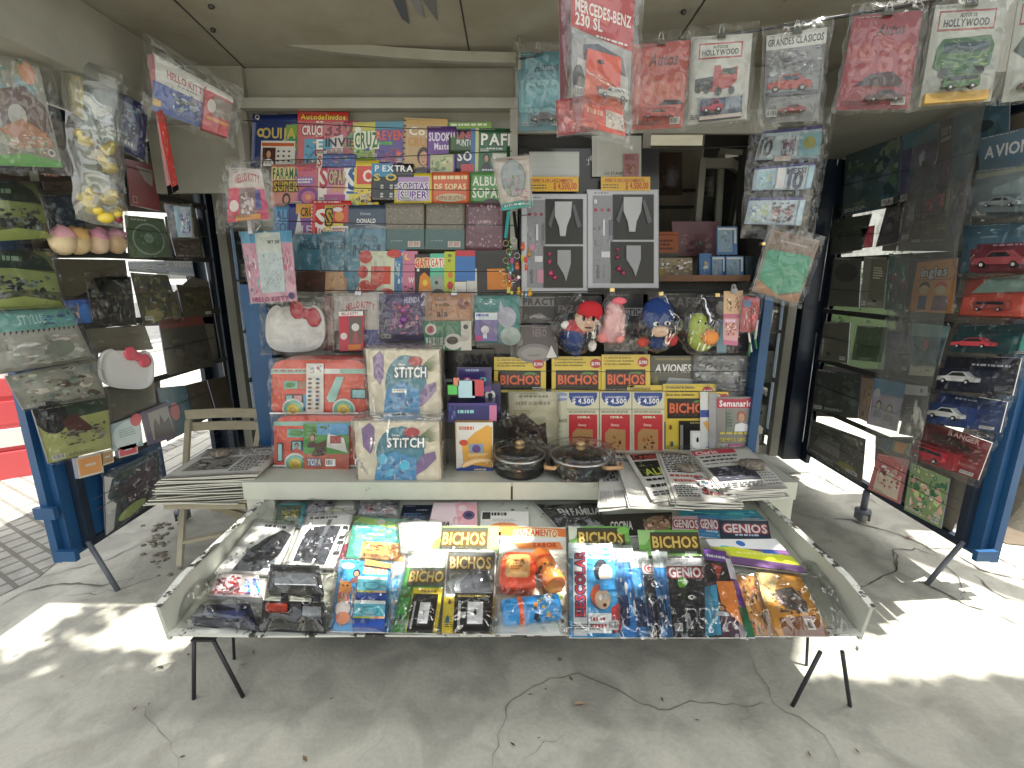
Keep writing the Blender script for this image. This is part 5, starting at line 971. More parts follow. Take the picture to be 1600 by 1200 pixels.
# ================================================================ goods standing on the counter
def cbox(name, label, cat, pxf, y, depth, base, art, side=None, wrap=True, group=None, extra=None, mat='glossy_print', z=None):
    """carton: printed front, plain lid and sides; stands on its own bottom edge"""
    q = quad(pxf, y)
    root = thing(name, ((q[2]+q[3])/2)+V((0,depth/2,0)), label, cat, group)
    s = Sheet(q); s.base(base, .001); s.art(art); s.mb.build('printed_front', mat, root)
    mb = MB(); mb.col(side or base); x = [min(p.x for p in q), max(p.x for p in q)]; zz = [min(p.z for p in q), max(p.z for p in q)]
    mb.box((x[0],y+.002,zz[0]),(x[1],y+depth,zz[1])); mb.build('carton_body', mat, root)
    if extra: extra(root, s, x, zz)
    if wrap: wrapbox(root, x, (y-.012, y+depth+.008), zz, len(label))
    return root
def wrapbox(root, x, y, z, seed, g=.010):
    mb = MB(); mb.smooth = True; n, m = 26, 14; x0, x1 = x[0]-g, x[1]+g; y0, y1 = y; z0, z1 = z[0]+.001, z[1]+g
    def put(p, nn):
        d = .010*mnoise.noise(p*16+V((seed,0,0)))+.006*abs(mnoise.noise(p*38+V((0,seed,0)))); return p+nn*max(d, -.004)
    def face(f, nn):
        o = len(mb.v)
        for j in range(m+1):
            for i in range(n+1): mb.v.append(put(f(i/n, j/m), nn))
        for j in range(m):
            for i in range(n): a = o+j*(n+1)+i; mb.face([a, a+n+1, a+n+2, a+1])
    face(lambda u,v: V((x0+(x1-x0)*u, y0, z0+(z1-z0)*v)), V((0,-1,0))); face(lambda u,v: V((x1, y0+(y1-y0)*u, z0+(z1-z0)*v)), V((1,0,0)))
    face(lambda u,v: V((x0+(x1-x0)*u, y0+(y1-y0)*v, z1)), V((0,0,1))); face(lambda u,v: V((x0, y0+(y1-y0)*u, z0+(z1-z0)*v)), V((-1,0,0)))
    mb.build('shrink_wrap', 'tray_film', root)
def bus(label, pxb, y, art, seed, wheels, second=None):
    q = quad(pxb, y); root = thing('toy_bus_case', ((q[2]+q[3])/2)+V((0,.05,0)), label, 'toy case', 'bus shaped cases')
    s = Sheet(q)
    prof = [(.02,.95),(.0,.88),(.0,.22),(.015,.12),(.05,.05),(.12,.01),(.2,.0),(.82,.0),(.91,.02),(.96,.08),(.985,.18),(1.0,.42),(1.0,.90),(.98,.95)]
    mb = MB(); mb.col('e04a30'); mb.prism(prof, lambda u,v,k: s.P(u,v,0)+V((0,.13*k,0))); mb.build('case_body','plastic',root)
    s.h = .001; s.art(art); s.mb.build('printed_side','glossy_print',root)
    for u in wheels:
        p = s.P(u, .9, .004); mb = MB()
        for rr_, c, d in ((.062,'f0f0ec',.0),(.052,'7ac8b0',.004),(.034,'e8d020',.008),(.018,'c8a818',.010)):
            mb.col(c); R = Matrix.Rotation(math.radians(90), 3, 'X'); mb.lathe(p-V((0,d,0)), [(rr_,0),(rr_,.004),(.0001,.004)], 24, M=R)
        mb.build('wheel','plastic',root)
    if second: second(root, s)
    xs = [min(p.x for p in q), max(p.x for p in q)]; zz = [min(p.z for p in q)-.01, max(p.z for p in q)]
    film(q, 'plastic_bag', root, out=.035, amp=.018, top=.01, grow=.012, seed=seed); return root
bus('orange red bus shaped case, upper of two, with a white sticker strip down its side',(424,562,574,648),2.44,
    [('r',0,.16,1,.25,'e0e0dc'),('r',0,.17,.52,.24,'8ac0b0'),('l',.03,.18,.5,.23,1,'c44',3),('r',.13,.38,.28,.52,'6ab8a8'),('e',.2,.45,.05,.05,'3a8a3a'),('r',.29,.38,.36,.52,'b0806a'),('r',.15,.62,.34,.76,'26384a'),('r',.16,.64,.22,.74,'8ac8c8'),('r',.24,.64,.32,.74,'e0a0a0'),('p',[(.6,.76),(.58,.68),(.68,.3),(.76,.3),(.68,.7),(.66,.76)],'9ad0c8'),('r',.83,.52,.99,.7,'26384a'),('r',.85,.54,.98,.68,'8ac8d0'),('r',.72,.17,.99,.24,'8ac0b0'),('r',.34,.62,.40,.92,'4aa0d0'),('r',.37,.06,.55,.98,'e4e0d8'),('b',.39,.08,.53,.24,['c86a5a','8a5aa0','3a6ab0'],14,3,.3)]+[('e',.41+.05*(i%2)*1.6,.34+.075*(i//2),.022,.024,['8a6a3a','3a5a9a','6a3a3a','333','a05a4a'][i%5],7) for i in range(16)]+[('r',.0,.94,1,.97,'eee')],3,(.24,.76))
bus('lower orange red bus shaped case with a guitar player on its front card',(428,650,575,732),2.40,
    [('r',0,.1,1,.18,'8ac0b0'),('r',.14,.24,.36,.4,'6ab8a8'),('e',.24,.32,.08,.06,'4a9a4a'),('r',.18,.46,.34,.66,'26384a'),('r',.2,.48,.29,.64,'8ac8d0'),('face',.245,.55,.03,'222','c44'),('r',.04,.5,.10,.86,'26384a'),('r',.05,.52,.09,.84,'9ad0d0'),('r',.90,.3,.99,.6,'26384a'),('r',.0,.92,1,.95,'eee')],5,(.24,),
    lambda root, s: (lambda t: (t.base('c8604a', .002), t.art([('r',0,0,1,.66,'4a9a3a'),('r',.3,0,1,.24,'4aa0d8'),('b',0,0,.6,.2,['2a6a2a','3a7a34'],10,3,.4),('face',.2,.3,.09,'4a3020','5a3040'),('p',[(.18,.7),(.3,.44),(.5,.34),(.52,.42),(.4,.7)],'5a3a24'),('e',.4,.6,.1,.09,'3a2a20'),('p',[(.55,.2),(.9,.3),(.98,.62),(.52,.5)],'e0e0dc'),('r',.6,.26,.84,.42,'b03a3a'),('t','TOPA',.1,.76,.4,.9,'f0d8a0',{'outline':'4a8ac8'}),('r',.5,.76,.72,.92,'e8e8e4'),('l',.52,.78,.7,.9,1,'222',3,.9)]), t.mb.build('front_card','glossy_print',root)))(Sheet(quad((474,662,545,733),2.375))))
def blue_art(sc):   # plain abstract stand-in for the printed character: teal disc, violet lobes, lettering kept
    return [('r',0,0,1,.02,'a8a090'),('e',.52,.52,.30,.44,'2a7088'),('e',.53,.5,.27,.40,'347e94'),('p',[(.04,.12),(.14,.02),(.2,.1),(.2,.4),(.15,.55),(.06,.42)],'7a5a90'),('p',[(.64,.86),(.8,.55),(.95,.5),(.97,.62),(.84,.8),(.7,.92)],'7a5a90'),('p',[(.2,.98),(.24,.62),(.45,.5),(.72,.62),(.72,.98)],'2a88c0'),('b',.26,.6,.7,.96,['2a6aa8','3a9ad0','225a90'],16,4,.3),('e',.66,.18,.1,.08,'b0303c')]+[('p',[(.74+.02*i,.26+.01*i),(.99,.02+.045*i),(.76+.02*i,.28+.01*i)],'6a7a48') for i in range(7)]+[('t','Disney',.42,.2,.52,.24,'e8e8e8'),('t','STiTCH',.36,.26,.82,.42,'f4f4f4',{'outline':'2a5a70'})]
cbox('gift_box','beige box with a blue disc, upper of two, wrapped in film','gift box',(578,546,686,646),2.36,.16,'c8bca4',blue_art(1)+[('r',.33,.6,.52,.66,'e8e4dc'),('l',.35,.615,.5,.645,1,'444',7)],'b8ac94',group='wrapped beige gift boxes')
cbox('gift_box','beige box with a blue disc, lower of two at the counter edge','gift box',(560,658,686,751),2.24,.18,'d0c4ac',blue_art(1)+[('e',.3,.62,.07,.09,'3ab0d8'),('e',.58,.72,.07,.09,'3ab0d8')],'c0b49c',group='wrapped beige gift boxes')
def bracelets(root, s, x, zz):
    for k,(u,v,c,w,h) in enumerate(((.12,.42,'3ac040',.05,.05),(.42,.4,'a8d0dc',.085,.09),(.66,.36,'c83040',.06,.085),(.2,.16,'d87a5a',.03,.04))):
        mb = MB(); mb.col(c); p = s.P(u, v, .03); mb.box(p-V((w/2,.012,h/2)), p+V((w/2,.012,h/2))); mb.build('small_pack','plastic',root)
cbox('display_carton','purple and blue counter display carton of small toys, above the yellow playset','display carton',(700,630,776,660),2.40,.14,'2a2a70',[('r',0,0,1,.12,'4a3a90'),('l',.2,.35,.72,.65,1,'8ad0d0',8),('r',.85,.1,1,.9,'d070a0'),('b',0,.05,.2,.95,['3a4a9a','5a6ab0'],5,2,.4)],'24245c',wrap=False,extra=lambda root,s,x,zz: (bracelets(root,Sheet(quad((700,586,772,634),2.42)),x,zz),
   (lambda t: (t.base('34286c',.003), t.art([('l',.25,.08,.85,.22,1,'8aa0d8',8),('e',.3,.5,.1,.1,'d05a90'),('e',.3,.5,.05,.05,'eee'),('e',.75,.5,.1,.1,'5ac0c0'),('e',.75,.5,.05,.05,'222'),('r',0,.75,1,1,'6a3a90')]), t.mb.build('header_card','glossy_print',root)))(Sheet(quad((714,574,768,612),2.50)))))
cbox('display_carton','dark blue display carton stacked behind and right of the memo display','display carton',(742,600,782,658),2.52,.08,'26225e',[('e',.6,.3,.2,.14,'ddd'),('e',.6,.3,.1,.07,'222'),('r',0,.6,1,.7,'4a3a90')],'201c50',wrap=False)
cbox('playset_box','yellow and white playset box with an orange house picture beside the saucepan','toy box',(713,660,770,738),2.36,.09,'e0e0dc',[('p',[(.15,.45),(.5,.2),(.85,.05),(.98,.1),(.98,.9),(.2,.9)],'e8a820'),('l',.08,.08,.5,.2,1,'d86a3a',4),('e',.2,.4,.12,.06,'d8402a'),('r',.35,.42,.75,.6,'8aa0c0'),('p',[(.3,.62),(.9,.6),(.8,.66),(.35,.68)],'f0c878'),('e',.55,.52,.12,.08,'6a4a8a'),('b',.1,.68,.9,.86,['d87a1a','f0b840','e8d8b0'],14,3,.25),('p',[(0,.92),(.4,.84),(1,.9),(1,1),(0,1)],'2a4a9a'),('l',.5,.92,.9,.97,1,'fd8',3)],'d8a020',wrap=False)
# saucepans
def lidset(root, c, r, ztop, two=False):
    mb = MB(); mb.lathe((c.x,c.y,ztop), [(r*1.02,0),(r*1.03,.006),(r*.97,.010),(r*.94,.004)], 40); mb.build('lid_rim','steel',root)
    mb = MB(); mb.lathe((c.x,c.y,ztop+.006), [(r*.96,.0),(r*.75,.016),(r*.4,.027),(.012,.030),(.0005,.030)], 40); mb.build('glass_lid','glass',root)
    mb = MB(); mb.col('d8b078'); mb.lathe((c.x,c.y,ztop+.034), [(.0005,0),(.018,.0),(.026,.008),(.024,.016),(.014,.02),(.022,.026),(.024,.034),(.015,.041),(.0005,.042)], 20); mb.build('wooden_knob','paint',root)
def pot(c, r, h, z0, root):
    mb = MB(); mb.col('141416'); mb.lathe((c.x,c.y,z0), [(.0005,.0),(r*.86,.0),(r*.94,.006),(r*.985,.025),(r,h),(r*1.02,h+.002),(r*.97,h),(r*.95,.02),(.0005,.012)], 44); mb.build('pot_body','paint',root)
P1 = thing('saucepan', (on(812,745,2.33).x,2.345,.58), 'black saucepan with glass lid, round wooden knob and wooden handle pointing left', 'saucepan', 'black pans in clear bags')
c1 = V((P1.location.x, 2.345, 0)); pot(c1, .135, .095, .581, P1); lidset(P1, c1, .135, .677)
mb = MB(); mb.col('d8b078'); mb.tube([c1+V((-.13,-.03,.655)), c1+V((-.18,-.055,.668)), c1+V((-.23,-.075,.672)), c1+V((-.27,-.085,.660)), c1+V((-.295,-.09,.648))], [.011,.012,.014,.015,.010], 10); mb.build('handle','paint',P1)
P2 = thing('casserole', (on(906,742,2.33).x,2.34,.58), 'wider black casserole with glass lid and two wooden side handles, wrapped in film', 'casserole', 'black pans in clear bags')
c2 = V((P2.location.x, 2.34, 0)); pot(c2, .158, .09, .581, P2); lidset(P2, c2, .158, .672)
for e in (-1, 1):
    mb = MB(); mb.col('c89a64'); mb.tube([c2+V((e*.13 if e<0 else .07,-.10,.655)), c2+V((e*.15 if e<0 else .12,-.14,.66)), c2+V((e*.19 if e<0 else .19,-.12,.655)), c2+V((e*.19 if e<0 else .2,-.07,.655))], .011, 8); mb.build('handle','paint',P2)
def pan_bag(root, c, r, z, h, seed):
    mb = MB(); mb.smooth = True; n, m = 40, 16
    for j in range(m+1):
        t = j/m
        for k in range(n):
            a = 6.2832*k/n; d = V((math.cos(a), math.sin(a), t*2)); rad = r*(1.08 if t < .62 else 1.08*(1-((t-.62)/.38)**1.6*.97)); f = 1+.05*mnoise.noise(d*3+V((seed,0,0)))+.05*mnoise.noise(d*8+V((0,seed,0)))
            zz = z+h*min(1, t/.62)+.03*max(0, t-.62)/.38+.012*mnoise.noise(d*5)
            mb.v.append(V((c.x+rad*f*math.cos(a), c.y+rad*f*math.sin(a), zz+.01*abs(mnoise.noise(d*9+V((seed,1,0)))))))
    for j in range(m):
        for k in range(n): mb.face([j*n+k, j*n+(k+1)%n, (j+1)*n+(k+1)%n, (j+1)*n+k])
    # gathered tail
    o = len(mb.v)
    mb.build('plastic_bag','tray_film',root)
pan_bag(P2, c2, .165, .584, .125, 3); pan_bag(P1, c1, .138, .640, .075, 9)
for root, c, u, v in ((P2, c2, 948, 722),(P1, c1, 790, 655)):
    p = on(u, v, 2.25 if u > 900 else 2.5); mb = MB(); mb.smooth = True; mb.ball(p, (.035,.02,.045), 14, 1.6, u); mb.build('bag_tail','tray_film',root)
# ---------------------------------------------------------------- newspapers
def news_art(seed, head, hc, band=None, photo=None, big=None):
    a = []
    if band: a.append(('r',.02,.02,.98,.13,band))
    a += [('l',.06,.03,.62,.13,1,hc,seed), ('l',.03,.16,.97,.24,2,'555',seed)]
    if photo: a += [('r',*photo[0],photo[1]), ('b',*photo[0],photo[2],26,seed,.3)]
    if big: a += [('t',big,*photo[3],photo[4])]
    a += [('l',.04,.78,.32,.97,12,'777',seed+1,.4), ('l',.36,.78,.64,.97,12,'777',seed+2,.4), ('l',.68,.78,.96,.97,12,'777',seed+3,.4)]
    return a
def newspaper(label, pxs, z, n, art, seed, overhang=True, plane=None):
    q = [on(pxs[2*i], pxs[2*i+1], ('z', z)) for i in range(4)]; c = sum(q, V())/4; th = .0065
    root = thing('newspaper_pile', (c.x, c.y, z-n*th), label, 'newspapers', 'newspapers laid out at the counter'); r = random.Random(seed)
    for k in range(n):
        a = r.gauss(0, .022) if k else 0; R = Matrix.Rotation(a, 3, 'Z'); d = V((r.gauss(0,.007), r.gauss(0,.007), 0)) if k else V((0,0,0))
        zz = -k*th; s = Sheet([c+R@(p-c)+d+V((0,0,zz)) for p in q]); s.n = V((0,0,1)); mb = s.mb
        # folded sheets: rounded front fold, slight sag at the front
        nx, ny = 6, 8; top = []; g_ = (.60-.02*r.random(),.595,.55)
        def F(u, v, h): 
            sag = (-.018*max(0, v-.72)**1.3*4 if overhang else 0) + .003*math.sin(5*u+seed+k)
            return s.P(u, v, h+sag)
        s.P0 = s.P; s.P = lambda u, v, h=0, P0=s.P0: P0(u, v, h + (-.05*max(0, v-.7)**1.5 if overhang else 0) + .002*math.sin(5*u+seed+k) + .0012*math.sin(11*v+k))
        s.bend = 1e-9; s.curl = 1e-9
        s.base((.56,.55,.50) if k else (.54,.53,.49), th*.62, (.62,.61,.56))
        if k == 0: s.art(art)
        mb.build('newspaper', 'newsprint', root)
    return root
newspaper('lowest left newspaper pile, grey pages with small pictures, beside the casserole',(938,712,985,709,1008,784,934,790),.600,3,news_art(2,'','555',photo=((.1,.3,.5,.6),'888',['555','aaa','333'])),2)
newspaper('thin newspaper pile second from the left with small print',(957,706,1030,709,1082,790,985,787),.618,3,news_art(3,'','444',photo=((.5,.35,.95,.7),'777',['555','999','bbb'])),3)
newspaper('newspaper with a dark photo and large yellow green headline word',(976,708,1035,706,1082,770,1018,776),.640,4,[('r',.1,.05,.98,.2,'3a2624'),('t','Cronica',.14,.04,.96,.2,'b84a44'),('r',.1,.24,.98,.6,'2a2a20'),('b',.1,.24,.98,.6,['4a4a3a','2a2820','6a6448'],18,4,.3),('t','ALIBI',.2,.42,.85,.58,'b8c838'),('l',.12,.66,.98,.74,1,'222',19),('l',.14,.78,.92,.87,1,'222',12),('l',.1,.9,.95,.98,2,'555',5)],4)
newspaper('newspaper pile with a flat stone, coloured crowd photo and red headline',(1027,704,1085,710,1162,783,1057,780),.652,6,[('l',.05,.04,.8,.5,12,'333',6,.6),('l',.06,.54,.66,.62,1,'b83a34',12),('l',.1,.64,.5,.72,1,'b83a34',7),('b',.45,.55,.98,.92,['4a6a5a','8a3a34','2a2a2c','c8b8b0','5a7a9a','b05a5a'],46,4,.28),('l',.05,.76,.42,.95,6,'555',7)],5)
newspaper('newspaper pile with a red masthead and round stone, rightmost on the counter',(1078,704,1166,696,1232,760,1132,766),.672,8,[('r',.0,.05,.72,.17,'c83848'),('t','Clarin',.04,.06,.4,.16,'e8dcd8'),('l',.06,.22,.7,.28,1,'333',29),('l',.06,.31,.62,.37,1,'333',23),('l',.06,.4,.95,.44,1,'777',8),('r',.04,.5,.72,.82,'3a3a44'),('b',.04,.5,.72,.82,['4a4a58','2a2a34','6a6a74','8a8a8a'],20,6,.3),('l',.74,.5,.97,.95,9,'777',3,.4),('l',.05,.86,.7,.96,3,'777',9)],6)
def stone(label, u, v, z, sx, sy, h, seed, flat=.3, col=(.30,.27,.22)):
    mb = MB(); mb.cur = col; p = on(u, v, ('z', z)); mb.smooth = True
    n = 18; prof = [(.0,0),(.9,.02),(1.0,.35),(.98,.75),(.85,.98),(.0,1.0)]
    for rr_, hh in prof:
        for k in range(n):
            a = 6.2832*k/n; f = 1+.16*mnoise.noise(V((math.cos(a)*1.4+seed, math.sin(a)*1.4, hh)))
            mb.v.append(V((p.x+sx*rr_*f*math.cos(a), p.y+sy*rr_*f*math.sin(a), z+h*hh*(1+.2*mnoise.noise(V((rr_*math.cos(a)*2, rr_*math.sin(a)*2, seed)))))))
    for j in range(len(prof)-1):
        for k in range(n): mb.face([j*n+k, j*n+(k+1)%n, (j+1)*n+(k+1)%n, (j+1)*n+k])
    return tag(mb.build('stone', 'stone'), label, 'stone')
stone('flat irregular pale stone on the newspaper pile with the crowd photo',1073,733,.655,.055,.05,.02,3)
stone('thick round grey stone on the newspapers with the red masthead',1175,730,.675,.062,.055,.032,7)
# ================================================================ folding chair with newspapers
CH = thing('folding_chair', (-1.56,2.55,0), 'weathered pale wooden folding chair under a pile of newspapers', 'chair')
def wbar(name, a, b, w, h, up=(0,0,1)):
    mb = MB(); mb.col('888'); mb.bar(a, b, w, h, up); mb.build(name, 'wood_slat', CH)
ZB = 2.70
for v0, v1 in ((641,655),(661,674)):
    a, b = on(290, (v0+v1)/2, ZB), on(416, (v0+v1)/2-2, ZB); h = (on(290,v0,ZB)-on(290,v1,ZB)).length; mb = MB(); n=8
    for i in range(n):
        f = lambda t: a.lerp(b, t)+V((0, .03*math.sin(math.pi*t), 0)); mb.bar(f(i/n), f((i+1)/n), .014, h, up=(0,0,1))
    mb.build('back_slat','wood_slat',CH)
wbar('back_post', on(301,690+6,2.70)+V((0,0,.16)), on(281,884,2.32), .03, .02, (0,1,0))
wbar('back_post', on(411,640,2.715), on(400,700,2.66), .03, .02, (0,1,0))
wbar('seat_rail', V((-1.83,2.28,.415)), V((-1.40,2.28,.415)), .02, .03); wbar('seat_rail', V((-1.83,2.68,.43)), V((-1.40,2.68,.43)), .02, .03)
for k in range(5): wbar('seat_slat', V((-1.84,2.30+.09*k,.44)), V((-1.39,2.30+.09*k,.445)), .07, .012)
wbar('leg_brace', on(287,846,2.33), on(356,832,2.36), .035, .016)
wbar('cross_leg', V((-1.68,2.33,.41)), V((-1.30,2.66,.02)), .045, .02, (0,1,0))
wbar('cross_leg', V((-1.42,2.62,.41)), V((-1.40,2.30,.02)), .03, .02, (1,0,0))
NP = thing('newspaper_pile', (-1.62,2.42,.452), 'tall pile of folded newspapers with a stone on the wooden chair', 'newspapers')
r = random.Random(5); cq = [V((-1.87,2.62,0)),V((-1.42,2.66,0)),V((-1.375,2.24,0)),V((-1.84,2.20,0))]
for k in range(18):
    z = .458+.0088*k; a = r.gauss(.0,.03); R = Matrix.Rotation(a,3,'Z'); c = V((-1.63,2.43,0)); d = V((r.gauss(.006*k-.03,.012), r.gauss(0,.012), z))
    s = Sheet([c+R@(p-c)+d for p in cq]); s.n = V((0,0,1)); s.bend = 1e-9
    s.P0 = s.P; s.P = lambda u, v, h=0, P0=s.P0, k=k: P0(u, v, h+.004*math.sin(4*u+k)-.02*max(0,v-.7)*(k<4)+.002*math.sin(7*v+k*2))
    g_ = .50+.09*r.random(); s.base((g_,g_*.98,g_*.90), .0058, (.55,.54,.48))
    if k == 17: s.art([('l',.05,.05,.95,.3,6,'555',3),('r',.1,.36,.6,.8,'8a8880'),('b',.1,.36,.6,.8,['6a6a64','a8a49a','4a4a48'],24,3,.3),('l',.64,.36,.95,.9,10,'666',4)])
    s.mb.build('newspaper','newsprint',NP)
stone('square edged tan stone on the chair newspapers',345,711,.617,.05,.045,.03,11)
AREA_TONE[:] = [.90, .78]  # hanging covers darkened in their colour to stand in for dimmer light
# ================================================================ packs hanging from the rail, upper right
def toycar(mb, s, u, v, w, h, c, d0=.008, d1=.032, kind='car'):
    """little moulded vehicle standing out from a card; u,v top left of its box on the card"""
    if kind == 'van': pr = [(0,.8),(0,.25),(.08,.0),(.95,.0),(1,.2),(1,.8)]
    elif kind == 'truck': pr = [(0,.8),(0,.5),(.45,.5),(.45,.05),(.8,.0),(.86,.35),(1,.45),(1,.8)]
    else: pr = [(0,.78),(.02,.45),(.24,.38),(.38,.03),(.68,0),(.84,.36),(1,.48),(1,.8)]
    mb.col(c); mb.prism([(u+a*w, v+b*h) for a, b in pr], lambda x,y,k: s.P(x,y,d1 if k == 0 else d0))
    wn = [(.28,.36),(.40,.1),(.65,.08),(.76,.36)] if kind == 'car' else [(.1,.35),(.14,.1),(.9,.1),(.93,.35)] if kind == 'van' else [(.5,.35),(.52,.1),(.76,.08),(.8,.35)]
    mb.col('1c2228'); mb.prism([(u+a*w, v+b*h) for a, b in wn], lambda x,y,k: s.P(x,y,d1+.001 if k == 0 else d1-.002))
    for x in (.2, .8):
        cc = s.P(u+x*w, v+.82*h, 0); X = (s.q[1]-s.q[0]).normalized(); Y = (s.q[3]-s.q[0]).normalized(); R_ = h*.2*s.hh
        mb.col('111')
        mb.prism([(math.cos(a)*R_, math.sin(a)*R_) for a in [k*.5236 for k in range(12)]], lambda a,b,k: cc+X*a+Y*b+s.n*(d1+.003 if k == 0 else d1-.01))
        mb.col('bbb'); mb.prism([(math.cos(a)*R_*.5, math.sin(a)*R_*.5) for a in [k*.785 for k in range(8)]], lambda a,b,k: cc+X*a+Y*b+s.n*(d1+.0045 if k == 0 else d1))
def carpack(label, pts, pl, base, art, car=None, blister=(.12,.62,.92,.97), clip=.5, plinth=None, cat='toy car pack', group='boxed toy vehicles on cards', bag=True, bagk=None, **k):
    def kids(r, s):
        if car:
            c, kind, (u,v,w,h) = car
            if plinth: mini_box(r, s, *plinth[0], plinth[1], plinth[2] if len(plinth) > 2 else [], .03, 'plinth')
            mb = MB(); toycar(mb, s, u, v, w, h, c, kind=kind, d0=.032 if plinth else .006, d1=.056 if plinth else .032); mb.build('toy_vehicle','plastic',r)
        if blister:
            u0,v0,u1,v1 = blister; film([s.P(u0,v0,.0),s.P(u1,v0,.0),s.P(u1,v1,.0),s.P(u0,v1,.0)], 'blister', r, 'blister_plastic', grow=0, top=0, out=.05, amp=.002, nx=8, ny=8)
    bk = dict(out=.055, amp=.016, top=.035, grow=.016, nx=16, ny=20); bk.update(bagk or {})
    return card('carded_toy', label, cat, pts, pl, art, base, group=group, clip=clip, bag=bk if bag else None, kids=kids, **k)
_a, _b = on(812,92,2.5), on(1400,12,2.02); RN = (_b-_a).cross(V((0,0,1))).normalized(); RP = ('p', tuple(_a), RN)
def rpl(k): return ('p', tuple(_a - RN*(.02*k if RN.y > 0 else -.02*k)), RN)
carpack('teal card lettered Autos 197 with a dark toy car, left end of the hanging row',(808,82,876,80,880,203,812,206),rpl(0),'3a7a86',[('r',0,.45,1,.75,'44909a'),('t','Autos',.4,.12,.95,.24,'16404a',{'slant':.4}),('t','1973',.06,.42,.98,.68,'68a0a6')],('2a1e24','car',(.3,.78,.6,.12)),(.22,.68,.98,.95))
carpack('big red and grey card over an orange boxed toy, nearest hanging pack',(893,-34,992,2,982,178,893,158),1.62,'a0a2a4',[('r',0,0,1,.38,'b8322e'),('p',[(0,.38),(1,.38),(1,.44)],'b8322e'),('t','MERCEDES-BENZ',.06,.14,.96,.24,'e8dcd8'),('t','230 SL',.06,.25,.5,.35,'e8dcd8'),('l',.4,.39,.95,.42,1,'ddd',4),('p',[(.2,.5),(.45,.46),(.85,.52),(.92,.68),(.2,.62)],'54606e'),('p',[(.1,.62),(.95,.68),(.98,.98),(.05,.9)],'c8cac6'),('e',.12,.8,.1,.12,'222'),('e',.85,.9,.08,.1,'222'),('p',[(.5,.74),(.7,.76),(.66,.84),(.5,.82)],'889')],
    ('c8c8c0','car',(.42,.86,.5,.1)),None,None,((.24,.56,.80,.98),'d8481e',[('e',.4,.2,.1,.05,'4a2018'),('t','230 SL',.1,.5,.5,.58,'f0c0a0')]),bagk=dict(out=.07,amp=.022,grow=.03,top=.05))
card('carded_toy','dark red card edge-on in the same hanging cluster as the large red and grey card','toy car pack',(872,-30,893,-24,886,160,876,205),1.70,[('l',.1,.1,.9,.9,10,'6a1a24',3,.3)],'7a1c2c',th=.004,group='boxed toy vehicles on cards')
card('carded_toy','orange red toy carton at the foot of the nearest hanging pack','toy carton',(916,112,970,140,978,214,908,196),1.585,[('p',[(0,0),(.9,.0),(1,.5),(0,.45)],'e05a34'),('e',.4,.2,.1,.06,'5a2a20'),('r',.55,.55,.98,.9,'c8b8ac'),('b',.55,.55,.98,.9,['a89890','e8e0d8','7a6a68'],14,3,.3),('l',.1,.62,.5,.8,1,'f0a080',5)],'d8401c',th=.05,group='boxed toy vehicles on cards',bag=dict(grow=.03,top=.0,out=.03,amp=.02))
card('plastic_sheet','crumpled red translucent bag bottom beside the orange carton','bag',(868,158,915,150,938,205,872,212),1.60,[('b',0,0,1,1,['d8504a','b02a30','e08a80','c03a3a'],24,3,.35)],'b8343a',curl=.02,bag=dict(grow=.004,top=.0,out=.03,amp=.028))
carpack('orange red card lettered Autos 196 with a low red toy car, second small card',(988,70,1080,62,1066,200,988,203),rpl(1),'b4442e',[('r',0,.45,1,.72,'bc5038'),('t','Autos',.32,.12,.82,.26,'5a1c18',{'slant':.4}),('t','1963',.06,.42,.98,.68,'c87058'),('p',[(.5,.72),(.62,.66),(.9,.67),(.98,.72)],'3a2a2c')],('c03a24','car',(.2,.79,.62,.1)),(.06,.74,.92,.97))
carpack('white card lettered HOLLYWOOD with a red tractor truck picture, third of the row',(1080,58,1176,52,1166,186,1074,196),rpl(0),'c4c4ba',[('r',.14,.08,.86,.26,'b04a4a'),('r',.165,.10,.835,.24,'c8c8be'),('t','AUTOS DE',.38,.11,.62,.145,'444'),('t','HOLLYWOOD',.2,.155,.8,.22,'3a3a3a'),('p',[(.1,.6),(.1,.5),(.4,.48),(.42,.34),(.52,.34),(.54,.4),(.8,.36),(.8,.52),(.7,.6),(.4,.64)],'b04038'),('r',.55,.38,.78,.45,'3a4a44'),('p',[(.1,.48),(.4,.46),(.4,.6),(.1,.6)],'33373c'),('e',.16,.6,.06,.04,'1a1a1a'),('e',.3,.61,.06,.04,'1a1a1a'),('e',.5,.64,.06,.05,'222'),('e',.72,.64,.05,.045,'222')],('a83040','truck',(.24,.78,.34,.14)),(.16,.7,.92,.98),plinth=((.2,.74,.9,.98),'3a4a68',[('r',0,.82,1,1,'d8c8c0'),('r',.6,0,.95,.6,'7a8a9a')]))
carpack('white and grey card lettered GRANDES CLASICOS with a red car on a street',(1198,56,1293,42,1278,188,1192,192),rpl(0),'7a7c7c',[('r',0,0,1,.17,'c4c4be'),('t','GRANDES CLASICOS',.03,.05,.96,.13,'3a3a3a'),('b',0,.18,1,.5,['8a8c8c','a4a6a6','585a5c','6c6e70'],50,4,.22),('car',.04,.46,.78,.2,'a83a26'),('r',0,.66,1,.7,'3a3a3e'),('r',0,.7,.1,1,'6a6c6c')],('a02a30','car',(.28,.83,.46,.09)),(.12,.72,.92,.98))
carpack('red card lettered Autos 1969 with a dark toy car, fourth of the row',(1334,25,1442,16,1420,170,1306,172),rpl(0),'962a34',[('r',0,.3,1,.75,'9c3038'),('t','Autos',.4,.1,.8,.22,'4a1418',{'slant':.4}),('t','1969',.08,.38,.98,.62,'b05a58'),('p',[(.2,.74),(.4,.62),(.7,.6),(.86,.7),(.84,.76)],'3a1e24')],('4a1e28','car',(.36,.82,.5,.12)),(.14,.74,.92,1.0))
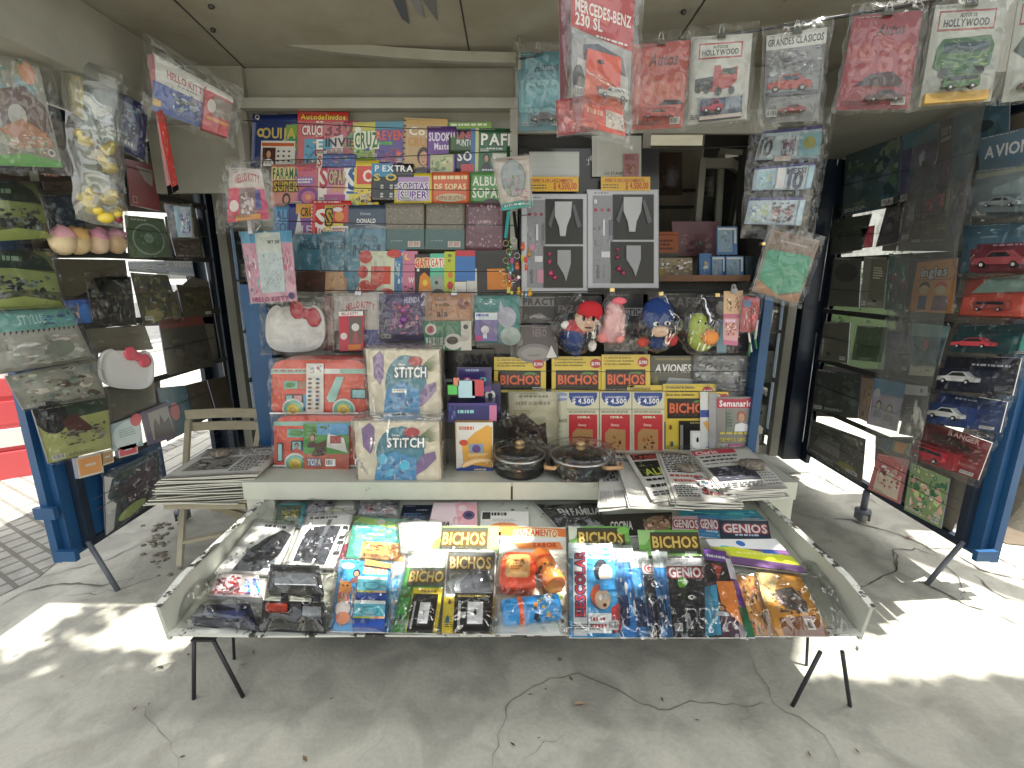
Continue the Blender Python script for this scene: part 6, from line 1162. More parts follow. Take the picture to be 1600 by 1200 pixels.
carpack('white card lettered HOLLYWOOD with a green camper van picture',(1462,8,1574,2,1548,158,1436,166),rpl(0),'b4b8ae',[('r',.08,.06,.88,.26,'a04a4a'),('r',.1,.08,.86,.24,'b8bab0'),('t','AUTOS DE',.38,.09,.62,.13,'444'),('t','HOLLYWOOD',.16,.145,.8,.22,'3a3a3a'),('p',[(.1,.62),(.12,.42),(.2,.34),(.85,.32),(.92,.42),(.9,.62),(.7,.7),(.3,.7)],'3a6a3c'),('r',.22,.38,.84,.48,'20404a'),('b',.14,.5,.88,.66,['5a8a3a','2a5a6a','8aa04a'],14,3,.3),('e',.26,.68,.07,.05,'222'),('e',.76,.67,.07,.05,'222')],('3a6a34','van',(.2,.76,.5,.14)),(.08,.7,.9,.99),plinth=((.02,.9,.9,1.0),'d8a828'))
carpack('white card with a dark green truck picture, cut by the right edge',(1592,-4,1690,-8,1660,150,1565,160),rpl(0),'b4b8ae',[('r',.08,.06,.88,.26,'a04a4a'),('r',.1,.08,.86,.24,'b8bab0'),('t','HOLLYWOOD',.16,.14,.8,.22,'3a3a3a'),('p',[(.05,.5),(.2,.36),(.9,.34),(.95,.56),(.3,.6)],'24402e')],('6a3a3a','truck',(.2,.78,.5,.14)),(.08,.7,.9,.99))
# football calendars in one long bag
FC = thing('calendar_strip', on(1215,352,2.35), 'long clear bag holding three blue and white football calendars, right of the glass cabinet door', 'calendar bag')
FC.location = on(1215,352,2.35)
for k,(pts,art) in enumerate((((1192,205,1284,196,1278,248,1180,250),[('r',0,0,1,.1,'2a2a78'),('t','MESSI',.06,.2,.24,.34,'334'),('t','10',.02,.42,.24,.85,'181c2c'),('b',.36,.2,.6,.95,['6a4a68','a07a8a','3a2a4a','8a6a88'],22,3,.35),('r',.66,.2,1,.9,'7ab0c0'),('e',.82,.5,.1,.2,'a0a050'),('r',.3,.9,.55,1.06,'c8b8b0')]),
    ((1180,262,1272,254,1266,296,1174,298),[('r',0,0,1,.1,'2a2a78'),('r',.05,.2,.34,.9,'8ab4c4'),('b',.08,.25,.32,.85,['a0b050','d0d8c0','6a8ab0'],14,3,.3),('r',.38,.12,.52,.95,'d8d8e0'),('t','MESSI',.54,.16,.86,.38,'1a2038'),('t','10',.58,.44,.84,.95,'1a2a50'),('r',.9,.14,1,.95,'a0c8e0')]),
    ((1170,310,1258,308,1252,352,1162,350),[('r',0,0,1,.1,'2a2a78'),('b',.02,.15,.4,.95,['a8c050','d0dcd8','7a9ab8'],26,3,.25),('b',.4,.15,.85,.95,['8a5a60','5a3a4a','b08a90','3a3048'],30,3,.3),('r',.9,.1,1,1,'b0cce0')]))):
    q = quad(pts, 2.34-.01*k); s = Sheet(q, curl=.012, seed=k+2); s.base('a8bccc', .003); s.art(art); s.mb.build('football_calendar','glossy_print',FC)
film(quad((1176,180,1300,176,1266,372,1158,368),2.34), 'plastic_bag', FC, out=.04, amp=.018, top=.02, seed=4, nx=18, ny=26)
card('notebook','brown notebook with a big green label, tilted, hanging in a clear bag','notebook',(1206,358,1282,376,1246,476,1176,455),2.22,[('r',.02,.02,.98,.98,'9a8474'),('r',.04,.03,.96,.97,'7c6656'),('t','no pares diversiones para',.24,.11,.78,.15,'c8b8a8'),('p',[(.03,.36),(.08,.3),(.9,.26),(.97,.32),(.97,.8),(.5,.94),(.03,.78)],'2e9a78'),('p',[(.03,.8),(.55,.95),(.97,.82),(.97,.97),(.03,.97)],'b07a58'),('l',.4,.5,.75,.66,3,'2a8a6c',3,.2)],'8a7464',th=.008,bag=dict(out=.03,amp=.012,grow=.02,top=.02))
mb = MB(); mb.tube([on(1192,381,2.2)+V((0,-.01,0)), on(1192,381,2.2)+V((0,.02,0))], .008, 8); mb.build('clip_button','brass',K)
# ================================================================ upper left: things hanging from the canopy over the door
LPn = V((.72,-.69,0)).normalized()
def lp(x=-1.9, y=2.15): return ('p', (x, y, 0), LPn)
card('picture_puzzle','large card of a brown and orange cartoon scene with green foot, far left','puzzle pack',(-46,40,52,72,98,262,-40,258),lp(-1.86,2.05),[('r',0,0,1,1,'8a8c80'),('b',0,.1,.9,.5,['6a9098','9a9a88','b8b4a4','5a8088'],18,3,.35),('e',.78,.25,.13,.09,'c07a44'),('p',[(.6,.16),(.76,.16),(.72,.2)],'3a6a34'),('p',[(.3,.42),(.7,.36),(.96,.5),(.98,.7),(.7,.78),(.35,.7)],'5a3a2a'),('e',.55,.6,.12,.09,'a0a098'),('p',[(.3,.72),(.6,.62),(.9,.72),(.96,.82),(.5,.86)],'a86a38'),('b',.35,.74,1,.92,['b8a898','8a5a4a','7a8a5a','d0c0b0'],26,5,.28),('e',.9,.88,.05,.035,'c8c8c0'),('e',.9,.88,.025,.018,'222'),('p',[(0,.96),(.3,.92),(.6,.9),(1,.95),(1,1),(0,1)],'3a9a20')],'8a8c80',curl=.02,bag=dict(out=.05,amp=.02,top=.06,grow=.03),clip=.6)
card('character_poster','navy and teal poster with small cartoon spots and a green foot, upper left','poster',(131,114,230,168,226,252,122,202),lp(-1.86,2.25),[('p',[(0,.25),(.35,.1),(.6,.45),(.55,1),(0,1)],'286878'),('b',.08,.1,.85,.8,['4a8a8c','b8a870','3a7888','7a5a50','5a98a0'],30,3,.14),('p',[(0,.8),(.6,.75),(.58,1),(0,1)],'2a7a3a'),('l',.55,.66,.76,.76,1,'b8c0d0',3),('l',.56,.80,.8,.9,1,'b8c0d0',5),('e',.15,.16,.1,.07,'6a5a80')],'1c2a68',th=.003,curl=.008,bag=dict(out=.02,amp=.01,top=.05,grow=.01))
# duck toys in a long bag
DK = thing('toy_duck_pack', on(150,345,lp(-1.78,2.2)), 'long clear bag of small yellow rubber ducks hanging at the upper left', 'toy pack')
dq = quad((98,96,186,128,192,352,122,340), lp(-1.78,2.2)); ds = Sheet(dq)
def duck(u, v, sc, c='f4d818', k=0):
    mb = MB(); mb.smooth = True; a = random.Random(k).uniform(-.6,.6); X = (dq[1]-dq[0]).normalized(); f = 1 if k % 2 else -1; p = ds.P(u,v,.025)
    mb.col(c); mb.ball(p, (.030*sc,.022*sc,.020*sc), 12, .1, k); mb.ball(p+X*(.018*f*sc)+V((0,0,.024*sc)), .017*sc, 12); mb.col('d06a1a'); mb.ball(p+X*(.036*f*sc)+V((0,0,.022*sc)), (.009*sc,.006*sc,.004*sc), 8); mb.col('111'); mb.ball(p+X*(.022*f*sc)+V((0,0,.030*sc))+ds.n*.014*sc, .003, 6)
    mb.build('rubber_duck','plastic',DK)
for k,(u,v,sc) in enumerate(((.28,.48,1.05),(.70,.50,1.1),(.74,.62,1.15),(.18,.86,1.2),(.36,.93,1.2),(.66,.84,1.2),(.58,.97,1.25),(.80,.93,1.0))): duck(u, v, sc, k=k)
mb = MB(); mb.col('a02a30'); mb.ball(ds.P(.86,.96,.02), .02, 10, .3, 3); mb.build('red_charm','plastic',DK)
t = Sheet([ds.P(.02,.0,.01),ds.P(.32,.0,.01),ds.P(.30,.34,.01),ds.P(.0,.30,.01)]); t.base('a89a30',.002); t.art([('b',0,0,1,1,['b8a840','8a8438','c8c078'],12,3,.4)]); t.mb.build('header_card','glossy_print',DK)
t = Sheet([ds.P(.0,.40,.004),ds.P(.42,.40,.004),ds.P(.60,.99,.004),ds.P(.1,.90,.004)]); t.base('8c948c',.002); t.mb.build('grey_card','paper',DK)
film(dq, 'plastic_bag', DK, 'milky_film', out=.07, amp=.018, top=.03, grow=.012, seed=6, nx=16, ny=30)
card('toy_pack','blue and white card with a red window carton, hanging at the top left','toy pack',(240,84,364,152,354,214,238,172),lp(-1.55,2.30),[('r',0,0,1,.45,'c4c4bc'),('t','HELLO KITTY',.16,.16,.66,.3,'a83a3a',{'slant':-.3}),('l',.3,.34,.6,.4,1,'777',3),('r',0,.46,1,1,'24489a'),('b',.2,.4,.62,.9,['8a9aa8','5a5a6a','b0bcc4','3a3a4a'],18,3,.4),('r',0,.78,.1,.9,'c89a28')],'c4c4bc',group='character packs hanging in bags',bag=dict(out=.05,amp=.02,top=.06,grow=.04),
   kids=lambda r,s: mini_box(r,s,.62,.14,.98,1.06,'c82830',[('r',0,0,1,.08,'d8d0c8'),('r',.3,.12,1,.6,'8a7868'),('e',.25,.4,.16,.16,'d8ccc4'),('r',.1,.66,.95,.74,'d88a28')],.04))
for k,(pts,c,lab) in enumerate((((229,86,240,86,274,300,262,306),'c88a90','pink printed lanyard strap hanging at the upper left'),((242,172,256,174,280,296,270,302),'c04038','red lanyard strap with dark clip beside the pink one'))):
    q = quad(pts, lp(-1.58,2.28)); s = Sheet(q, curl=.01); s.base(c, .002); s.art([('b',.2,.02,.8,.98,['5a3a4a','e8d8d8','8a4a5a'] if k == 0 else ['2a2024','e8c8c0'],24,3,.12),('r',0,.93,1,1,'141416')]); tag(s.mb.build('lanyard','fabric'), lab, 'lanyard', 'lanyards')
card('card_wallet','clear sleeve of blue picture cards hanging low beside the door post','card wallet',(258,320,298,324,301,370,268,371),lp(-1.66,2.45),[('r',0,0,.3,1,'1c2a48'),('r',.3,.05,.5,.95,'7ab0c8'),('b',.45,.05,.95,.95,['3a5aa0','7a4a8a','c8d0d8','2a3a78'],26,3,.3)],'8aa0b0',th=.01,bag=dict(out=.014,amp=.006,top=.01,grow=.008))
# ================================================================ left door
AREA_TONE[:] = [.75, 2.0]  # left door covers lightened in place of haze over them
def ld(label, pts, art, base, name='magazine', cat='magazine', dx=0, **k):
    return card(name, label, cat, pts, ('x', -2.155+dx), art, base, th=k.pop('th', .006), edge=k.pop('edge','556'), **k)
BG = lambda **k: dict(dict(out=.035, amp=.016, top=.02, grow=.012), **k)
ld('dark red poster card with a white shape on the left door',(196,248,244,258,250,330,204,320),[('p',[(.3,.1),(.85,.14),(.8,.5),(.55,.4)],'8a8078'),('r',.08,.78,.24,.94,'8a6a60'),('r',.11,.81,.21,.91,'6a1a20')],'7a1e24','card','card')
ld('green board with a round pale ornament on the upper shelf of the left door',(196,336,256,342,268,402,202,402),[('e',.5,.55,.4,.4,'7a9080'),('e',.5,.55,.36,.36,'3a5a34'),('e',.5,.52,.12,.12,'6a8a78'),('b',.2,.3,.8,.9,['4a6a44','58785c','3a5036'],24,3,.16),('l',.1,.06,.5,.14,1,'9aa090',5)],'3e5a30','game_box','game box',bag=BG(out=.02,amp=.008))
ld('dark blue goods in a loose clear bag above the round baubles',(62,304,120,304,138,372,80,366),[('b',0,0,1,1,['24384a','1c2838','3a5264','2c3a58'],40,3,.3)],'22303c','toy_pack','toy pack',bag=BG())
for k,(u,c) in enumerate(((98,'b09a70'),(122,'a8905c'),(152,'b09478'),(180,'a08460'))):
    p = on(u, 379, ('x',-2.12)); root = thing('wrapped_bauble', p-V((0,0,.05)), ['pink and cream wrapped bauble, leftmost on the upper left shelf','golden wrapped bauble, second on the upper left shelf','pale striped bauble, third on the upper left shelf','dusky bauble, rightmost of four on the upper left shelf'][k], 'bauble', 'wrapped baubles on the left door')
    mb = MB(); mb.col(c); mb.ball(p, (.05,.055,.058), 18, .08, k); mb.build('bauble','plastic',root)
    mb = MB(); mb.col(['c07a88','b8883c','b0708a','9a6a7a'][k]); mb.ball(p+V((.01,0,.035)), (.04,.048,.04), 14, .5, k+3); mb.build('wrapper_top','paper',root)
for k,(pts,lab) in enumerate((((-30,284,56,288,80,372,-30,378),'olive animal picture box with dark green title strip, topmost at far left'),((-30,388,78,394,100,480,-30,486),'olive animal picture box with dark green title strip, lower at far left'))):
    ld(lab, pts, [('p',[(0,0),(.7,.0),(.9,.12),(1,.34),(.3,.30),(0,.3)],'14261c'),('l',.1,.1,.72,.24,1,'5a7a60',8),('p',[(0,.32),(.4,.3),(1,.38),(1,.72),(.5,.66),(0,.74)],'6a7a34'),('b',.1,.4,.95,.98,['2a302a','3e4a48','1c2424','5a6a60','4a4a3a'],34,3+k,.3),('p',[(0,1),(0,.85),(.5,.78),(.95,.88),(1,1)],'7a8a2c')], '4a5228', 'picture_box','picture box',dx=.03,group='animal picture boxes in bags',bag=BG(out=.05,amp=.022))
ld('large pale grey bag with a teal header strip at the far left edge',(-20,488,108,480,146,560,-6,586),[('r',0,0,1,.34,'4a8a84'),('t','STYLUS',.3,.08,.62,.24,'8ac0b8'),('b',.5,.04,.98,.3,['3a6a90','2a5a78','4a90a0'],12,3,.4)]+[('p',[(.06*i,.34),(.06*i+.03,.34),(.06*i,.4)],'223') for i in range(16)]+[('b',.05,.42,.95,.98,['8c8e86','9c9e96','7a7c72','a8aaa0'],24,3,.4),('e',.66,.7,.16,.14,'6a7466')],'8a8c82','soft_pack','soft pack',dx=.03,bag=BG(out=.07,amp=.03))
ld('grey clear bag of small animal figures under the teal headed bag',(8,588,150,560,166,624,36,640),[('b',0,0,1,1,['8a8c80','7a7a6c','9c9c90','5a5040','6a7a74'],44,3,.28)],'7a7c70','figure_pack','toy pack',dx=.03,bag=BG(out=.06,amp=.03))
ld('yellow green meadow picture pack with a black and brown toy, low at left',(50,640,168,620,174,700,76,724),[('p',[(0,.0),(1,0),(1,.35),(0,.5)],'1e3424'),('p',[(0,.3),(1,.25),(1,1),(0,1)],'8a9040'),('e',.2,.2,.2,.3,'16181c'),('p',[(.3,.3),(.5,.2),(.75,.55),(.4,.6)],'4a2420'),('b',.2,.4,.95,.8,['5a5a48','3a3e34','7a7a58','6a6a60'],26,3,.26)],'8a9044','figure_pack','toy pack',dx=.03,bag=BG(out=.05,amp=.02))
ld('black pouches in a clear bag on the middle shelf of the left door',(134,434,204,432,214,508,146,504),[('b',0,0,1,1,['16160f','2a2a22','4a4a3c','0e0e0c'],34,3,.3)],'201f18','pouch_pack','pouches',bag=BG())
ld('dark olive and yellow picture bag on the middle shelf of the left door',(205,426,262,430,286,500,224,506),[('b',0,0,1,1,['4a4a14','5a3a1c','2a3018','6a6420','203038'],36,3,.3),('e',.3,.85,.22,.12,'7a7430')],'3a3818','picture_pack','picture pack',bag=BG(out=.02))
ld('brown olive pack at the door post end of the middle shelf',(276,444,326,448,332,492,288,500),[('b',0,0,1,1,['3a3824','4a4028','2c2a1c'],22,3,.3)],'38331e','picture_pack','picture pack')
ld('pale clear pack lettered VIENA in the bright gap of the left door',(200,408,300,408,304,432,202,424),[('r',0,.1,1,.8,'8a90a0'),('b',.1,.1,.6,.8,['6a7080','b0b8c4','c8ccd4'],10,3,.4),('t','VIENA',.66,.06,.98,.4,'e8ecf0')],'a0a6b4','clear_pack','pack',th=.002)
r_, s2_ = plate('melamine_plate','white lobed plate with a red raised patch on the left door',[on(u,v,('x',-2.12)) for u,v in ((150,536),(240,540),(238,612),(152,606))],'plate')
ld('brown board with a dark red header on the lower middle shelf of the left door',(248,500,316,494,336,572,262,586),[('r',0,0,1,.16,'5a1e18'),('b',.05,.2,.95,.95,['2e2a22','3a342a','242018'],24,3,.3)],'302b22','board_book','book')
ld('grey brown carton back behind the lobed plate on the left door',(135,514,226,508,240,546,146,552),[('b',0,0,1,1,['4a463a','544f42'],8,3,.5)],'4c483a','flat_carton','carton')
ld('dull grey card panel under the lobed plate on the left door',(158,606,240,592,246,640,168,662),[('b',0,0,1,1,['3c3c34','48483e'],8,3,.5)],'403f36','flat_carton','carton')
ld('teal card with a pink red spot on the lower shelf of the left door',(246,606,292,602,304,668,262,690),[('b',0,0,1,1,['1c4a5c','245a6a','2a3a5a'],14,3,.3),('e',.42,.5,.16,.18,'a04a54')],'1e4a5a','game_card','card')
for k,(pts,lab) in enumerate((((290,602,322,594,336,650,302,658),'brown board book, left of two beside the bright gap near the chair'),((324,594,352,588,366,642,340,650),'brown board book, right of two beside the bright gap near the chair'))):
    ld(lab, pts, [('b',0,0,1,1,['33291c','3e3324'],10,3+k,.4)], '362c1e','board_book','book')
ld('purple book with a dark pointed skyline picture on the left door',(220,644,262,628,276,682,232,696),[('r',.2,.1,.95,.9,'6a6a66'),('p',[(.25,.9),(.3,.5),(.4,.3),(.5,.55),(.6,.25),(.7,.5),(.9,.4),(.95,.9)],'26222e')],'3a2a4c','book','book',dx=.02)
ld('pale blue rounded pack with a red corner on the left door',(172,664,218,648,224,696,176,706),[('e',.5,.55,.48,.5,'9ab4b8'),('e',.85,.12,.2,.2,'b0283a'),('l',.25,.3,.8,.6,4,'5a7070',3,.3)],'7a9498','character_pack','pack',dx=.02)
for k,(pts,c,lab,tx) in enumerate((((184,698,214,690,216,708,186,716),'b02440','crimson box on the narrow bottom rack of the left door','Eco'),((118,716,160,706,162,738,124,748),'c8741c','orange label box low on the left door','crema'),((158,706,176,702,178,722,160,728),'8a6a40','small tan picture card between the orange and crimson boxes',''))):
    ld(lab, pts, [('r',.06,.1,.94,.9,c),('l',.3,.4,.8,.6,1,'e8c8a0',3)], 'a8a090','small_box','box',dx=.02,th=.02,group='small boxes on the left door')
ld('teal bag with purple contents and crumpled white edge at the foot of the left door',(160,744,246,704,250,768,168,836),[('p',[(0,0),(.14,.1),(.05,.4),(.2,.6),(.12,1),(0,1)],'b8bcb4'),('p',[(.3,.3),(.9,.1),(1,.9),(.4,.8)],'3a2a3c'),('b',.15,.05,1,1,['2c3e40','3a2a34','4a4a3a','34243a','22343a'],34,3,.3),('e',.45,.9,.25,.1,'7a8a34')],'2c4246','soft_pack','soft pack',curl=.012,bag=BG(out=.05,amp=.026))
ld('grey green back panel filling the upper right of the left door',(268,372,312,376,318,402,276,402),[('b',0,0,1,1,['5a4438','7a5a50','4a4038'],12,3,.4)],'4a3e34','toy_pack','toy pack',bag=BG(out=.02))
ld('dark closed boxes along the top rack of the left door',(-20,262,100,270,104,284,-20,282),[('l',.7,.2,.9,.7,1,'9a5a4a',6),('r',.5,0,.62,1,'6a6e64')],'2a1c18','flat_box','box')
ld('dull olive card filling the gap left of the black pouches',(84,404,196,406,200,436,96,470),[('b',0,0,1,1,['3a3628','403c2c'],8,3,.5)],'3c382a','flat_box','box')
# ================================================================ right door
AREA_TONE[:] = [.85, 2.7]  # right door colours raised to imitate the veil of haze
def rd(label, pts, art, base, name='magazine', cat='magazine', dx=0, **k):
    return card(name, label, cat, pts, ('x', 2.295-dx), art, base, th=k.pop('th', .005), edge=k.pop('edge','556'), **k)
rd('dark green and grey picture magazine nearest the post, top of the right door',(1322,232,1412,196,1402,322,1316,338),[('b',0,0,1,1,['2a4048','34483a','3c4a52','24343c','4a5a4a'],30,3,.34)],'2c3c40')
rd('dim purple and blue magazine with a pale heart, top row of the right door',(1414,198,1468,178,1462,302,1404,322),[('r',0,0,1,.3,'34505c'),('p',[(.5,.45),(.62,.38),(.7,.46),(.52,.62)],'6a7484'),('b',0,.3,1,1,['34344c','3e3450','2c4054'],18,3,.34)],'38384e')
rd('narrow maroon booklet lettered SOY in the top row of the right door',(1470,186,1490,178,1486,292,1466,302),[('t','SOY',.1,.14,.9,.24,'7a8478'),('l',.1,.28,.9,.36,1,'7a8478',4),('b',0,.45,1,1,['5a3a58','44304a'],8,3,.5)],'44343c')
rd('dim blue magazine with a large insect picture, top row of the right door',(1492,176,1578,150,1574,272,1488,286),[('b',0,0,1,1,['2c4a5c','34566a','2a4450','3c5a5a'],24,3,.3),('e',.55,.3,.2,.08,'24303a'),('p',[(.3,.9),(.4,.7),(.7,.62),(.8,.75),(.5,.9)],'283038')],'2e4c5e')
rd('blue grey magazine lettered AVIONES, top row at the right edge',(1528,216,1640,190,1640,292,1532,306),[('t','AVIONES',.1,.18,.98,.38,'c8d0d4',{'slant':.2}),('b',0,.45,1,1,['4a5a64','3e5058','5a6a70'],16,3,.4)],'3c5262',dx=.03)
rd('dull green card standing alone left of the bright opening in the right door',(1302,344,1362,334,1346,390,1298,398),[('b',0,.1,1,1,['343c34','3c443a'],10,3,.4)],'353b33','card','card',bag=BG(out=.02,amp=.01))
rd('dark clear bag right of the bright opening in the right door',(1386,320,1434,300,1424,374,1368,386),[('b',0,0,1,1,['3a343a','4a4446','2c2a30'],26,3,.3)],'363238','toy_pack','toy pack',bag=BG())
rd('small red and white toy seen in the bright opening of the right door',(1345,356,1366,352,1362,386,1346,388),[('b',0,0,1,1,['c83a4a','e05a60'],6,3,.5)],'c03042','toy_pack','toy pack')
rd('dull card with red printed rosette in the second row of the right door',(1436,302,1480,290,1474,338,1430,346),[('b',.2,.1,1,.8,['903040','7a2a3a','a04a50'],12,3,.4)],'403a44','magazine')
rd('yellow magazine with a white inset label in the second row of the right door',(1480,288,1542,276,1536,330,1476,338),[('p',[(.3,.3),(.85,.2),(.75,.9),(.2,.9)],'9aa0a0'),('b',.3,.3,.75,.8,['8a9090','b0b4b4','667'],8,3,.3)],'7c7434')
rd('brown picture magazine with carved figures in the second row of the right door',(1428,336,1506,326,1502,378,1420,382),[('b',0,0,1,1,['4a4236','5a4e3e','3a342c','6a5c48'],36,3,.24),('l',.55,.4,.95,.7,1,'7a7040',4)],'463e32')
for k,(pts,c,lab,art) in enumerate((
    ((1303,402,1346,404,1342,480,1294,478),'3c3c36','dim grey card nearest the post, third row of the right door',[('e',.5,.3,.4,.2,'2a2a26')]),
    ((1350,400,1386,402,1380,482,1344,480),'5a5a52','paler grey card with a small dark bird, third row of the right door',[('p',[(.4,.8),(.6,.84),(.8,.82),(.6,.9)],'24241f')]),
    ((1389,396,1422,402,1412,486,1382,484),'3a4a44','green and pink patterned slim book beside the orange Ingles book',[('b',0,0,1,1,['6a3a48','3a6a54','8a8a78','2a4a40'],22,3,.3)]),
    ((1288,502,1328,504,1324,568,1278,562),'44443c','grey card with a small dark mark, fourth row of the right door',[('p',[(.2,.75),(.45,.8),(.35,.88)],'22221e')]),
    ((1340,508,1388,512,1376,566,1330,562),'405038','green landscape card, fourth row of the right door',[('p',[(0,.6),(1,.5),(1,.9),(0,.9)],'34462c'),('b',.2,.1,.9,.5,['4c5a48','3c4a3a'],8,3,.4)]),
    ((1388,514,1426,518,1420,582,1380,578),'36384a','violet grey magazine, fourth row of the right door',[('r',.1,.1,.95,.36,'48465c'),('b',0,.5,1,1,['26282e','3a3c44'],14,3,.3)]),
    ((1276,576,1346,586,1340,652,1268,642),'282c28','dark green book with a pale figure, fifth row of the right door',[('b',0,0,1,1,['30362e','24282a','3a3e3a'],22,3,.35)]),
    ((1414,636,1446,634,1436,684,1404,678),'46423e','grey portrait magazine, fifth row of the right door',[('face',.5,.35,.2,'2a2624','6a6058')]),
    ((1268,656,1352,686,1346,754,1262,704),'3c3c34','dim landscape card with a building, lowest row nearest the post',[('b',0,0,1,.4,['4a4a42','56564c'],10,3,.4),('p',[(.1,.7),(.2,.4),(.6,.35),(.6,.75)],'5c5c56'),('e',.75,.85,.16,.1,'6a6428')]),
    ((1372,708,1420,718,1406,788,1356,764),'8a4a48','rosy magazine with pale lower half, lowest row of the right door',[('r',.15,.4,.9,.95,'a08a78'),('b',.1,.1,.9,.8,['9a5a56','b89a88','7a3a3c'],22,3,.3)]),
    ((1424,722,1484,748,1470,826,1412,796),'5a6a44','green and pink leafy picture magazine, lowest outer corner of the right door',[('b',0,0,1,1,['2a5a3a','a86a60','7a8a50','b88a78','1e4a30'],40,3,.26)]))):
    rd(lab, pts, art, c, group='dim magazines on the right door', bag=BG(out=.02,amp=.01) if k in (4,7,8) else None)
rd('orange book lettered Ingles with two cartoon children on the right door',(1434,410,1496,403,1488,490,1420,486),[('t','Ingles',.16,.12,.8,.3,'c8c0a0',{'outline':'4a2a14'}),('r',.1,.36,.9,.375,'4a3018'),('e',.3,.5,.13,.10,'2a1a14'),('e',.3,.56,.12,.09,'b88058'),('r',.2,.68,.4,.96,'1c2c4a'),('e',.7,.5,.14,.10,'a03a20'),('e',.7,.57,.12,.09,'c08a60'),('p',[(.56,.68),(.86,.68),(.9,.96),(.54,.96)],'5a3a4a'),('b',.5,.7,.95,.9,['c8b090','8a5a3a'],8,3,.2)],'a0662a','book','book',dx=.02)
rd('teal pack with a red spot in a clear bag beside the cream label',(1424,504,1484,510,1466,570,1426,572),[('r',0,0,1,.3,'5a8080'),('b',0,.3,1,1,['1e4a52','28586a','2a3a4a'],14,3,.35),('e',.45,.5,.08,.14,'b04a50')],'2a5058','game_card','card',dx=.02,bag=BG(out=.03))
rd('cream label strip with tiny drawings on the right door',(1424,569,1462,573,1457,588,1419,586),[('b',.2,.2,.9,.8,['7a5a48','9a8a70'],4,3,.4)],'a89c80','card','card',dx=.01)
rd('blue and pink magazine with cartoon girls on the right door',(1368,590,1416,600,1400,674,1354,662),[('r',0,0,1,.3,'2a6a8a'),('r',0,.3,1,1,'8a7c90'),('face',.3,.55,.13,'241c1c','556'),('face',.68,.58,.13,'241c1c','556'),('e',.2,.3,.1,.1,'9aa4a8')],'7a6c88')
rd('white label card beside the cartoon girls magazine',(1412,600,1450,604,1449,619,1414,616),[('r',.7,.3,.8,.7,'444')],'9c9c94','card','card')
rd('small orange and blue folded leaflet on the bottom wire of the right door',(1378,684,1424,694,1420,712,1376,700),[('r',0,0,.4,1,'23384a'),('p',[(.5,0),(.9,.1),(.8,1),(.5,.9)],'b8642a')],'56603a','leaflet','leaflet',dx=.02)
for k,(pts,c,lab,art) in enumerate((
    ((1347,590,1366,592,1356,660,1342,654),'5a4a3c','slim brown booklet left of the cartoon girls magazine',[('b',0,0,1,1,['6a5444','3a342c'],8,3,.4)]),
    ((1444,626,1476,632,1462,690,1436,684),'5c5c58','grey bag of small parts beside the portrait magazine',[('b',0,0,1,1,['7a7a76','3a3a3c','9a9a94'],22,3,.3)]),
    ((1362,404,1388,406,1380,470,1356,468),'48483c','dull olive pamphlet between the bird card and the patterned book',[('l',.2,.2,.8,.5,5,'88887a',3)]),
    ((1486,286,1520,280,1514,372,1480,374),'4a4a50','clouded clear bag of folded sheets at the outer end of the second row',[('b',0,0,1,1,['5c5c64','3c3c42','70707a'],20,5,.35)]))):
    rd(lab, pts, art, c, dx=.012, name='booklet', cat='booklet', bag=BG(out=.02,amp=.012) if k in (1,3) else None)
AREA_TONE[:] = [.85, 2.3]
for k,(pts,c,lab,art) in enumerate((
    ((60,256,118,264,128,300,70,296),'3a2e2a','dark flat carton above the blue bag on the left door',[('b',0,0,1,1,['4a3a34','2c2622'],8,3,.4)]),
    ((134,264,190,268,196,330,142,330),'4a4c3e','drab board game box behind the rubber ducks',[('b',0,0,1,1,['5a5c4a','3c3e34','6a6450'],16,3,.35)]),
    ((256,402,268,402,276,424,262,424),'5a5a4c','short grey tag hanging at the gap beside the mandala board',[('l',.2,.2,.8,.8,3,'999',3)]),
    ((100,470,150,466,160,512,112,516),'23478c','blue round toy pack edge beside the teal headed bag',[('e',.6,.5,.3,.35,'2a62b8'),('b',0,0,.4,1,['8a8a78','5a5a50'],10,3,.4)]),
    ((168,560,214,556,226,606,180,612),'6a665a','pale brown pack below the upper carton on the left door',[('b',0,0,1,1,['7a7464','5a564a','8a8474'],16,3,.35)]))):
    ld(lab, pts, art, c, name='flat_pack', cat='pack', dx=-.012, bag=BG(out=.02,amp=.012) if k in (1,3,4) else None)
AREA_TONE[:] = [.85, 1.5]
# outer column of boxed toy cars in long bags
def oc(label, pts, base, art, c, kind, box, plinth, **k): return carpack(label, pts, ('x', 2.13), base, art, (c, kind, box), None, None, plinth, bagk=dict(out=.06,amp=.024,top=.03,grow=.03), group='boxed toy vehicles on the right door', **k)
oc('pale grey striped blister card, uppermost of the outer column on the right door',(1526,266,1640,254,1640,338,1514,340),'6c7a7e',[('p',[(0,.1),(.9,0),(1,.06),(0,.2)],'8a9080'),('p',[(.3,.4),(1,.1),(1,.4),(.2,.9)],'7e8e90'),('p',[(.1,.9),(.8,.5),(1,.55),(.4,1)],'5a6a70')],'7a8488','car',(.3,.6,.5,.2),((.2,.55,.9,.9),'68767a'))
oc('crimson boxed toy car under a blue band on the right door',(1506,352,1640,344,1640,426,1500,428),'3c6478',[('r',0,0,1,.25,'34586a'),('b',.1,.02,.9,.3,['4a7a90','8aa4ac'],8,3,.3),('r',.2,.4,1,1,'6a2430'),('l',.4,.42,.95,.48,1,'a89',3)],'a04048','car',(.3,.55,.6,.34),((.2,.5,.98,.98),'6c2632'))
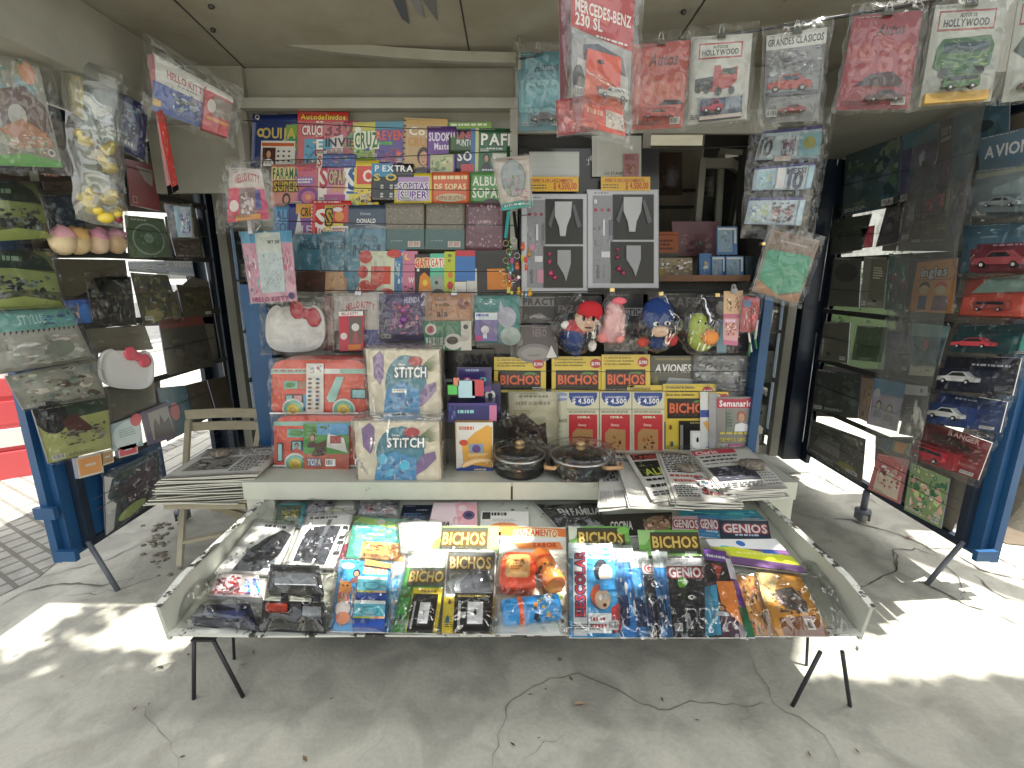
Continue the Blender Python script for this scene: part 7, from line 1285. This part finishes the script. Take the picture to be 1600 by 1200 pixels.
oc('orange red boxed card with a pale green van roof on the right door',(1512,434,1640,424,1640,500,1496,494),'8a3a30',[('p',[(.1,.4),(.3,.05),(1,0),(1,.4)],'6a8a80'),('r',.12,.44,1,.97,'b84430'),('e',.5,.7,.3,.12,'7a2c22')],'8a4038','van',(.3,.6,.4,.24),((.1,.5,.8,.95),'b84430'))
oc('teal boxed card with a small red car on the right door',(1500,508,1640,504,1625,556,1484,550),'16464a',[('r',.1,.05,.9,.3,'0e3438'),('r',.78,.3,1,.95,'2aa090')],'c03a44','car',(.12,.45,.5,.36),((.05,.4,.76,.95),'124246'))
oc('navy boxed card with a white car, fifth in the outer column',(1480,554,1596,560,1582,618,1466,610),'12182c',[('r',.2,.05,.9,.3,'0c1020'),('l',.4,.2,.9,.3,1,'a8acb8',9)],'c8ccc4','car',(.1,.42,.56,.34),((.04,.36,.78,.95),'141c34'))
oc('blue boxed card with a white car, sixth in the outer column',(1466,610,1574,628,1562,676,1450,662),'183468',[('r',.2,.0,.8,.28,'10264e'),('l',.3,.1,.7,.2,1,'9ab',3)],'c8ccc0','car',(.1,.4,.52,.36),((.04,.34,.66,.95),'1a3c78'))
oc('red boxed van card, lowest in the outer column on the right door',(1448,656,1550,692,1528,750,1426,716),'7c1c24',[('p',[(.1,.2),(.5,.1),(.98,.3),(.9,.6),(.1,.5)],'5c121c'),('t','RANGER',.4,.03,.86,.16,'c8a8a0'),('p',[(.16,.25),(.5,.16),(.8,.34),(.76,.44),(.2,.4)],'34201e')],'b02030','van',(.1,.55,.5,.32),((.04,.5,.7,.95),'941c28'))
# ---------------------------------------------------------------- small stock behind the two side windows
rr = random.Random(31)
sh = ('topmost','second','third','fourth','fifth'); zr = (1.966,1.566,1.166,.766,.316)
for side_, xs in (('left', (-2.06,-1.90,-1.74)), ('right', (1.72,1.90,2.06))):
    for j, z in enumerate(zr):
        for i, x in enumerate(xs):
            w, h = .13, rr.uniform(.2,.3); c = rr.choice(['5a6a74','6a5048','4a4a4e','7a7468','3a4a5a','6e5a5a','8a8478']) if not (side_ == 'right' and j == 4) else 'b8b09c'
            q = [V((x-w/2,3.78,z+h)),V((x+w/2,3.78,z+h)),V((x+w/2,3.76,z)),V((x-w/2,3.76,z))]
            pos = ('outer','middle','inner') if side_ == 'left' else ('inner','middle','outer')
            card('window_box', '%s dim %s box on the %s shelf behind the %s window'%(pos[i], {'5a6a74':'slate','6a5048':'brown','4a4a4e':'charcoal','7a7468':'drab','3a4a5a':'blue grey','6e5a5a':'mauve','8a8478':'stone','b8b09c':'cream'}[c], sh[j], side_), 'box', q, 0, [('b',.08,.1,.92,.9,[c,'8a8e90','3a3a3e','a09a90'],9,i+j*3,.3),('l',.1,.05,.8,.14,1,'999',j+i)], c, th=.04, group='boxes behind the side windows', bag=dict(out=.02,amp=.012,top=.004,grow=.003,nx=8,ny=8) if (i+j)%3 == 0 else None)
AREA_TONE[:] = [.95, 1.12]
# ================================================================ goods lying in the display tray
def tr(name, label, cat, pts, h, art, base, **k): return card(name, label, cat, pts, tp_(h), art, base, th=k.pop('th', .005), **k)
TB = lambda **k: dict(dict(mat='tray_film', out=.034, amp=.017, top=.015, grow=.010, nx=18, ny=22), **k)
tr('toy_pack','teal edged pack with a yellow toy in the back left corner of the tray','toy pack',(434,787,480,785,473,824,428,821),.012,[('r',0,0,1,.1,'4ab0b8'),('r',.86,0,1,1,'4ab0b8'),('r',0,.1,.86,1,'5a6a58'),('b',.15,.25,.75,.75,['b0a02a','8a8430','d0c040'],16,3,.35)],'6a7a6a',bag=TB())
tr('bow_pack','small bag of dark violet ribbon bows at the back of the tray','bow pack',(484,783,520,781,518,806,476,808),.012,[('b',0,0,1,1,['3a3444','5a5468','787088','2a2634'],30,3,.3)],'8a8a90',bag=TB(out=.05,amp=.016))
tr('cream_disc_pack','white pack with a pale round lid in the back of the tray','pack',(508,792,552,790,556,812,506,812),.014,[('e',.4,.4,.3,.3,'c0c490'),('e',.4,.4,.2,.2,'e0e0cc')],'c8c8c4')
tr('clear_pack','clear bag of grey and red pieces behind the green pack','parts bag',(556,786,622,784,622,806,560,808),.012,[('b',0,0,1,1,['6a6a70','8a8a90','a03a3a','c0c0c4','4a4a50'],40,3,.25)],'8c8c90',bag=TB(out=.04,amp=.016))
tr('book','navy and black book with pale blue lines, back row of the tray','book',(630,789,676,789,670,816,622,816),.014,[('l',.1,.06,.5,.12,1,'99a',3),('l',.12,.5,.85,.95,5,'4a6a94',3,.5),('l',.5,.3,.9,.36,1,'bbb',4)],'18202e',th=.012)
tr('magazine','pale pink magazine with a violet eyed cartoon shape, back row','magazine',(678,785,745,784,746,828,668,828),.018,[('p',[(.5,.1),(.7,0),(1,.1),(1,.9),(.6,.8)],'e0a8b0'),('e',.82,.5,.13,.16,'5a4a78'),('e',.82,.5,.07,.08,'2a2440'),('e',.68,.25,.1,.12,'e8c8cc'),('t','S',.3,.72,.42,.98,'444',{'rot':True}),('b',.4,.4,.7,.9,['d88a98','ecd0d0'],8,3,.4)],'e0c8cc',th=.012)
tr('label_card','white card with black blocks at the back of the tray','card',(752,799,826,799,826,824,750,824),.016,[('r',.03,.06,.2,.5,'2a2a2a'),('l',.22,.08,.62,.3,1,'222',3,.9),('e',.5,1.0,.3,.3,'d88a58'),('l',.25,.5,.8,.7,2,'999',3,.3)],'d4d2cc')
tr('magazine','black magazine lettered EN FAMILIA in shiny film, back row','magazine',(838,788,936,786,944,820,872,824),.020,[('t','EN FAMILIA',.26,.22,.98,.52,'dcdcdc'),('p',[(0,.1),(.25,.4),(.6,1),(.0,1)],'2e2c30')],'1a181b',bag=TB(amp=.014))
tr('magazine','food magazine lettered COCINA with a plated dish, back row right','magazine',(940,804,1050,800,1050,836,946,838),.018,[('t','COCINA',.1,.34,.42,.72,'d8d4d0'),('e',.78,.55,.2,.4,'8a6a58'),('b',.55,.1,1,.95,['a07a68','5a3a34','c8a890','7a8a4a'],26,3,.3)],'2c2826')
for k,(pts,c,lab) in enumerate((((1048,806,1091,806,1096,840,1050,834),'c4a8ac','pinkish childrens magazine, left of three at the back right'),((1090,804,1126,806,1132,842,1093,838),'2a7aa8','bright blue childrens magazine, middle of three at the back right'),((1122,812,1200,814,1206,846,1126,844),'20384a','dark teal childrens magazine, right of three at the back'))):
    tr('magazine', lab, 'magazine', pts, .016+.004*k, [('t','GENIOS',.08,.2,.95,.62,'e8dcdc',{'outline':'a03040'}),('l',.3,.7,.9,.85,1,'bcd',3)], c, group='childrens magazines with red and white titles')
tr('magazine','light blue magazine edge behind the childrens magazines at the back right','magazine',(1060,797,1180,797,1196,812,1064,812),.012,[('b',0,0,1,1,['3a9ab0','5ac0c0','2a6a8a'],12,3,.4)],'3a8aa0')
# left: models and blisters
tr('model_pack','large white card with a dark model part under clear film, left of two','model pack',(398,815,462,822,434,898,334,896),.018,[('r',0,0,1,.12,'d8d8d8'),('l',.3,.03,.95,.1,1,'333',3,.8),('p',[(.3,.55),(.5,.3),(.75,.12),(.98,.2),(.9,.6),(.7,.95),(.25,.95)],'2a2c30'),('p',[(.5,.5),(.75,.15),(.8,.5),(.6,.7)],'54585c'),('b',.2,.4,.9,.95,['1a1c20','3c4046','787c82'],30,3,.25),('b',.02,.6,.3,.95,['555','999','ddd'],10,4,.25)],'d4d4d2',th=.01,bag=TB(out=.05,amp=.016))
tr('model_pack','large white card with two tall dark model parts, right of two','model pack',(480,802,556,798,522,888,446,886),.022,[('r',0,.0,1,.07,'b8b8ba'),('l',.1,.09,.85,.14,1,'444',3,.9),('p',[(.12,.45),(.2,.3),(.52,.28),(.5,.95),(.1,.92)],'2c2e34'),('p',[(.56,.28),(.82,.3),(.78,.95),(.54,.95)],'33363c'),('p',[(.5,.16),(.58,.16),(.56,.8),(.48,.8)],'50545a'),('t','HU',.86,.3,.99,.8,'333',{'rot':True}),('b',.1,.4,.8,.95,['1a1c20','4c5056','8a8e94'],22,5,.18)],'d6d6d4',th=.01,bag=TB(out=.05,amp=.016))
tr('model_pack','red and white striped model pack low at the left of the tray','model pack',(340,896,404,898,410,934,326,930),.04,[('b',0,0,.6,1,['a03a44','e8e4e0','7a2a34'],40,3,.3),('b',.6,0,1,1,['3a4a8a','5a6ab0','2aa0c8'],12,3,.4),('l',.02,.82,.9,.98,2,'c04a50',3,.5)],'d0c4c2',th=.03,bag=TB(out=.03,amp=.014))
def blister_tray(label, pts, h, c, parts, lid=None, cat='model box'):
    q = quad(pts, tp_(h)); root = thing('model_box', (q[0]+q[2])/2, label, cat, 'black model boxes in bags'); s = Sheet(q); s.base(c, .02, c); s.mb.build('box_base','plastic',root)
    mb = MB(); mb.col(c)
    for a,b,cc,d in ((0,0,.05,1),(.95,0,1,1),(.051,0,.949,.1),(.051,.9,.949,1)): mb.prism([(a,b),(cc,b),(cc,d),(a,d)], lambda u,v,k: s.P(u,v,.001+.022*(1-k)))
    mb.build('box_wall','plastic',root)
    for (u0,v0,u1,v1,hh,pc) in parts:
        mb = MB(); mb.col(pc); mb.prism([(u0,v0),(u1,v0),(u1,v1),(u0,v1)], lambda u,v,k: s.P(u,v,.0015+hh*(1-k))); mb.build('model_part','plastic',root)
    film(q, 'plastic_bag', root, 'tray_film', out=.05, amp=.016, grow=.015, top=.02, seed=int(pts[0]), nx=18, ny=18); return root
blister_tray('black model box with two rings, third row left in clear film',(424,888,500,890,506,926,420,924),.032,'1e2024',[(.1,.3,.9,.8,.012,'34373c'),(.2,-.12,.3,.1,.008,'3a3d44'),(.5,-.14,.6,.08,.008,'3a3d44'),(.12,.84,.88,.88,.02,'777b80')])
blister_tray('open black model box with red and grey parts at the front left',(412,945,508,948,508,984,410,980),.034,'17181b',[(.04,.1,.4,.45,.02,'a8341c'),(.45,.1,.62,.5,.024,'2c2e33'),(.65,.2,.95,.6,.02,'8a8e94'),(.1,.5,.9,.7,.014,'2a2c30'),(.3,-.3,.42,.1,.03,'1a1b1e'),(.8,-.3,.95,.05,.03,'222428')])
blister_tray('dark navy flat box in a loose clear bag at the front left corner',(316,952,392,950,404,984,300,972),.018,'141a36',[(.1,.2,.85,.6,.006,'202a50')])
# green kids packs
tr('toy_pack','green and turquoise pack with a pale flower tag and brown picture','toy pack',(554,806,640,812,630,878,540,872),.02,[('p',[(0,0),(.5,.06),(1,.14),(1,.3),(.4,.2),(0,.2)],'9ac84a'),('e',.5,.12,.08,.08,'e0e4c0'),('b',0,.15,1,.6,['4ac0d0','8ad8d8','3a9a9a','7ab84a','e8f8f0'],34,3,.22),('l',.3,.42,.6,.5,1,'e8e8e8',5),('r',.25,.62,1,1,'c88a4a'),('b',.25,.6,.95,.85,['8a3a2a','a85a3a','6a4a30','d8a060'],20,3,.25)],'5ab8a0',bag=TB(out=.035,amp=.014))
tr('toy_pack','dark red spotted pack between the model card and the kids pack','toy pack',(534,852,552,846,545,876,524,890),.018,[('b',0,0,1,1,['8a3a44','5a2a34','b06a70'],12,3,.4)],'7a3440')
def small_box(root, s, u0, v0, u1, v1):
    mini_box(root, s, u0, v0, u1, v1, '24489a', [('r',0,0,1,.72,'58b4c4'),('r',0,0,1,.14,'d8e4e4'),('e',.5,.42,.3,.2,'3a90a4'),('e',.5,.42,.24,.14,'68c0cc'),('l',.2,.3,.8,.5,3,'2a7088',3,.3),('r',.0,.66,.6,.74,'a8b048'),('r',.6,.66,1,.74,'e0a878')], .03)
tr('toy_pack','blue pack with orange cartoon bears and two small blue cartons','toy pack',(530,874,612,878,606,988,516,986),.024,[('e',.18,.1,.13,.05,'e0e8ec'),('t','Banda',.5,.08,.92,.2,'e88a4a',{'outline':'eee','slant':.2}),('face',.36,.22,.09,'2a2440','8a5a50'),('b',.05,.3,.3,.98,['e88a3a','d8602a','f0b060','c8b8b0','eaa8b0'],40,3,.4),('e',.18,.44,.12,.09,'e8903a'),('e',.14,.42,.02,.014,'111',6),('e',.22,.42,.02,.014,'111',6),('e',.18,.74,.14,.1,'d8c8c0'),('e',.2,.86,.12,.08,'e07a34'),('b',.3,.28,.42,.98,['6a6a70','a0989a','d8c0b8'],14,3,.5),('p',[(.5,.0),(1,.06),(1,.14),(.5,.1)],'e09a50')],'3a9ad8',bag=TB(out=.05,amp=.014),
   kids=lambda r,s: (small_box(r,s,.42,.34,.95,.66), small_box(r,s,.40,.68,.95,1.0)))
tr('toy_pack','shiny white and pale blue bag between the bear pack and the insect magazines','toy pack',(612,862,648,850,640,988,604,988),.02,[('p',[(0,0),(1,0),(.9,.3),(.0,.4)],'e8ecec'),('b',0,.3,1,1,['6ab8e0','e0e8ec','e0a868','4a8ac0'],22,3,.3)],'8ac4e0',bag=TB(out=.03,amp=.02))
tr('white_bag','bright white crumpled film bag beside the green insect magazine','bag',(622,816,690,818,686,866,626,866),.026,[('b',0,0,1,1,['e4e8e4','ccd8cc','f0f4f0'],20,3,.4)],'d8dcd6',curl=.012,bag=TB(out=.04,amp=.02))
def frame_kid(u0,v0,u1,v1,title=None,d=.016):
    def f(r, s):
        q = [s.P(u0,v0,d), s.P(u1,v0,d), s.P(u1,v1,d), s.P(u0,v1,d)]; t = Sheet(q); t.n = s.n; t.base('191818', d-.002, '222')
        t.art(([('t',title,.08,.06,.92,.12,'d8c050')] if title else [])+[('r',.1,.22,.17,.98,'a8a8a4'),('r',.3,.2,.8,.9,'2c2c2c'),('r',.35,.26,.75,.84,'dedede'),('r',.4,.3,.7,.36,'fafafa'),('bug',.55,.56,.09,'141414')]); t.mb.build('specimen_frame','plastic',r)
        film([t.P(.3,.2,.001),t.P(.8,.2,.001),t.P(.8,.9,.001),t.P(.3,.9,.001)],'blister',r,'blister_plastic',grow=0,top=0,out=.02,amp=.001,nx=6,ny=6)
    return f
LOGO = lambda u0,v0,u1,v1,tx='BICHOS': [('r',u0,v0,u1,v1,'4a5044'),('t',tx,u0+.03*(u1-u0),v0+.2*(v1-v0),u1-.04*(u1-u0),v0+.75*(v1-v0),'ecc468',{'outline':'6a4a20'})]
GRP = 'insect magazines in the tray'
tr('part_magazine','green insect magazine, back left of three behind the lunch set row','magazine',(680,822,779,822,778,866,672,864),.026,[('r',.02,.1,.12,1,'7ac84a'),('r',.12,.06,.84,.98,'50564a')]+LOGO(.13,.08,.83,.9)+[('r',.86,.06,1,.9,'a0d070')],'8ac860',group=GRP)
tr('part_magazine','green and yellow insect magazine with a black framed scorpion','magazine',(640,858,702,858,682,990,612,988),.028,[('r',0,0,1,.26,'d8dcd0'),('p',[(0,.26),(1,.26),(1,1),(0,1)],'3a9a3a')]+LOGO(.12,.26,1,.5,'BICHO')+[('r',.3,.52,1,1,'ecc414'),('l',.5,.55,.95,.6,1,'8a6a1a',3),('bug',.14,.62,.05,'8a3a1a'),('bug',.12,.86,.07,'1a5a4a')],'4aa040',group=GRP,kids=frame_kid(.34,.62,.92,1.0),bag=TB(out=.024,amp=.012))
tr('part_magazine','white and yellow insect magazine with a black framed beetle','magazine',(698,859,776,860,772,991,690,990),.032,[('r',0,0,1,.62,'d8d8d0'),('r',.03,.03,.97,.58,'5c6060'),('t','BICHOS',.08,.1,.9,.26,'e8c480',{'outline':'6a5030'}),('p',[(.2,.5),(.55,.28),(.8,.3),(.95,.55),(.4,.58)],'34383e'),('r',0,.62,1,1,'ecc414'),('bug',.12,.68,.06,'5a2a1a'),('bug',.1,.88,.08,'1a5a6a')],'ecc414',group=GRP,kids=frame_kid(.22,.6,.96,1.0,'ESCARABAJO ESMERALDA'),bag=TB(out=.03,amp=.02))
tr('part_magazine','green insect magazine directly behind the blue school magazine','magazine',(888,822,982,822,986,862,890,862),.026,[('p',[(0,0),(.2,0),(.1,.5),(0,.6)],'d8e8c8')]+LOGO(.14,.08,.92,.92)+[('e',.9,.2,.1,.15,'8ad060')],'7ab858',group=GRP)
tr('part_magazine','green insect magazine behind the large dark magazine at the right','magazine',(996,828,1090,828,1096,868,1000,868),.024,[('p',[(0,0),(.3,0),(.1,.6),(0,.6)],'a8d888')]+LOGO(.2,.1,1,.92),'7ab858',group=GRP)
# lunch set
LS = tr('lunch_set','clear pack lettered LANZAMIENTO holding an orange lunch box, cup and blue bottle','lunch set',(784,822,884,824,888,992,766,990),.02,[('p',[(0,0),(.1,.0),(1,.02),(1,.12),(.5,.08),(.0,.16)],'e07a3a'),('t','LANZAMIENTO',.2,.03,.86,.11,'d8503a',{'outline':'f0e0b0','arc':.015}),('p',[(.0,.12),(1,.14),(1,.17),(0,.19)],'e8e8e0'),('p',[(.2,.2),(.9,.18),(.95,.26),(.3,.26)],'e0884a'),('t','SABOR',.5,.19,.86,.24,'b83a2a'),('r',.0,.28,1,.5,'e4e0d0'),('b',0,.45,1,1,['7a9a4a','c8c0a0','a8b070','8a6a50'],20,3,.3)],'dcd8c8')
ls = Sheet(quad((784,822,884,824,888,992,766,990),tp_(.03)))
LSr = thing('lunch_box', ls.P(.3,.5,0), 'orange lunch box with a pale rounded lid in the middle of the tray', 'lunch box')
def rbox(name, parent, s, u0, v0, u1, v1, h0, h1, c, r=.25, mat='plastic', n=8):
    def out(ins):
        pts = []
        for cx, cy, a0 in ((u1-(u1-u0)*r, v0+(v1-v0)*r, -1.5708),(u1-(u1-u0)*r, v1-(v1-v0)*r, 0),(u0+(u1-u0)*r, v1-(v1-v0)*r, 1.5708),(u0+(u1-u0)*r, v0+(v1-v0)*r, 3.1416)):
            for i in range(n+1): a = a0+1.5708*i/n; pts.append((cx+(u1-u0)*r*math.cos(a), cy+(v1-v0)*r*math.sin(a)))
        cu, cv = (u0+u1)/2, (v0+v1)/2; return [(cu+(x-cu)*(1-ins), cv+(y-cv)*(1-ins)) for x, y in pts]
    mb = MB(); mb.col(c); mb.smooth = True; rings = [(0,h0),(0,h1*.8),(.03,h1*.93),(.1,h1),(.6,h1+.002)]; m = len(out(0)); o = 0
    for ins, h in rings: mb.v += [s.P(x, y, h) for x, y in out(ins)]
    for j in range(len(rings)-1):
        for k in range(m): mb.face([j*m+k, j*m+(k+1)%m, (j+1)*m+(k+1)%m, (j+1)*m+k])
    mb.face([(len(rings)-1)*m+k for k in range(m)]); return mb.build(name, mat, parent)
rbox('box_body', LSr, ls, .05,.36,.56,.70,.0,.042,'e4481e'); rbox('box_lid', LSr, ls, .13,.40,.48,.62,.042,.05,'eca85a',.18)
t = Sheet([ls.P(.18,.43,.0535),ls.P(.43,.43,.0535),ls.P(.43,.58,.0535),ls.P(.18,.58,.0535)]); t.art([('b',.1,.1,.9,.6,['8a4a2a','b86a3a','5a3020'],20,3,.25),('l',.1,.65,.9,.95,2,'a04a2a',3,.5)]); t.mb.build('lid_print','glossy_print',LSr)
def cyl(name, label, cat, a, b, r, c, band, capc):
    root = thing(name, (V(a)+V(b))/2-V((0,0,r)), label, cat); a, b = V(a), V(b)
    d = (b-a); f = lambda t: a+d*t
    mb = MB(); mb.col(c); mb.tube([f(0),f(.02),f(.08),f(.96),f(1)], [r*.7,r*.92,r,r,r*.9], 24); mb.build('bottle_body','plastic',root)
    mb = MB(); mb.col(band); mb.tube([f(.28),f(.36)], [r*1.03,r*1.03], 24, caps=False); mb.build('band','plastic',root)
    mb = MB(); mb.col(capc); rr_ = random.Random(3)
    up = (CP-f(.5)).normalized(); X = d.normalized(); Y = up.cross(X).normalized(); Z = X.cross(Y)
    for k in range(16):
        t0 = rr_.uniform(.45,.9); an = rr_.uniform(-.9,.9); p = f(t0)+(Z*math.cos(an)+Y*math.sin(an))*(r*1.012); t1 = (Y*math.cos(an)-Z*math.sin(an)); s_ = rr_.uniform(.004,.010)
        mb.cur = hexc(rr_.choice([capc,'c8b040','e8903a','223'])); mb.add([p-X*s_-t1*s_*.6, p+X*s_*.6-t1*s_, p+X*s_+t1*s_*.7, p-X*s_*.6+t1*s_], [(0,1,2,3)])
    mb.build('printed_marks','plastic',root); return root
cyl('cup','orange cup with a printed side lying beside the lunch box','cup', ls.P(.60,.37,.03), ls.P(.84,.66,.03), .045, 'e87a2c','e0481e','f0b050')
cyl('water_bottle','blue bottle with an orange band at the front of the tray','bottle', ls.P(.13,.90,.034), ls.P(.88,.84,.034), .048, '1c8cd0','e0561e','68b8a0')
film(quad((780,868,892,868,896,994,762,992),tp_(.06)), 'plastic_bag', LSr, 'tray_film', out=.05, amp=.016, grow=.0, top=.0, seed=8, nx=20, ny=20)
# magazines at the right
tr('magazine','blue and white school magazine lettered ESCOLAR with cartoon children','magazine',(888,848,970,850,972,996,890,996),.03,[('r',0,0,1,.2,'c8dce4'),('b',.1,.02,.9,.25,['3ac8d8','e8f0f4','8ad8e0'],14,3,.3),('r',.08,.1,.34,.99,'dce4ea'),('t','EESCOLAR',.12,.12,.3,.82,'c03038',{'rot':True,'outline':'2a3a6a'}),('e',.62,.34,.14,.13,'1a2030'),('e',.7,.38,.13,.11,'e8d0c0'),('e',.66,.36,.03,.025,'fff',8),('e',.74,.36,.03,.025,'fff',8),('e',.58,.62,.17,.12,'d8603a'),('e',.64,.66,.15,.10,'ecc0a0'),('e',.6,.64,.035,.028,'fff',8),('e',.7,.64,.035,.028,'fff',8),('e',.68,.72,.04,.02,'5a1a1a',8),('p',[(.8,.75),(.95,.7),(.98,.95),(.85,.98)],'c83038'),('p',[(.55,.46),(.85,.44),(.9,.56),(.6,.58)],'2a90d0'),('r',.36,.8,.8,.98,'d8dcdc'),('l',.4,.84,.75,.96,2,'a33',3)],'3a9ad0',bag=TB(out=.024,amp=.018))
for k,(pts,c,tx,lab) in enumerate((
    ((964,852,988,852,1004,996,968,996),'2a78c0',None,'blue magazine edge right beside the school magazine'),
    ((982,862,1012,862,1028,996,1000,996),'3a8ad0',None,'second narrow blue magazine edge in bright film'),
    ((1002,874,1024,874,1042,996,1016,996),'16181e','GE','narrow black magazine strip lettered GE between blue edges'),
    ((1018,862,1042,862,1062,996,1034,996),'2a80c8',None,'light blue magazine edge left of the large dark magazine'))):
    tr('magazine', lab, 'magazine', pts, .030+.004*k, [('r',0,0,1,.22,'d4e4ec'),('r',.0,.6,.5,.9,'1a2a58')] + ([('e',.6,.14,.5,.07,'b83040'),('t',tx,.2,.09,.98,.19,'e8e8e8'),('b',0,.4,1,1,['8a8a90','3a3a44','5a6a2a','d8d8dc'],14,3,.3)] if tx else [('b',0,.3,1,1,['5aa8e0','1a5aa0','e0ecf4'],10,k,.3)]), c, bag=TB(out=.02,amp=.018,nx=8), group='overlapping childrens magazines in film')
tr('magazine','large dark magazine with a black creature under crinkled film','magazine',(1040,872,1102,872,1118,996,1052,996),.046,[('r',0,0,1,.12,'d8d8dc'),('t','GENIOS',.04,.14,.98,.28,'ece4e8',{'outline':'a82a3a'}),('e',.35,.36,.12,.08,'5a9a2a'),('e',.35,.6,.3,.18,'14161c'),('e',.7,.5,.2,.15,'1c1e26'),('b',.05,.35,.95,.98,['22242c','3a3e48','14141a','2c3a24'],30,3,.3)],'1a1d26',bag=TB(out=.035,amp=.016),group='childrens magazines with red and white titles')
tr('magazine','magazine with a young man in a grey shirt on an orange and blue cover','magazine',(1100,856,1134,862,1166,996,1102,996),.050,[('r',0,0,1,.16,'6a3a9a'),('l',.1,.08,.9,.14,1,'e8e0f0',9),('r',0,.16,1,.42,'241c20'),('p',[(.3,.2),(.5,.4),(.7,.22)],'a03a2a'),('t','DR',.35,.42,.8,.52,'1a1a1e'),('p',[(.4,.42),(1,.4),(1,.9),(.5,.7)],'d87a2a'),('p',[(0,.5),(.4,.46),(.4,.98),(0,1)],'3a9ac0'),('face',.48,.72,.17,'3a2418','b8bcc0')],'4a3444',bag=TB(out=.03,amp=.014),group='childrens magazines with red and white titles')
tr('magazine','narrow purple and green spine strip right of the young man magazine','magazine',(1133,872,1142,874,1180,996,1166,996),.052,[('r',0,0,1,.3,'d8d0d8'),('r',0,.3,1,.66,'5a2a7a'),('r',0,.66,1,1,'1a5a3a')],'5a2a7a')
tr('photo_pack','narrow amber photo pack under shiny film','photo pack',(1146,898,1180,900,1208,994,1172,994),.024,[('b',0,0,1,1,['b87a34','8a5228','d8a860','5a3a24'],26,3,.35)],'b07a3c',bag=TB(out=.05,amp=.018))
tr('photo_pack','wide amber card of brown photographs under shiny film at the right end','photo pack',(1180,894,1250,898,1297,994,1208,994),.020,[('p',[(0,0),(.5,.02),(.2,.5),(0,.5)],'d8b878'),('p',[(.3,.3),(.7,.24),(.86,.5),(.8,.66),(.4,.6)],'4a4444'),('b',.15,.25,.85,.7,['6a5a54','3a3434','9a8a80','54484a'],26,3,.28),('p',[(.2,.75),(.9,.7),(1,1),(.2,1)],'7a4a28'),('r',.66,.76,.8,.92,'c0b8ac'),('r',.68,.78,.78,.9,'6a6460')],'c88a2c',bag=TB(out=.04,amp=.016))
tr('header_card','white, yellow green and violet banner card with bright drops at the back right','banner card',(1102,844,1212,842,1262,897,1128,878),.038,[('r',0,0,1,.34,'dfe4e8'),('e',.45,.16,.06,.1,'2a6ab0'),('e',.2,.4,.1,.14,'3ac0c0'),('p',[(0,.36),(.3,.3),(.6,.42),(1,.52),(1,.8),(.5,.72),(.0,.66)],'c8d020'),('e',.75,.44,.1,.09,'2a5ab0'),('l',.3,.48,.8,.6,1,'e0e080',7),('p',[(0,.66),(.5,.72),(1,.8),(1,1),(0,1)],'6a4a78')],'6a4a78',curl=.006)
# loose empty film bags pushed between the packs
for k,(pts,lab) in enumerate((((250,930,330,900,345,960,300,985),'loose clear film bag against the left wall of the tray'),((508,886,536,880,522,985,500,985),'narrow clear film bag between the model boxes and the bear pack'),((1250,880,1275,870,1330,985,1300,990),'flattened clear film edge beside the amber card'))):
    q = quad(pts, tp_(.02)); o = film(q, 'film_bag', None, 'tray_film', out=.035, amp=.016, grow=.0, top=.0, seed=40+k); tag(o, lab, 'plastic bag', 'loose film bags')
